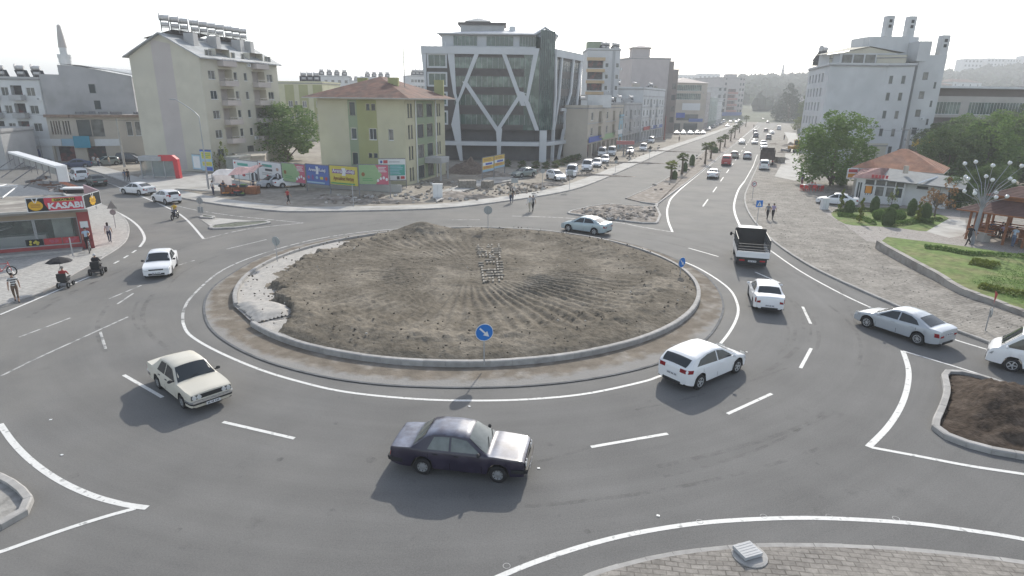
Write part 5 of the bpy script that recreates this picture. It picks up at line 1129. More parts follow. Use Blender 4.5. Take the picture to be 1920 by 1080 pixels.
h_ = ZT(c4[0],110); p_ = ft[0].lerp(ft[1],.25); MB().box((p_.x, p_.y+5, h_+1.9),(6,6,3.6)).build('stair_head', W_PINK, t); hq = [p_+Vector((-3.6,1.4,0)), p_+Vector((3.6,1.4,0)), p_+Vector((3.6,8.6,0)), p_+Vector((-3.6,8.6,0))]; hip(t, hq, h_+3.8,1.0,.3, W_PINK, 'cap_roof')
MB().box((ft[1].x+.4, ft[1].y+.5,(h_-1)/2+.5),(1.6,1.6, h_-1)).build('flue', W_BROWN, t)
c4 = face_on(1246,1262,250,14); blk('narrow brown tower front between the pink wall and the white green windowed block', c4, ZT(c4[0],133), W_BROWN,{0: grid((2,),(4,8,12,16),2.4,2, 'd2')})
c4 = face_on(1260,1318,245,16); W_ = LEN(c4[0], c4[1]); fs = {0: [(W_*.03, W_*.82,12.4,14.9, 'G14'),(W_*.02, W_*.82,15.9,18.2, 'G14'),(W_*.1, W_*.8,4.2,6.6, 'd6'),(W_*.05, W_*.25,.2,3, 'd1'),(W_*.35, W_*.8,.2,3, 'd2')]}
t, ft = blk('white block with green ribbon windows and a pale hip roof by the avenue', c4,19.0, W_BEIGE, fs, hipm=mat('pale_tiles',(.38,.33,.31), rough=.8, var=.1), hh=2.2)
sign_board('shop_sign', ft[0].lerp(ft[1],.25), ft[0].lerp(ft[1],.82),8.2,11.0, SG_W, 'white banner with brown and orange lettering under the green window ribbons', texts=[('Fauna',1.7,.25,.68, SG_BR),('EVLER',1.2,.72,.66, SG_BR)][:0])
sign_board('shop_sign', ft[0].lerp(ft[1],.5), ft[0].lerp(ft[1],.95),3.6,4.9, SG_BL2, 'wide royal blue shop fascia under the green windowed block')
sign_board('shop_sign', ft[0].lerp(ft[1],.08), ft[0].lerp(ft[1],.36),5.2,7.2, SG_B, 'square dark blue shop sign at the left of the green windowed block')
row_block('pinkish avenue block just beyond the green windowed one',(1312,245),(1326,240),15, W_PINK,12,4,3,.3,6, balc=(2,))
row_block('pale green avenue block with small balconies',(1327,240),(1341,235.5),13, stained('pale_green',(.40,.45,.42),(.36,.40,.38)),14,3,3,.3,7, balc=(1,4))
row_block('low white avenue block near the busy junction',(1342,235),(1350,231.5),12, W_WHITE,14,3,3,.3,7)
c4 = face_on(1337,1352,230,25); blk('grey tower beyond the avenue row, third from the pink balconied tower', c4, ZT(c4[0],165), W_GREY,{0: grid((2.5,6),(6,10,14,18),1.8,1.8, 'd1')})
c4 = face_on(1349,1389,224,30); W_ = LEN(c4[0], c4[1]); hh_ = ZT(c4[0],146)
t, ft = blk('tall pink tower with red balconies at the far end of the avenue row', c4, hh_, W_PINK,{0: grid((W_*.12, W_*.8, W_*.93),[5+3.6*k for k in range(7)],1.6,1.7, 'd1')+[(W_*.25, W_*.62,6+4*k,8.6+4*k, None,1.2,2) for k in range(4)]}, back=mat('red_balcony',(.40,.20,.18)))
for k in range(4): p_, q_ = ft[0].lerp(ft[1],.24), ft[0].lerp(ft[1],.63); MB().b2(p_.x, q_.x, p_.y-1.2, p_.y-.9,5.2+4*k,6.6+4*k).build('balcony', MATS['red_balcony'], t)
q_ = ft[0].lerp(ft[1],.5); MB().box((q_.x, q_.y+10, hh_+1.5),(7,7,3)).build('stair_head', W_PINK, t)
sign_board('shop_sign', ft[0], ft[1],2.5,5.0, SG_BL2, 'blue fascia at the foot of the pink tower at the avenue end', th=.3)
# orange and white tower behind the glass office
c4 = [Vector((20.8,185,0)), Vector((30.2,185,0)), Vector((30.6,196,0)), Vector((20.8,198,0))]
hh_ = ZT(c4[1],95)
t, ft = blk('cream and orange tower with long dark balconies behind the glass office block', c4, hh_, W_BLUEW,{0: [(.2,4.6,5+3.1*k,7+3.1*k, None,1.2,2) for k in range(6) if 7+3.1*k < hh_]+grid((5.7,8.7),[5.2+3.1*k for k in range(6)],.9,1.2, 'w1')})
for k in range(7): MB().b2(20.6,25.8,183.7,184.9,3.9+3.1*k,4.7+3.1*k).build('balcony', stained('orange_render',(.50,.37,.22),(.46,.36,.24)), t)
MB().b2(28.0,28.7,184.85,185.1,0, hh_).build('drain_shaft', FR_G, t)
MB().box((23,190, hh_+1.3),(4,4,2.6)).build('stair_head', W_SAGE, t)
for k, x in enumerate((25.5,26.8,29,30)): heater(t, x,187+k, hh_+.2, R(20),1)
# yellow striped block behind the left tree
c4 = [Vector((-66,165,0)), Vector((-40,158,0)), Vector((-38,172,0)), Vector((-64,180,0))]; hh_ = ZT((-55,163),160)
c4 = [V2(G(520,262)), V2(G(612,264)), V2(G(612,264))+Vector((1,14,0)), V2(G(520,262))+Vector((1,14,0))]; hh_ = ZT(c4[0],156); W_ = LEN(c4[0], c4[1])
t, ft = blk('pale yellow block with olive window stripes behind the round green tree', c4, hh_, stained('pale_yellow',(.50,.49,.34),(.46,.45,.32)),{0: grid((W_*.34, W_*.44, W_*.62, W_*.9),[2.0+3.4*k for k in range(int((hh_-3)/3.4))],1.2,1.6, 'w2')})
for u_ in (.34,.62,.9): patch(t, ft[0], ft[1], W_*u_-1.3, W_*u_+1.3,.5, hh_-.3, W_OLIVE,[(W_*c_-.6, W_*c_+.6,2.0+3.4*k,3.6+3.4*k) for c_ in (.34,.62,.9) for k in range(int((hh_-3)/3.4))])
for k in range(3): q_ = ft[0].lerp(ft[1],.55+.13*k); heater(t, q_.x, q_.y+4, hh_+.3, R(20),1.2)
# pale rooftop blocks in the distance
for x0, x1, yb, yt, l_ in ((598,660,225,143,'pale distant block with heaters, left above the red hip roof'),(684,738,222,146,'pale distant block right of the mast above the red hip roof'),(773,803,225,143,'pale blue distant block touching the left edge of the glass office'),(640,690,215,152,'low pale distant block in the middle above the red hip roof'),(1146,1180,240,158,'low pale distant block between the orange tower and the pink wall')):
 c4 = face_on(x0, x1, yb,18); W_ = LEN(c4[0], c4[1]); hh_ = ZT(c4[0], yt)
 t, ft = blk(l_, c4, hh_, W_BLUEW if x0 != 640 else W_GREY,{0: grid([W_*(k+.5)/5 for k in range(5)],[hh_-3-3.2*k for k in range(3)],1.5,1.4, 'd1')})
 for k in range(4): q_ = ft[0].lerp(ft[1],(k+.6)/4.4); heater(t, q_.x, q_.y+3, hh_+.3, R(20),1.5)
# --- right side: the big white block
YB = 132.5
A, B, B2, C0, C1 = Vector((64.9, YB,0)), Vector((76.6, YB-.2,0)), Vector((81.0, YB-2.4,0)), Vector((82.4, YB-1.0,0)), Vector((86.6, YB-3.0,0))
t = site('apartment_block',(75,140,0), 'large blank white block with penthouse windows and white chimney towers, right of the avenue', 'building'); TZ = 19.0
f1 = [(u_-.35, u_+.35, z, z+1.6, 'g1') for u_ in (1.1,3.3) for z in (1.5,5.1,8.7,12.3,15.6)]
wall_of(t,[A, B, B2, B2+Vector((.3,13,0)), A+Vector((6,22,0))],0, TZ,{1: f1,4: [(2+3.6*k,3.6+3.6*k, z, z+1.8, None,.8,1) for k in range(5) for z in (4,7,10,13,16)]},[W_BLUEW, W_GREY], extra=None)
m = MB(); m.prism([(B2.x, B2.y+3),(C0.x, C0.y+3),(C0.x, C0.y+12),(B2.x, B2.y+12)],0, TZ+1,0); m.build('recessed_shaft', FR_G, t)
f2 = [(1.2,2.1, z, z+1.4, 'd1') for z in (2,5.6,9.2,12.8,16.5)]+[(3.4,3.8, z, z+1.2, 'd1') for z in (4,7.6,11.2,14.8)]
wall_of(t,[C0, C1, C1+Vector((1,12,0)), C0+Vector((0,12,0))],0,21.2,{0: f2},[W_BLUEW, W_GREY], name='stair_tower_wall')
roof_slab(t,[A, B, B2, B2+Vector((.3,13,0)), A+Vector((6,22,0))], TZ,.35,.25, None, parapet=.35, pm=W_BLUEW)
p0, p1 = Vector((67.4, YB+1.5,0)), Vector((78.8, YB+.5,0))
wall_of(t,[p0, p1, p1+Vector((0,9,0)), p0+Vector((0,9,0))], TZ+.25, TZ+2.6,{0: [(u_, u_+2.0, TZ+.6, TZ+2.3, 'd2') for u_ in (.5,2.8,5.1,7.4,9.3)][:5]},[W_BLUEW, W_GREY], name='penthouse_wall', d=.1)
m = MB(); m.add([(66.2, YB+.9, TZ+2.6),(73, YB+.7, TZ+3.9),(80, YB+.1, TZ+2.7),(80, YB+10, TZ+2.7),(73, YB+10, TZ+4.3),(66.2, YB+10, TZ+2.7)],[(0,1,4,5),(1,2,3,4),(5,4,1,0),(4,3,2,1)]); m.add([(67.4, YB+1.4, TZ+2.55),(79, YB+.6, TZ+2.55),(73, YB+.9, TZ+3.75)],[(0,1,2)]); m.build('penthouse_roof', W_CREAM, t)
MB().prism([(73.6, YB+5),(74, YB+3.4),(81.5, YB+2.2),(84, YB+3),(84, YB+10),(73.6, YB+10)], TZ+2,25.0,0, bottom=False).build('roof_block', W_BLUEW, t)
MB().prism([(81.6, YB-1.4),(84.0, YB-1.6),(84.0, YB+3),(81.6, YB+3)], TZ+1,23.8,0).build('roof_block', W_BLUEW, t)
for x, y, z0, z1 in ((77.4, YB+3.6,25,29.0),(81.7, YB+3.2,24.6,28.9),(86.9, YB-.5,21,25.0)):
 m = MB().box((x, y,(z0+z1)/2),(1.5,1.5, z1-z0)); c_ = m.build('chimney', W_BLUEW, t)
 for zz in (z1-1.0, z1-2.0): w_ = MB().b2(x-.3, x+.3, y-.79, y-.75, zz-.3, zz+.3).build('vent_opening', WIN_D, None); w_.parent = c_; [setattr(v_, 'co', v_.co-Vector(t['_o'])) for v_ in w_.data.vertices]
MB().tube([(83.6, YB,24),(83.6, YB,29)],.05,5).build('aerial', STEEL, t)
# cream balconied blocks beyond it, along the avenue's right
for (t0_, t1_, hh_, l_, wm) in ((4,34,20.6, 'cream balconied block directly beyond the large blank white block', W_CREAM),(38,84,17.5, 'pale balconied block beyond the cream one, behind the avenue trees', W_PINK)):
 q_ = Vector((65.2,133.5,0)); c4 = [q_+AVD*t1_, q_+AVD*t0_, q_+AVD*t0_+AVN*14, q_+AVD*t1_+AVN*14]; W_ = LEN(c4[0], c4[1])
 f_ = {0: [(W_*u_, W_*(u_+.12),3+3.3*k,5.2+3.3*k, None,1,1) for k in range(int(hh_/3.3)-1) for u_ in (.12,.45,.78)]+grid((W_*.35, W_*.68),[3.3+3.3*k for k in range(int(hh_/3.3)-1)],1.5,1.5, 'd2')}
 t, ft = blk(l_, c4, hh_, wm, f_)
 for k in range(int(hh_/3.3)-1):
  for u_ in (.11,.44,.77): p_, q_ = ft[0].lerp(ft[1], u_), ft[0].lerp(ft[1], u_+.14); slab(t,[p_, q_, q_-AVN, p_-AVN],2.8+3.3*k,3.6+3.3*k, wm, 'balcony')
 for k in range(3): q_ = ft[0].lerp(ft[1],(k+.6)/3.2); heater(t, q_.x, q_.y+3, hh_+.2, R(20),1.3)
# modern low building with green ribbon windows
A, B = Vector((93.5,142,0)), Vector((124.5,145,0)); t = site('civic_building',(108,150,0), 'modern building with green ribbon windows and a brown wall, right edge', 'building')
wall_of(t,[A, B, B+Vector((0,20,0)), A+Vector((0,20,0))],8.9,13.5,{0: [(.6,7.4,9.6,12.3, 'G8'),(9.4,29.5,9.6,12.3, 'G26')]},[stained('greige',(.42,.40,.37),(.38,.36,.34)), W_GREY])
m = MB(); m.prism([(A.x, A.y+1.5),(B.x+9, B.y+1.5),(B.x+9, B.y+18),(A.x, A.y+18)],0,8.9,0); m.build('lower_wall', W_BROWN, t)
m = MB(); m.prism([(A.x+8.6, A.y-1.2),(B.x+1, B.y-1.2),(B.x+26, B.y-6),(B.x+26, B.y+2),(B.x, B.y+3),(A.x+8.6, A.y+2)],6.4,9.2,0, bottom=True); m.build('terrace_band', MATS['greige'], t)
m = MB(); m.prism([(A.x-2, A.y-.8),(B.x+2, B.y-.8),(B.x+2, B.y+18),(A.x-2, A.y+20)],15.2,15.6,0, bottom=True); m.build('roof', MATS['pale_sheet_roof'], t)
m = MB(); m.prism([(A.x+1, A.y+3),(B.x-1, B.y+3),(B.x-1, B.y+16),(A.x+1, A.y+16)],13.5,15.2,0); m.build('roof_storey_wall', W_BROWN, t)
m = MB(); m.tube([(B.x+1, B.y-1.1,10),(B.x+26, B.y-5.9,10)],.06,5); [m.tube([(B.x+1+2.5*k, B.y-1.1-.48*k,9.1),(B.x+1+2.5*k, B.y-1.1-.48*k,10)],.04,4) for k in range(11)]; m.build('terrace_railing', STEEL, t)
c4 = [Vector((150,178,0)), Vector((205,182,0)), Vector((205,200,0)), Vector((150,196,0))]
t, ft = blk('long pale hall with a yellow roof edge and narrow dark windows, right edge', c4, ZT(c4[0],172), W_PINK,{0: [(u_, u_+1.2,7,15.5, 'd1') for u_ in (6,14,22,30,38)]}, roofm=W_YEL, parapet=1.4)
MB().b2(149,206,177.2,177.9, ZT(c4[0],172)-.3, ZT(c4[0],172)+1.9).build('roof_edge', W_YEL, t)
c4 = [Vector((128,190,0)), Vector((158,190,0)), Vector((158,205,0)), Vector((128,205,0))]; blk('long low white hall behind the modern building', c4, ZT(c4[0],165), W_WHITE,{}, roofm=MATS['pale_sheet_roof'])
for x0, x1, yb, yt, l_ in ((1770,1825,225,153,'white house with a brown roof below the wooded hill'),(1738,1770,230,158,'pink balconied house left of the white house below the wooded hill'),(1755,1752,0,0,'')):
 if not l_: continue
 c4 = face_on(x0, x1, yb,16); W_ = LEN(c4[0], c4[1]); hh_ = ZT(c4[0], yt); blk(l_, c4, hh_, W_WHITE if x0 == 1770 else W_PINK,{0: grid([W_*(k+.5)/4 for k in range(4)],[hh_-3-3.3*k for k in range(3)],1.8,1.5, 'd1')}, hipm=T_BROWN, hh=2.5)
# --- hills beyond, with woods
def hill_z(az, d):                      # az: tan of bearing from +Y
 r_ = az; base = lerp([(-.2,0),(.12,8),(.28,30),(.42,40),(.52,46),(.60,40),(.72,52),(.9,62),(1.3,66)], r_)
 return base*lerp([(380,0),(620,.35),(900,1.0),(1300,1.05)], d)+lerp([(380,0),(700,5)], d)*noise.fractal(Vector((az*9, d*.004,0)),1,2,4)
m = MB(); na, nd = 150,40; vs = []
for i in range(na+1):
 az = -.22+1.6*i/na
 for j in range(nd+1): d = 380+1000*j/nd; vs.append((az*d, d, hill_z(az, d)-.5))
m.add(vs,[(i*(nd+1)+j,(i+1)*(nd+1)+j,(i+1)*(nd+1)+j+1, i*(nd+1)+j+1) for i in range(na) for j in range(nd)])
struct('hills', m, mat('hill_ground',(.10,.11,.07), rough=1, var=.3, scale=.05),80)
wood = mat('far_wood_leaves',(.035,.052,.028), rough=1, var=.35, scale=.08, island=.35, spec=.1)
m = MB(); random.seed(5)
for k in range(5200):
 az = random.uniform(.12,1.25); d = random.uniform(480,940) if random.random() < .7 else random.uniform(820,930)
 if az < .55 and d < 640 and random.random() < .8: continue
 s_ = random.uniform(3,6.5); z = hill_z(az, d); vs = []; n_ = 5
 m.ell((az*d, d, z+s_*.7),(s_, s_, s_*random.uniform(.8,1.5)),6,0,.25)
tag(m.build('wooded_hillside', wood), 'dense dark wood covering the hills beyond the town', 'wood', kind='stuff')
# tower blocks on the right-hand ridge, houses on the left-hand one
def ridge_block(x0, x1, yt, d, label, wm, nr=5, nc=5, hipm=None, drop=14):
 a = ray(x0,190); b = ray(x1,190); p0 = V2(a)*(d/a.y); p1 = V2(b)*(d/b.y); hh_ = ZT(p0, yt); zb = hill_z(p0.x/d, d)-3; zb = min(zb, hh_-6); W_ = LEN(p0, p1)
 rows_ = [zb+ (hh_-zb)*(k+.35)/nr for k in range(nr)]; w_, h_ = W_/nc*.5,(hh_-zb)/nr*.42
 return blk(label,[p0, p1, p1+Vector((0,18,0)), p0+Vector((0,18,0))], hh_, wm,{0: grid([W_*(k+.5)/nc for k in range(nc)], rows_, w_, h_, 'o1')}, z0=zb, hipm=hipm, hh=3, name='tower_block' if nr > 3 else 'house')
for x0, x1, yt, l_ in ((1792,1826,111,'first tower block from the left on the right-hand ridge'),(1834,1866,110,'second tower block on the right-hand ridge'),(1870,1896,111,'third tower block on the right-hand ridge'),(1903,1935,105,'tower block cut by the right edge on the ridge')): ridge_block(x0, x1, yt,930, l_, W_BLUEW)
for x0, x1, yt, l_ in ((1470,1490,140,'pale villa on the ridge right of the distant minaret'),(1498,1514,144,'small white house on the ridge above the dark conifer'),(1522,1540,135,'pale house on the ridge left of the cream balconied block'),(1262,1300,141,'long white roofed house on the left end of the ridge'),(1305,1345,139,'low hazy block on the ridge beside the pink tower')): ridge_block(x0, x1, yt,930, l_, W_WHITE,2,5, T_BROWN if x0 > 1400 else None)
q_ = ray(1460,190); q_ = V2(q_)*(950/q_.y); t = site('minaret', tuple(q_), 'thin distant minaret on the ridge above the avenue', 'minaret'); MB().lathe([(2.2,30),(2.0, ZT(q_,132)),(3, ZT(q_,131.5)),(3, ZT(q_,130.5)),(1.4, ZT(q_,130)),(1.2, ZT(q_,124)),(0, ZT(q_,117))],10,0,(q_.x, q_.y,0)).build('shaft', W_GREY, t)
# town in the valley
random.seed(21); cols_ = [W_PINK, W_WHITE, W_GREY, W_CREAM, W_BLUEW, W_BEIGE]
spots = [(1392,1412,214,187,'reddish'),(1412,1436,211,184,'grey'),(1437,1460,212,188,'brown'),(1490,1512,215,178,'cream'),(1514,1535,222,182,'pink'),(1268,1292,216,152,'pale'),(1296,1318,216,158,'grey'),(1320,1340,214,150,'cream'),(1398,1424,206,176,'green'),(1426,1450,206,180,'rusty')]
nm_ = {'reddish': W_PINK, 'grey': W_GREY, 'brown': W_BROWN, 'cream': W_CREAM, 'pink': W_PINK, 'pale': W_BLUEW, 'green': W_SAGE, 'rusty': mat('rusty_render',(.36,.26,.22))}
for x0, x1, yb, yt, c_ in spots:
 c4 = face_on(x0, x1, yb,15); hh_ = ZT(c4[0], yt); W_ = LEN(c4[0], c4[1]); blk('hazy %s far town building, %s' % (c_,{187: 'low left',184: 'centre',188: 'right',178: 'right of the conifer',182: 'beside the white trees',152: 'behind the hip roof',158: 'above the green windows',150: 'left of the tower',176: 'farthest left',180: 'farthest right'}[yt]), c4, hh_, nm_[c_],{0: grid([W_*(k+.5)/4 for k in range(4)],[hh_*.25, hh_*.5, hh_*.75], W_*.12, hh_*.1, 'o1')}, hipm=T_ORANGE if c_ in ('reddish', 'rusty') else None)
# left skyline rooftops between the shop row and the cream block
for x0, x1, yb, yt, l_ in ((236,262,262,165,'small grey house glimpsed between the party wall and the cream block'),(-30,22,262,150,'pale green rooftop building at the far left edge')):
 c4 = face_on(x0, x1, yb,12); blk(l_, c4, ZT(c4[0], yt), W_BLUEW if x0 > 0 else W_SAGE,{0: grid((2,5),(4,8),1.2,1.4, 'd1')})
# --- haze
hz = MB(); hz.b2(-3050,3050,-90,4050,-1.2,125); ho = hz.build('haze',[], None)
hm = bpy.data.materials.new('haze_air'); hm.use_nodes = True; t_ = hm.node_tree; t_.nodes.clear(); o_ = t_.nodes.new('ShaderNodeOutputMaterial'); v_ = t_.nodes.new('ShaderNodeVolumePrincipled')
v_.inputs['Color'].default_value = (.90,.93,.96,1); v_.inputs['Density'].default_value = .00068; v_.inputs['Anisotropy'].default_value = .2; t_.links.new(v_.outputs[0], o_.inputs['Volume'])
ho.data.materials.append(hm); tag(ho, 'pale even haze in the air over the whole town', 'haze', kind='stuff')
# ---------------------------------------------------------------- plants
def leafmat(name, c, c2, tr=.3):
 m = bpy.data.materials.new(name); m.use_nodes = True; t = m.node_tree; t.nodes.clear(); L = t.links.new
 o = _n(t, 'ShaderNodeOutputMaterial'); d = _n(t, 'ShaderNodeBsdfDiffuse'); r = _n(t, 'ShaderNodeBsdfTranslucent'); x = _n(t, 'ShaderNodeMixShader'); x.inputs[0].default_value = tr
 g = _n(t, 'ShaderNodeNewGeometry'); mx = _n(t, 'ShaderNodeMix', data_type='RGBA'); mx.inputs[6].default_value = (*c,1); mx.inputs[7].default_value = (*c2,1)
 nz_ = _n(t, 'ShaderNodeTexNoise', Scale=.55, Detail=3); L(g.outputs['Position'], nz_.inputs[0]); ad = _n(t, 'ShaderNodeMath', operation='MULTIPLY_ADD'); L(g.outputs['Random Per Island'], ad.inputs[0]); ad.inputs[1].default_value = .6
 mr = _n(t, 'ShaderNodeMapRange'); mr.inputs['From Min'].default_value = .35; mr.inputs['From Max'].default_value = .65; mr.inputs['To Max'].default_value = .5; L(nz_.outputs['Fac'], mr.inputs[0]); L(mr.outputs[0], ad.inputs[2])
 L(ad.outputs[0], mx.inputs[0]); L(mx.outputs[2], d.inputs[0]); L(mx.outputs[2], r.inputs[0]); L(d.outputs[0], x.inputs[1]); L(r.outputs[0], x.inputs[2]); L(x.outputs[0], o.inputs[0]); return m
LF_G = leafmat('leaf_green',(.095,.165,.05),(.19,.27,.09)); LF_D = leafmat('leaf_dark',(.075,.12,.05),(.13,.18,.075)); LF_E = leafmat('leaf_grey_green',(.10,.135,.075),(.17,.21,.11)); LF_Y = leafmat('leaf_yellow_green',(.12,.16,.035),(.21,.24,.06)); LF_B = leafmat('leaf_dry',(.20,.12,.06),(.30,.19,.10)); LF_P = leafmat('leaf_palm',(.06,.095,.035),(.14,.17,.06)); LF_C = leafmat('leaf_conifer',(.03,.055,.035),(.055,.085,.05),.1)
BARK = mat('bark',(.14,.11,.085), rough=1, var=.3, scale=6, bump=.5, bscale=12, world=False)
def leaf(m, p, s, mi=0, up=.3):
 n = Vector((random.gauss(0,1), random.gauss(0,1), random.gauss(up,1))).normalized(); a = n.orthogonal().normalized(); a.rotate(Matrix.Rotation(random.uniform(0,6.3),3, n)); b = n.cross(a); p = Vector(p); a *= s; b *= s*random.uniform(.45,.8)
 m.add([p-a, p+b*.9-a*.1, p+a, p-b*.9+a*.1],[(0,1,2,3)], mi)
def crown(n, ls, shape, lobes=26, seed=1, prof=None):
 """leaves in lobes through a unit crown (radius 1, height 0..2)"""
 random.seed(seed); m = MB(); L_ = []
 for k in range(lobes):
  while 1:
   p = Vector((random.uniform(-1,1), random.uniform(-1,1), random.uniform(0,2))); w = shape(p.z)
   if p.x**2+p.y**2 < (w*.82)**2 and p.x**2+p.y**2 > (w*.35)**2*random.random(): break
  L_.append((p, random.uniform(.13,.34)*(.55+.45*w)))
 for k in range(n):
  p, r = L_[random.randrange(lobes)]; d = Vector((random.gauss(0,1), random.gauss(0,1), random.gauss(.15,1))).normalized()*r*random.uniform(.72,1.08)
  leaf(m, p+d, ls*random.uniform(.6,1.25))
 return m
def round_shape(z): return max(0,1-((z-.95)/1.08)**2)**.5
def cone_shape(z): return max(.05,(1-z/2)**.8*(.62+.38*min(1, z/.3)))
CR_M = {'round': crown(11000,.040, round_shape,74,1).mesh('crown', LF_G), 'round2': crown(9000,.044, round_shape,58,2).mesh('crown', LF_G), 'cone': crown(8000,.04, cone_shape,70,3).mesh('crown', LF_C), 'thin': crown(700,.07, round_shape,14,4).mesh('crown', LF_G)}
def tree(base, h, r, label, kind='round', lm=None, trunk=.28, th=None, group=None, seed=None, cat='tree', name='tree', lean=0):
 random.seed(seed if seed is not None else int(base[0]*7+base[1]*3)); th = th if th is not None else h*.22
 t = empty(name,(base[0], base[1], base[2] if len(base) > 2 else 0), label, cat, group); m = MB(); top = Vector((lean,0, h*.72))
 m.tube([(0,0,-.1),(lean*.2,.03, th*.6),(lean*.5,-.04, th*1.2), tuple(top)],[trunk, trunk*.75, trunk*.6, trunk*.15],8)
 for k in range(7): a = k*2.4+random.random(); z0 = th*random.uniform(.8,1.5); q = r*random.uniform(.45,.7); m.tube([(lean*.3,0, z0),(q*.5*math.cos(a), q*.5*math.sin(a), z0+(h-th)*.22),(q*math.cos(a), q*math.sin(a), z0+(h-th)*.42)],[trunk*.4, trunk*.25, trunk*.08],6)
 m.build('trunk', BARK, t, smooth=60)
 o = link('crown', CR_M[kind], t,(lean*.5,0, th*.45)); o.scale = (r, r,(h-th*.45)/2); o.rotation_euler[2] = random.uniform(0,6)
 if lm: o.material_slots[0].link = 'OBJECT'; o.material_slots[0].material = lm
 return t
tree(V2(G(1556,349)),10.0,6.2, 'big round green tree beside the red cafe tables, right of the avenue', 'round', None,.35,.7, seed=4)
tree(V2(G(540,303)),10.2,7.6, 'broad dark green tree between the cream block and the hip-roofed block', 'round2', LF_G,.35,.5, seed=5)
tree(V2(G(468,308)),4.6,2.1, 'small green tree left of the broad tree, by the balconies', 'round2', LF_G,.12,.8)
tree(V2(G(413,322)),4.8,1.6, 'yellow green tree behind the advertising board on the corner', 'thin', LF_Y,.10,.6)
tree(V2(G(1477,229)),25,13, 'tall dark conifer at the far right side of the avenue', 'cone', LF_C,.6,2.5, name='conifer')
tree(V2(G(1514,241)),15.5,7, 'hazy broad tree right of the tall conifer', 'round2', LF_E,.4,2.5); tree(V2(G(1500,247)),6,4, 'low yellow green tree in front of the conifer', 'round2', LF_Y,.2,.8)
tree(V2(G(1537,243)),13,5, 'dusty tree by the far corner of the cream balconied block', 'round', LF_E,.4,2); tree(V2(G(1411,217)),17,12, 'dark tree mass left of the conifer at the avenue end', 'round', LF_D,.5,2); tree(V2(G(1436,214)),15,9, 'hazy tree right in the middle of the avenue end', 'round2', LF_D,.5,2)
fx = [(1768,352,8.5,4.6,0,'grey green tree directly right of the cafe chimney'),(1800,345,9.5,5.5,1,'grey green tree behind the pavilion lamp'),(1838,352,9,5,2,'bright green tree right of the pavilion lamp'),(1880,345,10.5,5.8,2,'tall yellow green tree above the pavilion roof'),(1925,350,10,5.5,1,'grey green tree cut by the right edge above the pavilion'),(1752,322,8.5,5,1,'tree behind the cafe, below the terrace band'),(1800,310,9.5,6,2,'olive tree clump below the long terrace'),(1860,305,10.5,6.5,1,'big olive tree in the middle of the park wood'),(1915,300,11.5,7,2,'big tree at the right edge of the park wood'),(1790,392,3.6,2.4,0,'low bushy tree beside the park fence'),(1834,262,13,6.5,2,'tree right of the modern building, below the white halls'),(1893,258,13.5,7.5,1,'pale tree in front of the long pale hall'),(1935,240,15,8,2,'tree at the right edge below the yellow roof hall'),(1846,380,4.5,3.2,0,'low tree between the fence and the pavilion')]
for x, y, h_, r_, k, l_ in fx: tree(V2(G(x, y)), h_, r_, l_, 'round' if k != 1 else 'round2',(LF_D, LF_E, LF_G)[k],.25, h_*.12, group='trees of the park wood')
# palms
def palm_mesh():
 random.seed(9); m = MB()
 for k in range(30):
  a = k*2.399; el = R(random.uniform(-35,75)); L_ = random.uniform(.75,1.0); d = Vector((math.cos(a)*math.cos(el), math.sin(a)*math.cos(el), math.sin(el)))
  side = d.cross(Vector((0,0,1))).normalized(); up = side.cross(d); hub = d*L_*.55; m.tube([(0,0,0), tuple(hub)],.012,3)
  for j in range(11):
   b = R(-75+15*j); e = hub+(d*math.cos(b)+side*math.sin(b))*L_*.62+Vector((0,0,-.16*L_*(abs(j-5)/5+.4))); q = (e-hub).normalized().cross(up).normalized()*.035
   mid = hub.lerp(e,.55)+up*.03; m.add([hub, mid+q, e, mid-q],[(0,1,2,3)],0)
 return m.mesh('fronds', LF_P)
PALM = palm_mesh(); TRK = mat('palm_trunk',(.15,.12,.09), rough=1, var=.35, scale=7, world=False, bump=.8, bscale=18)
pl = [(1257.6,337,298,'first palm from the near end of the median, yellowish'),(1278,328,284,'second palm from the near end of the median'),(1321.5,308,265,'third palm on the median, left of a pair'),(1332,298.5,263,'fourth palm on the median, right of a pair'),(1349,284,254,'fifth palm on the median'),(1358.5,276,250,'sixth palm on the median'),(1369.6,265,241,'seventh palm on the median'),(1377,259.6,232,'eighth palm on the median'),(1386,249,226,'ninth palm on the median'),(1398,238,215,'tallest far palm near the end of the median')]
for i,(x, y, yt, l_) in enumerate(pl):
 b = V2(G(x, y)); h_ = ZT(b, yt)-.1; s_ = max(1.1, min(1.9, h_*.29)); th = h_-s_*.75
 t = empty('palm_tree', tuple(b), l_, 'palm', 'palms along the avenue median'); MB().tube([(0,0,-.05),(.03,0, th*.4),(0,.04, th*.8),(0,0, th)],[.24,.17,.15,.2],8).build('trunk', TRK, t)
 o = link('fronds', PALM, t,(0,0, th)); o.scale = (s_,)*3; o.rotation_euler[2] = i*1.7
 if i == 0: o.material_slots[0].link = 'OBJECT'; o.material_slots[0].material = LF_Y
def shrub_mesh(n, ls, seed, prof):
 random.seed(seed); m = MB()
 for k in range(n):
  z = random.random(); a = random.uniform(0,6.283); r = prof(z, a)*random.uniform(.86,1.04); leaf(m,(r*math.cos(a), r*math.sin(a), z), ls*random.uniform(.7,1.2))
 return m
def inner(prof, mm, sc_=.86):
 vs = []
 for i in range(9):
  for k in range(10): a = 2*math.pi*k/10; z = i/8; r = prof(z, a)*sc_; vs.append((r*math.cos(a), r*math.sin(a), z*.97))
 mm.add(vs,[(i*10+k, i*10+(k+1) % 10,(i+1)*10+(k+1) % 10,(i+1)*10+k) for i in range(8) for k in range(10)]); return mm
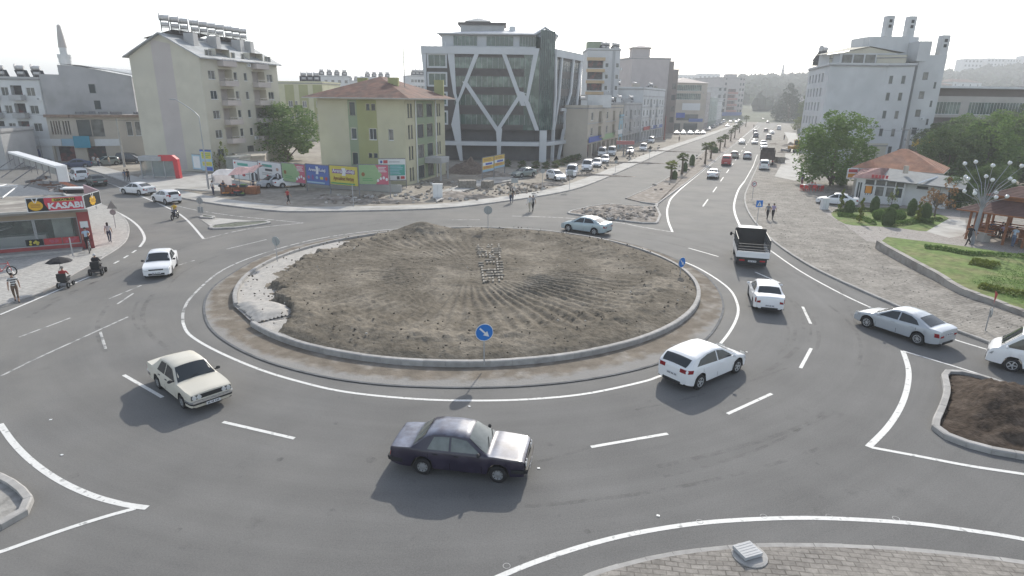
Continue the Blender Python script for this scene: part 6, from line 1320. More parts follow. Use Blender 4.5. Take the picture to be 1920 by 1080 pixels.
egg = lambda z, a: max(.02,(1-abs(2*z-.85)**2.6/1.5)**.7 if abs(2*z-.85) < 1.16 else .02); bar_ = lambda z, a: max(.05, min(1,(1-z)*3.2,(z+.12)*4))
SHR = {'cone': inner(egg, shrub_mesh(1100,.075,1, egg)).mesh('foliage', LF_D), 'ball': inner(egg, shrub_mesh(1100,.08,2, lambda z, a: max(.03, math.sqrt(max(0,1-(2*z-1)**2))))).mesh('foliage', LF_G)}
def shrub(px, w, h, label, kind='cone', lm=None, group=None, z=0, name='shrub'):
 b = G(px[0], px[1], z); t = empty(name, tuple(b), label, 'shrub', group); MB().tube([(0,0,-.05),(0,0, h*.4)],.05,5).build('stem', BARK, t)
 o = link('foliage', SHR[kind], t); o.scale = (w/2, w/2, h)
 if lm: o.material_slots[0].link = 'OBJECT'; o.material_slots[0].material = lm
for x, y, w, h_, l_ in ((1264,337,.9,1.4,'dark clipped cypress beside the first palm'),(1284,322.6,.8,1.7,'dark cypress beside the second palm'),(1297,311.5,1.0,2.1,'larger dark cypress between the palms'),(1340,287,1.6,1.5,'green bush by the fourth palm on the median')): shrub((x, y), w, h_, l_, group='clipped shrubs on the median')
PZ = .11
for x, y, w, h_, l_ in ((1591,401,1.0,1.5,'egg shaped shrub right of the parked white saloon'),(1638,398.6,.9,1.8,'tall oval shrub at the back of the garden lawn'),(1664,422.5,1.25,1.8,'large dark egg shaped shrub at the front of the garden'),(1707.6,404,.9,1.8,'oval shrub at the back right of the garden'),(1731.5,415,1.1,1.9,'stout green shrub at the right end of the garden')): shrub((x, y), w, h_, l_, group='clipped shrubs in the garden', z=PZ)
for x, y, w, h_, l_ in ((1647,411,1.3,1.0,'left low round bush at the garden middle'),(1682,414,1.5,1.1,'right low round bush at the garden middle'),(1677,392,.9,.6,'tiny ball bush behind the garden')): shrub((x, y), w, h_, l_, 'ball', group='round bushes in the garden', z=PZ)
def spiral(px, h, label):
 b = G(px[0], px[1], PZ); t = empty('spiral_topiary', tuple(b), label, 'topiary', 'spiral topiaries in the garden'); random.seed(int(px[0])); m = MB(); MB().tube([(0,0,-.05),(0,0, h)],.04,5).build('stem', BARK, t)
 for k in range(900):
  u = random.random(); a = u*2*math.pi*3; r = .28*(1-.65*u); m_ = Vector((r*.6*math.cos(a), r*.6*math.sin(a),.15+u*(h-.2))); d = Vector((random.gauss(0,1), random.gauss(0,1), random.gauss(0,.8))).normalized()*r*.75; leaf(m, m_+d,.07)
 m.build('foliage', LF_Y, t)
spiral((1575.5,394),2.4, 'spiral topiary nearest the parked white saloon'); spiral((1610.6,417),2.5, 'spiral topiary at the front left of the garden'); spiral((1719,417),2.1, 'spiral topiary at the right of the garden')
tree(G(1669.7,391.5,PZ),2.7,.55, 'slender young tree in front of the cafe windows', 'thin', LF_Y,.05,1.0); tree(G(1752,405.6,PZ),4.3,1.7, 'dry brown leaved tree left of the park fence', 'thin', LF_B,.10,.9)
def hedge(px, w, h, label, lm, z=PZ, n=260, name='hedge', group=None):
 pts = spline([G(x, y, z) for x, y in px],5); m = MB(); random.seed(len(px)*13+int(px[0][0])); L_ = sum((b-a).length for a, b in zip(pts, pts[1:])); core = MB(); core.strip(pts, w*.8, z+h*.7)
 for k in range(int(n*L_*w)):
  i = random.randrange(len(pts)-1); p = pts[i].lerp(pts[i+1], random.random()); d = (pts[i+1]-pts[i]).normalized(); q = Vector((-d.y, d.x,0))*random.uniform(-.5,.5)*w; m_h = h*(1-(q.length/(w*.5))**3)*random.uniform(.5,1.05)
  leaf(m,(p.x+q.x, p.y+q.y, z+m_h),.09)
 t = tag(m.build(name, lm), label, 'hedge', group); return t
hedge([(1568,399),(1600,396),(1640,396)],.8,.4, 'low hedge along the back left edge of the garden', LF_D); hedge([(1570,405),(1590,407),(1620,413),(1637,421)],.7,.4, 'low curved hedge at the front left of the garden', LF_G); hedge([(1668,423),(1700,420),(1722,416),(1745,420)],.8,.45, 'low curved hedge at the front right of the garden', LF_G); hedge([(1735,413),(1765,414)],.7,.35, 'short hedge at the right tip of the garden', LF_G)
# lawns, wall, path
gl = [G(x, y, PZ+.008) for x, y in ((1558,399),(1590,394),(1640,389),(1700,391),(1745,398),(1779,409),(1760,422),(1737,433.5),(1690,428),(1640,424),(1585,420))]
struct('lawn', MB().poly([tuple(p) for p in spline(gl,3, True)]), grass)
struct('garden_path', MB().poly([tuple(G(x, y, PZ+.006)) for x, y in ((1545,398),(1600,388),(1700,386),(1800,392),(1800,425),(1930,470),(1930,520),(1700,458),(1668,452),(1648,455),(1625,452),(1583,421))]), pav_path)
struct('garden_path', MB().poly([tuple(G(x, y, PZ+.012)) for x, y in ((1737,434),(1779,410),(1810,412),(1812,440),(1780,446))]), pale)
WP = [(1640,468),(1702.6,503),(1746.6,526),(1793,552),(1860.7,576),(1925,600),(1990,628)]; wp = spline(GP(WP),4)
zt_ = [lerp([(0,.78),(.35,.62),(.7,.42),(1,.36)], i/(len(wp)-1)) for i in range(len(wp))]; m = MB(); wi = offset(wp,.38)
for i in range(len(wp)-1):
 a, b, c, d = wp[i], wp[i+1], wi[i+1], wi[i]; g_ = random.uniform(-.02,.02)
 m.add([(a.x, a.y,0),(b.x, b.y,0),(b.x, b.y, zt_[i+1]+g_),(a.x, a.y, zt_[i]+g_),(d.x, d.y,0),(c.x, c.y,0),(c.x, c.y, zt_[i+1]+g_),(d.x, d.y, zt_[i]+g_)],[(0,1,2,3),(3,2,6,7),(5,4,7,6),(0,3,7,4),(1,5,6,2)])
tag(m.build('garden_wall', stained('old_concrete',(.36,.34,.31),(.24,.22,.2),1.1,(.45,.65))), 'low cracked concrete retaining wall along the lawn on the right', 'wall')
back = [G(x, y,.5) for x, y in ((1925,480),(1800,462),(1730,453),(1663,445))]; m = MB()
lw = [(p.x, p.y, z-.05) for p, z in zip(wi, zt_)]+[(70,24,.5),(62,40,.55)]+[(p.x, p.y,.55) for p in back]; m.poly(lw); struct('lawn', m, grass)
hedge([(1733,466),(1770,470),(1810,478),(1850,480),(1925,484)],.7,.35, 'narrow green hedge strip across the right lawn', LF_G, z=.5); hedge([(1822,494),(1845,498),(1868,502)],2.0,.4, 'yellow green shrub patch in the middle of the right lawn', LF_Y, z=.5); hedge([(1838,540),(1870,547),(1925,556)],.9,.35, 'yellow green hedge strip near the wall on the right lawn', LF_Y, z=.4)
# grass tufts on lawns
m = MB(); random.seed(8)
for k in range(9000):
 p = G(random.uniform(1680,1925), random.uniform(458,580),.52)
 if not (p.x > 30): continue
 pr = V2(p); ok = True
 # keep only what lies inside the lawn outline
 c = False; j = len(lw)-1
 for i in range(len(lw)):
  a, b = lw[i], lw[j]
  if (a[1] > p.y) != (b[1] > p.y) and p.x < (b[0]-a[0])*(p.y-a[1])/(b[1]-a[1])+a[0]: c = not c
  j = i
 if c: leaf(m,(p.x, p.y,.50),.05,0,0)
tag(m.build('grass_tufts', LF_G), 'short grass blades over the right lawn', 'grass', kind='stuff')
# ---------------------------------------------------------------- people
SKIN = mat('skin',(.38,.24,.17), rough=.6, var=.05, world=False); HAIR = mat('dark_hair',(.02,.016,.014), rough=.7, var=.2, world=False); HAIR_G = mat('grey_hair',(.25,.24,.23), rough=.8, var=.2, world=False)
CL = {n: mat('cloth_'+n, c, rough=.9, var=.12, scale=4, world=False) for n, c in (('white',(.62,.62,.61)),('black',(.025,.025,.028)),('navy',(.04,.05,.09)),('grey',(.20,.20,.21)),('red',(.45,.05,.06)),('yellow',(.60,.42,.05)),('blue',(.20,.30,.48)),('lilac',(.36,.30,.44)),('brown',(.14,.10,.075)),('beige',(.42,.38,.30)),('olive',(.16,.17,.08)),('paleblue',(.38,.48,.58)),('maroon',(.14,.04,.05)),('denim',(.10,.14,.22)))}
def stripes():
 m = mat('cloth_striped',(.60,.60,.58), rough=.9, var=0, world=False); t = m.node_tree; g = _n(t, 'ShaderNodeTexCoord'); s = _n(t, 'ShaderNodeSeparateXYZ'); t.links.new(g.outputs['Object'], s.inputs[0])
 w = _n(t, 'ShaderNodeMath', operation='SINE'); k = _n(t, 'ShaderNodeMath', operation='MULTIPLY'); k.inputs[1].default_value = 2*math.pi/.13; t.links.new(s.outputs[2], k.inputs[0]); t.links.new(k.outputs[0], w.inputs[0])
 c = _n(t, 'ShaderNodeMath', operation='GREATER_THAN'); c.inputs[1].default_value = 0; t.links.new(w.outputs[0], c.inputs[0]); mx = _n(t, 'ShaderNodeMix', data_type='RGBA'); t.links.new(c.outputs[0], mx.inputs[0]); mx.inputs[6].default_value = (.6,.6,.58,1); mx.inputs[7].default_value = (.04,.035,.04,1)
 t.links.new(mx.outputs[2], t.nodes['Principled BSDF'].inputs['Base Color']); return m
CL['striped'] = stripes()
def person(loc, rz, label, top='white', legs='navy', pose='stand', h=1.72, hair=HAIR, shoes='black', bare=0, long_hair=False, female=False, sleeves=0, stride=.28, z0=0, group=None, bend=0, arms=None, skirt=False):
 """one skinned body; faces +X; pose stand, walk, sit"""
 k = h/1.72; sh = .185 if not female else .165; hp = .095; J = {}; lean = bend
 def tp(x, z): d = z-.93; return (x+math.sin(lean)*d,.93+math.cos(lean)*d)
 sit = pose == 'sit'; up = -.45 if sit else 0
 def body(n, x, y, z, r, up_=True):
  if up_: x, z = tp(x, z)
  J[n] = (Vector((x, y, z+up)), r)
 body('pel',0,0,.95,(.145,.115)); body('wst',0,0,1.10,(.135 if not female else .115,.10)); body('che',.01,0,1.30,(.165,.115)); body('nkb',0,0,1.44,(.075,.07)); body('nk',.01,0,1.51,(.055,.055)); body('hd',.02,0,1.60,(.078,.092)); body('tp',.015,0,1.68,(.065,.08))
 E_ = [('pel', 'wst'),('wst', 'che'),('che', 'nkb'),('nkb', 'nk'),('nk', 'hd'),('hd', 'tp')]
 for s, n in ((-1, 'r'),(1, 'l')):
  sw = (stride if pose == 'walk' else .03)*s
  if sit: hip_, kn, an, to = (0,.09*s,.95),(.44,.13*s,.96),(.44,.12*s,.52),(.60,.13*s,.49)
  else: hip_, kn, an, to = (0, hp*s,.90),(sw*.55+.05, hp*s*.95,.50),(sw*1.05-(.06 if sw < 0 else 0), hp*s*.9,.09+(.07 if sw < -.1 else 0)),(sw*1.05+.15-(.03 if sw < 0 else 0), hp*s,.045)
  body(n+'hp', *hip_,(.095,.095), False); body(n+'kn', *kn,(.062,.062), False); body(n+'an', *an,(.043,.043), False); body(n+'to', *to,(.042,.032), False)
  E_ += [('pel', n+'hp'),(n+'hp', n+'kn'),(n+'kn', n+'an'),(n+'an', n+'to')]
  a_ = (arms or {}).get(n) or ('reach' if sit else 'swing'); aw = -sw*.8
  sx = tp(0,1.41); body(n+'sh',0, sh*s,1.41,(.062,.06))
  if a_ == 'reach': el, wr = tp(.16,1.18), tp(.40,1.14)
  elif a_ == 'up': el, wr = tp(.15,1.25), tp(.22,1.50)
  else: el, wr = tp(aw*.45-.03,1.13), tp(aw+.05,.89)
  J[n+'el'] = (Vector((el[0],(sh+.05)*s, el[1]+up)),(.042,.042)); J[n+'wr'] = (Vector((wr[0],(sh+.06)*s if a_ != 'reach' else sh*.8*s, wr[1]+up)),(.028,.030)); d = (J[n+'wr'][0]-J[n+'el'][0]).normalized(); J[n+'hn'] = (J[n+'wr'][0]+d*.075,(.024,.040))
  E_ += [('che', n+'sh'),(n+'sh', n+'el'),(n+'el', n+'wr'),(n+'wr', n+'hn')]
 names = list(J); me = bpy.data.meshes.new('p'); me.from_pydata([tuple(J[n][0]) for n in names],[(names.index(a), names.index(b)) for a, b in E_],[])
 o = bpy.data.objects.new('p', me); sc.collection.objects.link(o); md = o.modifiers.new('s', 'SKIN'); me.skin_vertices or me.attributes
 sv = me.skin_vertices[0].data
 for i, n in enumerate(names): sv[i].radius = J[n][1]; sv[i].use_root = (n == 'pel')
 sb = o.modifiers.new('b', 'SUBSURF'); sb.levels = 1; sb.render_levels = 1; bpy.context.view_layer.update()
 b2 = bpy.data.meshes.new_from_object(o.evaluated_get(bpy.context.evaluated_depsgraph_get())); bpy.data.objects.remove(o)
 m = MB(); m.v = [tuple(v.co) for v in b2.vertices]; m.f = [tuple(p.vertices) for p in b2.polygons]
 zone = {'nk': 0, 'hd': 0, 'tp': 0, 'nkb': 1, 'che': 1, 'wst': 1, 'pel': 2}
 for n in 'rl': zone.update({n+'hp': 2, n+'kn': 2, n+'an': 2 if not bare else 0, n+'to': 3, n+'sh': 1, n+'el': 1 if sleeves else 0, n+'wr': 1 if sleeves else 0, n+'hn': 0})
 segs = [(J[a][0], J[b][0], zone[a], zone[b]) for a, b in E_]
 for p in b2.polygons:
  c = p.center; best = (9,0)
  for a, b, za, zb_ in segs:
   ab = b-a; t_ = max(0, min(1,(c-a).dot(ab)/ab.length_squared)); dd = (a+ab*t_-c).length
   if dd < best[0]: best = (dd, za if t_ < .55 else zb_)
  z_ = best[1]
  if zone['rel'] == 0 and z_ == 0 and False: pass
  m.m.append(z_)
 bpy.data.meshes.remove(b2)
 for n in 'rl':          # five fingers on each hand
  hn, wr = J[n+'hn'][0], J[n+'wr'][0]; d = (hn-wr).normalized(); s = 1 if n == 'l' else -1; ac = Vector((1,0,0)) if abs(d.x) < .7 else Vector((0, s,0)); nr_ = d.cross(ac).normalized(); ac = nr_.cross(d).normalized()
  for q,(o_, l_) in enumerate(((-.028,.062),(-.010,.072),(.009,.068),(.027,.052))): b0 = hn+ac*o_+d*.01; m.tube([b0, b0+d*l_*.55, b0+d*l_*.95-nr_*.018*s],[.0085,.0075,.006],5,0)
  b0 = wr+d*.03-ac*.028; m.tube([b0, b0+d*.03-ac*.025, b0+d*.062-ac*.03],[.010,.009,.007],5,0)
 hd = J['hd'][0]; m.ell((hd.x+.092,0, hd.z+.005),(.018,.012,.02),6,0); [m.ell((hd.x+.078, s*.032, hd.z+.03),(.010,.012,.007),6,4) for s in (-1,1)]; [m.ell((hd.x, s*.082, hd.z+.01),(.02,.012,.03),6,0) for s in (-1,1)]; m.ell((hd.x+.082,0, hd.z-.04),(.008,.024,.006),6,5)
 t = empty('person',(loc[0], loc[1], z0), label, 'person', group, rz); t.scale = (k, k, k)
 m.build('body',[SKIN, CL[top], CL[legs], CL[shoes], HAIR, CL['maroon']], t, smooth=80)
 if hair:
  g = MB(); tp_ = J['tp'][0]; g.ell((hd.x-.016,0, hd.z+.045),(.098,.092,.088),10)
  if long_hair: g.ell((hd.x-.06,0, hd.z-.07),(.055,.085,.14),8)
  g.build('hair', hair, t, smooth=60)
 if skirt:
  g = MB(); g.lathe([(.15,.98),(.19,.80),(.24,.35),(.25,.15)],12); g.build('skirt', CL[legs], t, smooth=50)
 return t
def heading(p, q): a, b = G(*p), G(*q); return math.atan2(b.y-a.y, b.x-a.x)
def pp(px, to, label, **k): g = G(*px, k.pop('gz',0)); return person((g.x, g.y), heading(px, to), label, z0=g.z, **k)
pp((33,566),(20,640), 'man in a striped shirt and dark shorts walking at the left edge', top='striped', legs='brown', pose='walk', bare=1, h=1.74, stride=.2)
pp((207,455),(225,430), 'woman with dark hair in a white and yellow top walking past the butcher corner', top='white', legs='navy', pose='walk', female=True, long_hair=True, h=1.66, gz=.06, stride=.14)
pp((993,397),(980,405), 'man in a white shirt and pale trousers crossing the far road', top='white', legs='beige', pose='walk', h=1.74, sleeves=1)
pp((999,396.5),(986,404), 'man in a grey shirt and black trousers crossing beside the white shirted man', top='grey', legs='black', pose='walk', h=1.75)
pp((957,381),(975,371), 'woman with long dark hair and a shoulder bag stepping off the north kerb', top='beige', legs='navy', pose='walk', female=True, long_hair=True, h=1.65)
pp((961,380),(979,370), 'person in a dark top just behind the woman with the shoulder bag', top='black', legs='grey', pose='walk', h=1.66)
pp((541,383),(560,379), 'person in a red top with a yellow bag walking along the north pavement', top='red', legs='black', pose='walk', h=1.7, gz=.11, bare=1)
pp((476,356),(470,365), 'child in a dark blue top near the fruit stall', top='navy', legs='navy', h=1.35)
pp((400,366),(415,364), 'man in a white shirt standing at the left of the fruit stall', top='white', legs='navy', h=1.76, gz=.05)
pp((419,364),(430,366), 'man in a navy shirt bending over the fruit stall', top='navy', legs='grey', bend=.35, h=1.72, gz=.05, arms={'l': 'reach', 'r': 'reach'})
pp((236,341),(225,338), 'woman in a dark top standing left of the man on the upper left pavement', top='denim', legs='grey', female=True, long_hair=True, h=1.64, gz=.11)
pp((242,341.5),(255,343), 'man in black standing right of the woman on the upper left pavement', top='black', legs='black', h=1.78, gz=.11)
pp((1438,411),(1430,415), 'woman with a dark bag on the right pavement, left of a pair', top='grey', legs='black', pose='walk', female=True, long_hair=True, h=1.62, gz=.11)
pp((1448,411),(1440,415), 'woman in a pale top on the right pavement, right of a pair', top='lilac', legs='black', pose='walk', female=True, hair=HAIR, long_hair=True, h=1.64, gz=.11)
pp((1502,352),(1510,352), 'man in a dark shirt standing at the red cafe tables', top='navy', legs='maroon', h=1.76, gz=.11)
pp((1607,372),(1602,375), 'person in red standing at the cafe door', top='red', legs='beige', h=1.7, gz=.11)
pp((1814,460),(1800,462), 'man in dark clothes striding past the globe lamp post', top='black', legs='black', pose='walk', stride=.42, h=1.78, gz=.11)
pp((1897,463),(1910,462), 'man in a pale blue shirt and jeans standing right of the pavilion seats', top='paleblue', legs='denim', h=1.76, gz=.11, bend=.08)
pp((104,302),(110,310), 'man in a pink white top near the far left shops', top='lilac', legs='black', pose='walk', h=1.76)
pp((178,311),(185,313), 'man in a white shirt, left of three by the dark parked van', top='white', legs='beige', h=1.74); pp((186,313),(178,314), 'man in white top and navy trousers, middle of three by the dark van', top='white', legs='navy', h=1.70); pp((206,312),(214,312), 'man in a beige shirt right beside the dark parked van', top='beige', legs='grey', h=1.70)
pp((1180,295),(1182,300), 'person in black beside the parked minibuses', top='black', legs='black', h=1.75, gz=0)
pp((1273,266),(1290,262), 'person in dark clothes walking on the pavement by the avenue', top='black', legs='black', pose='walk', h=1.76, gz=.11)
pp((1470,262.5),(1472,266), 'worker in dark clothes beside the torn up parking lane', top='black', legs='navy', h=1.76, gz=.11)
pp((1413,240),(1414,244), 'person standing on the median kerb far up the avenue', top='black', legs='grey', h=1.78, gz=.1)
# man leaning at the butcher's corner, a motor scooter beside him
pp((166,467),(175,480), 'man in a grey shirt standing by the red corner pillar of the butcher shop', top='paleblue', legs='black', h=1.7, gz=.06, arms={'l': 'reach'})
m_shades = None
# ---------------------------------------------------------------- two-wheelers and mobility chairs
def wheel2(t, x, y, r, w=.09, spokes=False, nm='wheel'):
 m = MB(); m.X = Matrix.Translation((x, y, r)) @ Matrix.Rotation(R(90),4, 'X')
 m.lathe([(r*.78,-w/2),(r*.95,-w/2),(r,0),(r*.95, w/2),(r*.78, w/2),(r*.78,-w/2)],18); o = m.build(nm, RUBBER, t, smooth=50)
 m = MB(); m.X = Matrix.Translation((x, y, r)) @ Matrix.Rotation(R(90),4, 'X'); m.lathe([(.03,-w/2),(.03, w/2)],8)
 for k in range(6): a = k*math.pi/3; m.box((r*.4*math.cos(a), r*.4*math.sin(a),0),(r*.8,.02,.02),0, a)
 m.build('rim', RIM, o); return o
def motorbike(loc, rz, label, col, name='motorcycle'):
 t = empty(name, loc, label, 'motorcycle', None, rz); wheel2(t,.62,0,.29); wheel2(t,-.60,0,.29)
 m = MB(); m.tube([(.62,0,.29),(.42,0,.98)],.035,6); m.tube([(.42,-.32,1.04),(.45,0,1.0),(.42,.32,1.04)],.02,6); m.build('fork', STEEL, t)
 m = MB(); m.tube([(.38,0,.75),(.1,0,.42),(-.45,0,.45),(-.6,0,.3)],[.07,.09,.08,.05],8); m.ell((0,0,.35),(.22,.13,.16),8); m.build('engine', TRIM, t, smooth=50)
 m = MB(); m.ell((.15,0,.74),(.24,.12,.13),10); m.ell((.46,0,.82),(.09,.14,.17),8); m.ell((-.62,0,.66),(.25,.10,.07),8); m.build('fairing', col, t, smooth=60)
 MB().ell((-.25,0,.78),(.36,.13,.07),10).build('saddle', TRIM, t, smooth=60); MB().ell((.56,0,.86),(.04,.08,.08),8).build('headlight', CLEAR_L, t); return t
g = G(329,411); rz = heading((329,411),(318,416)); motorbike((g.x, g.y,0), rz, 'dark motorcycle with a yellow shirted rider on the upper left road', P_BLACK)
person((g.x-.22*math.cos(rz), g.y-.22*math.sin(rz)), rz, 'motorcycle rider in a yellow shirt and dark trousers', top='yellow', legs='navy', pose='sit', h=1.72, z0=.33, bend=.12)
def bicycle(loc, rz, label, col):
 t = empty('bicycle', loc, label, 'bicycle', None, rz); wheel2(t,.52,0,.33,.04); wheel2(t,-.52,0,.33,.04); m = MB()
 for a, b in (((-.52,0,.33),(-.08,0,.30)),((-.08,0,.30),(-.22,0,.85)),((-.22,0,.80),(.38,0,.82)),((-.08,0,.30),(.38,0,.76)),((.38,0,.95),(.52,0,.33)),((-.52,0,.33),(-.2,0,.78))): m.tube([a, b],.022,6)
 m.build('frame', col, t); MB().ell((-.24,0,.9),(.14,.07,.04),8).build('saddle', TRIM, t); MB().tube([(.42,-.28,1.0),(.38,0,.97),(.42,.28,1.0)],.018,6).build('handlebar', TRIM, t); return t
g = G(8,519); bicycle((g.x, g.y,.06), R(10), 'red bicycle cut by the left edge on the shop pavement', P_RED)
g = G(170,474); bicycle((g.x, g.y,.06), R(-60), 'dark bicycle held by the man at the butcher corner', STEEL)
# wheelchair user with an umbrella
def power_chair(loc, rz, label, big=False):
 t = empty('mobility_scooter' if big else 'wheelchair', loc, label, 'scooter' if big else 'wheelchair', None, rz)
 s = 1.25 if big else 1
 for x, r in ((-.32*s,.19*s),(.42*s,.14*s)):
  for y in (-.27*s,.27*s): wheel2(t, x, y, r,.09*s)
 m = MB(); m.box((0,0,.28*s),(.75*s,.42*s,.16)); m.box((.42*s,0,.17*s),(.3,.36,.04)); m.build('base', P_BLACK if big else STEEL, t)
 m = MB(); m.box((-.1,0,.47),(.5,.5,.09)); m.box((-.36,0,.72),(.09,.50,.45)); m.build('seat', TRIM, t)
 for y in (-.29,.29): MB().box((-.08, y,.70),(.40,.07,.05)).build('armrest', TRIM, t)
 if big: m = MB(); m.tube([(.62,0,.3),(.45,0,1.02)],.04,6); m.tube([(.44,-.3,1.06),(.44,.3,1.06)],.022,6); m.build('tiller', TRIM, t)
 return t
g = G(124,538); rz = heading((124,538),(150,520)); power_chair((g.x, g.y,0), rz, 'powered wheelchair on the left road edge, under a dark umbrella')
person((g.x-.08*math.cos(rz), g.y-.08*math.sin(rz)), rz, 'wheelchair user in a red shirt with a grey cap', top='red', legs='grey', pose='sit', h=1.72, hair=HAIR_G, z0=.08)
t = site('umbrella',(g.x-.1, g.y,.5), 'black umbrella fixed above the red shirted wheelchair user', 'umbrella'); m = MB(); rr_ = .72
m.lathe([(rr_,1.62),(rr_*.78,1.74),(rr_*.4,1.86),(.02,1.92),(.0,1.95)],8,0,(g.x-.1, g.y,.0)); m.build('canopy', CL['black'], t); MB().tube([(g.x-.35, g.y-.2,.6),(g.x-.1, g.y,1.3),(g.x-.1, g.y,1.98)],.014,6).build('shaft', STEEL, t)
g = G(184,514); rz = heading((184,514),(205,494)); power_chair((g.x, g.y,0), rz, 'black four wheeled mobility scooter on the left road edge', True)
person((g.x-.06*math.cos(rz), g.y-.06*math.sin(rz)), rz, 'mobility scooter driver with white hair and dark clothes, seen from behind', top='black', legs='black', pose='sit', h=1.74, hair=CL['white'], z0=.14, sleeves=1)
# ---------------------------------------------------------------- butcher's corner shop
def Pz(px, py, z): return G(px, py, z)
GZ = .06
Pb = V2(G(157,466, GZ)); Pa = V2(G(-10,480, GZ)); D = (Pb-Pa).normalized(); Nf = Vector((D.y,-D.x,0)); Pa = Pb-D*13.5
RZ = math.atan2(D.y, D.x); RH = ZT(Pb,388)+.0
RH = 3.0
t = site('butcher_shop',(Pb.x, Pb.y,0), 'single storey butcher shop with a glass front and red corner pillar, left edge', 'shop'); BSH = t
back = Vector((-.70,.71,0))*9.5
REDP = mat('red_pillar',(.30,.07,.07), rough=.6, var=.1); WBR = mat('shop_inside',(.10,.10,.095), rough=.7, var=.5, scale=1.2, c2=(.30,.31,.29), thr=(.48,.62), scale2=.9)
m = MB(); q = [Pa+back, Pa-Nf*2.4, Pb-Nf*2.4, Pb+D*.0+back]; m.prism([(p.x, p.y) for p in q],0, RH,0); m.build('back_wall', WBR, t)
m = MB(); p0 = Pb+D*.1; m.prism([(p.x, p.y) for p in (Pb+Nf*.15, Pb+D*.75+Nf*.15, Pb+D*.75+back, Pb+back)],0, RH+.1,0); m.build('side_wall', REDP, t)
m = MB(); m.prism([(p.x, p.y) for p in (Pa+Nf*.0-Nf*.0, Pb, Pb-Nf*.2, Pa-Nf*.2)], GZ, GZ+.42,0); m.prism([(p.x, p.y) for p in (Pa+Nf*.9, Pb+Nf*.9, Pb+Nf*.0, Pa)], GZ-.02, GZ+.16,1); m.build('plinth',[REDP, conc], t)
m = MB(); m.prism([(p.x, p.y) for p in (Pa+Nf*.0, Pb, Pb-Nf*.12, Pa-Nf*.12)],2.55, RH,0, bottom=True); m.build('fascia', stained('tan_fascia',(.34,.28,.22),(.28,.23,.19)), t)
SHG = mat('shop_glass',(.16,.19,.18), rough=.03, var=0, spec=.7, alpha=.42)
for a_, b_ in ((.05,2.7),(2.8,5.4),(5.5,8.1),(8.2,13.3)):
 u0, u1 = Pb-D*b_, Pb-D*a_; g = MB(); u0 = u0-Nf*.06; u1 = u1-Nf*.06; g.add([(u0.x, u0.y, GZ+.5),(u1.x, u1.y, GZ+.5),(u1.x, u1.y,2.55),(u0.x, u0.y,2.55)],[(0,1,2,3)]); w_ = g.build('shop_window', SHG, t)
 g = MB(); L_ = (u1-u0).length
 for uu, vv, ww, hh_ in ((0,1.5,.08,2.1),(L_,1.5,.08,2.1),(L_/2, GZ+.46, L_,.09),(L_/2,2.53, L_,.08)): p = u0+D*uu; g.box((p.x, p.y, vv),(ww,.09, hh_),0, RZ)
 f_ = g.build('frame', FR_G, None); f_.parent = w_; [setattr(v_, 'co', v_.co-Vector(t['_o'])) for v_ in f_.data.vertices]
# posters along the foot of the window
for a_, b_, c_, l_ in ((2.35,1.25, SG_R,0),(3.45,2.4, SG_K,1),(1.2,.15, SG_R,2)):
 u0, u1 = Pb-D*a_+Nf*.02, Pb-D*b_+Nf*.02; g = MB().add([(u0.x, u0.y, GZ+.52),(u1.x, u1.y, GZ+.52),(u1.x, u1.y, GZ+1.0),(u0.x, u0.y, GZ+1.0)],[(0,1,2,3)]); g.build('window_poster', SG_R if l_ != 1 else SG_K, t)
 g = MB(); random.seed(l_);
 for k in range(7): p = u0.lerp(u1, random.uniform(.2,.8))+Nf*.012; g.X = Matrix.Translation((p.x, p.y, GZ+.76+random.uniform(-.12,.12))) @ Matrix.Rotation(RZ,4, 'Z'); g.cyl((0,0,0),.09,.01,7,0, axis='y')
 g.build('poster_print', SG_Y if l_ == 1 else SG_PK, t)
# counter and fridge inside
MB().box((Pb.x-D.x*4, Pb.y-D.y*4,.6),(3.2,.8,1.1),0, RZ) and None
c_ = Pb-D*4-Nf*1.3; MB().box((c_.x, c_.y,.65),(3.4,.8,1.1),0, RZ).build('counter', FR_W, t)
c_ = Pb-D*1.2-Nf*1.4; MB().box((c_.x, c_.y,1.3),(1.2,.7,2.2),0, RZ).build('fridge', mat('fridge_white',(.5,.55,.52), rough=.3, var=.2, scale=2), t)
roofc = mat('old_flat_roof',(.24,.22,.195), rough=.95, var=.3, scale=.7, c2=(.36,.34,.30), thr=(.5,.6), scale2=.5, bump=.4, bscale=5)
m = MB(); rf = [Pa+Nf*.7, Pb+Nf*.7+D*.8, Pb+D*.8+back, Pa+back]; m.prism([(p.x, p.y) for p in rf], RH, RH+.14,0, bottom=True)
for a_, b_ in ((rf[0], rf[1]),(rf[1], rf[2])): d_ = (b_-a_).normalized(); n_ = Vector((-d_.y, d_.x,0))*.15; m.prism([(p.x, p.y) for p in (a_, b_, b_+n_, a_+n_)], RH+.14, RH+.28,1)
m.build('roof',[roofc, pale], t)
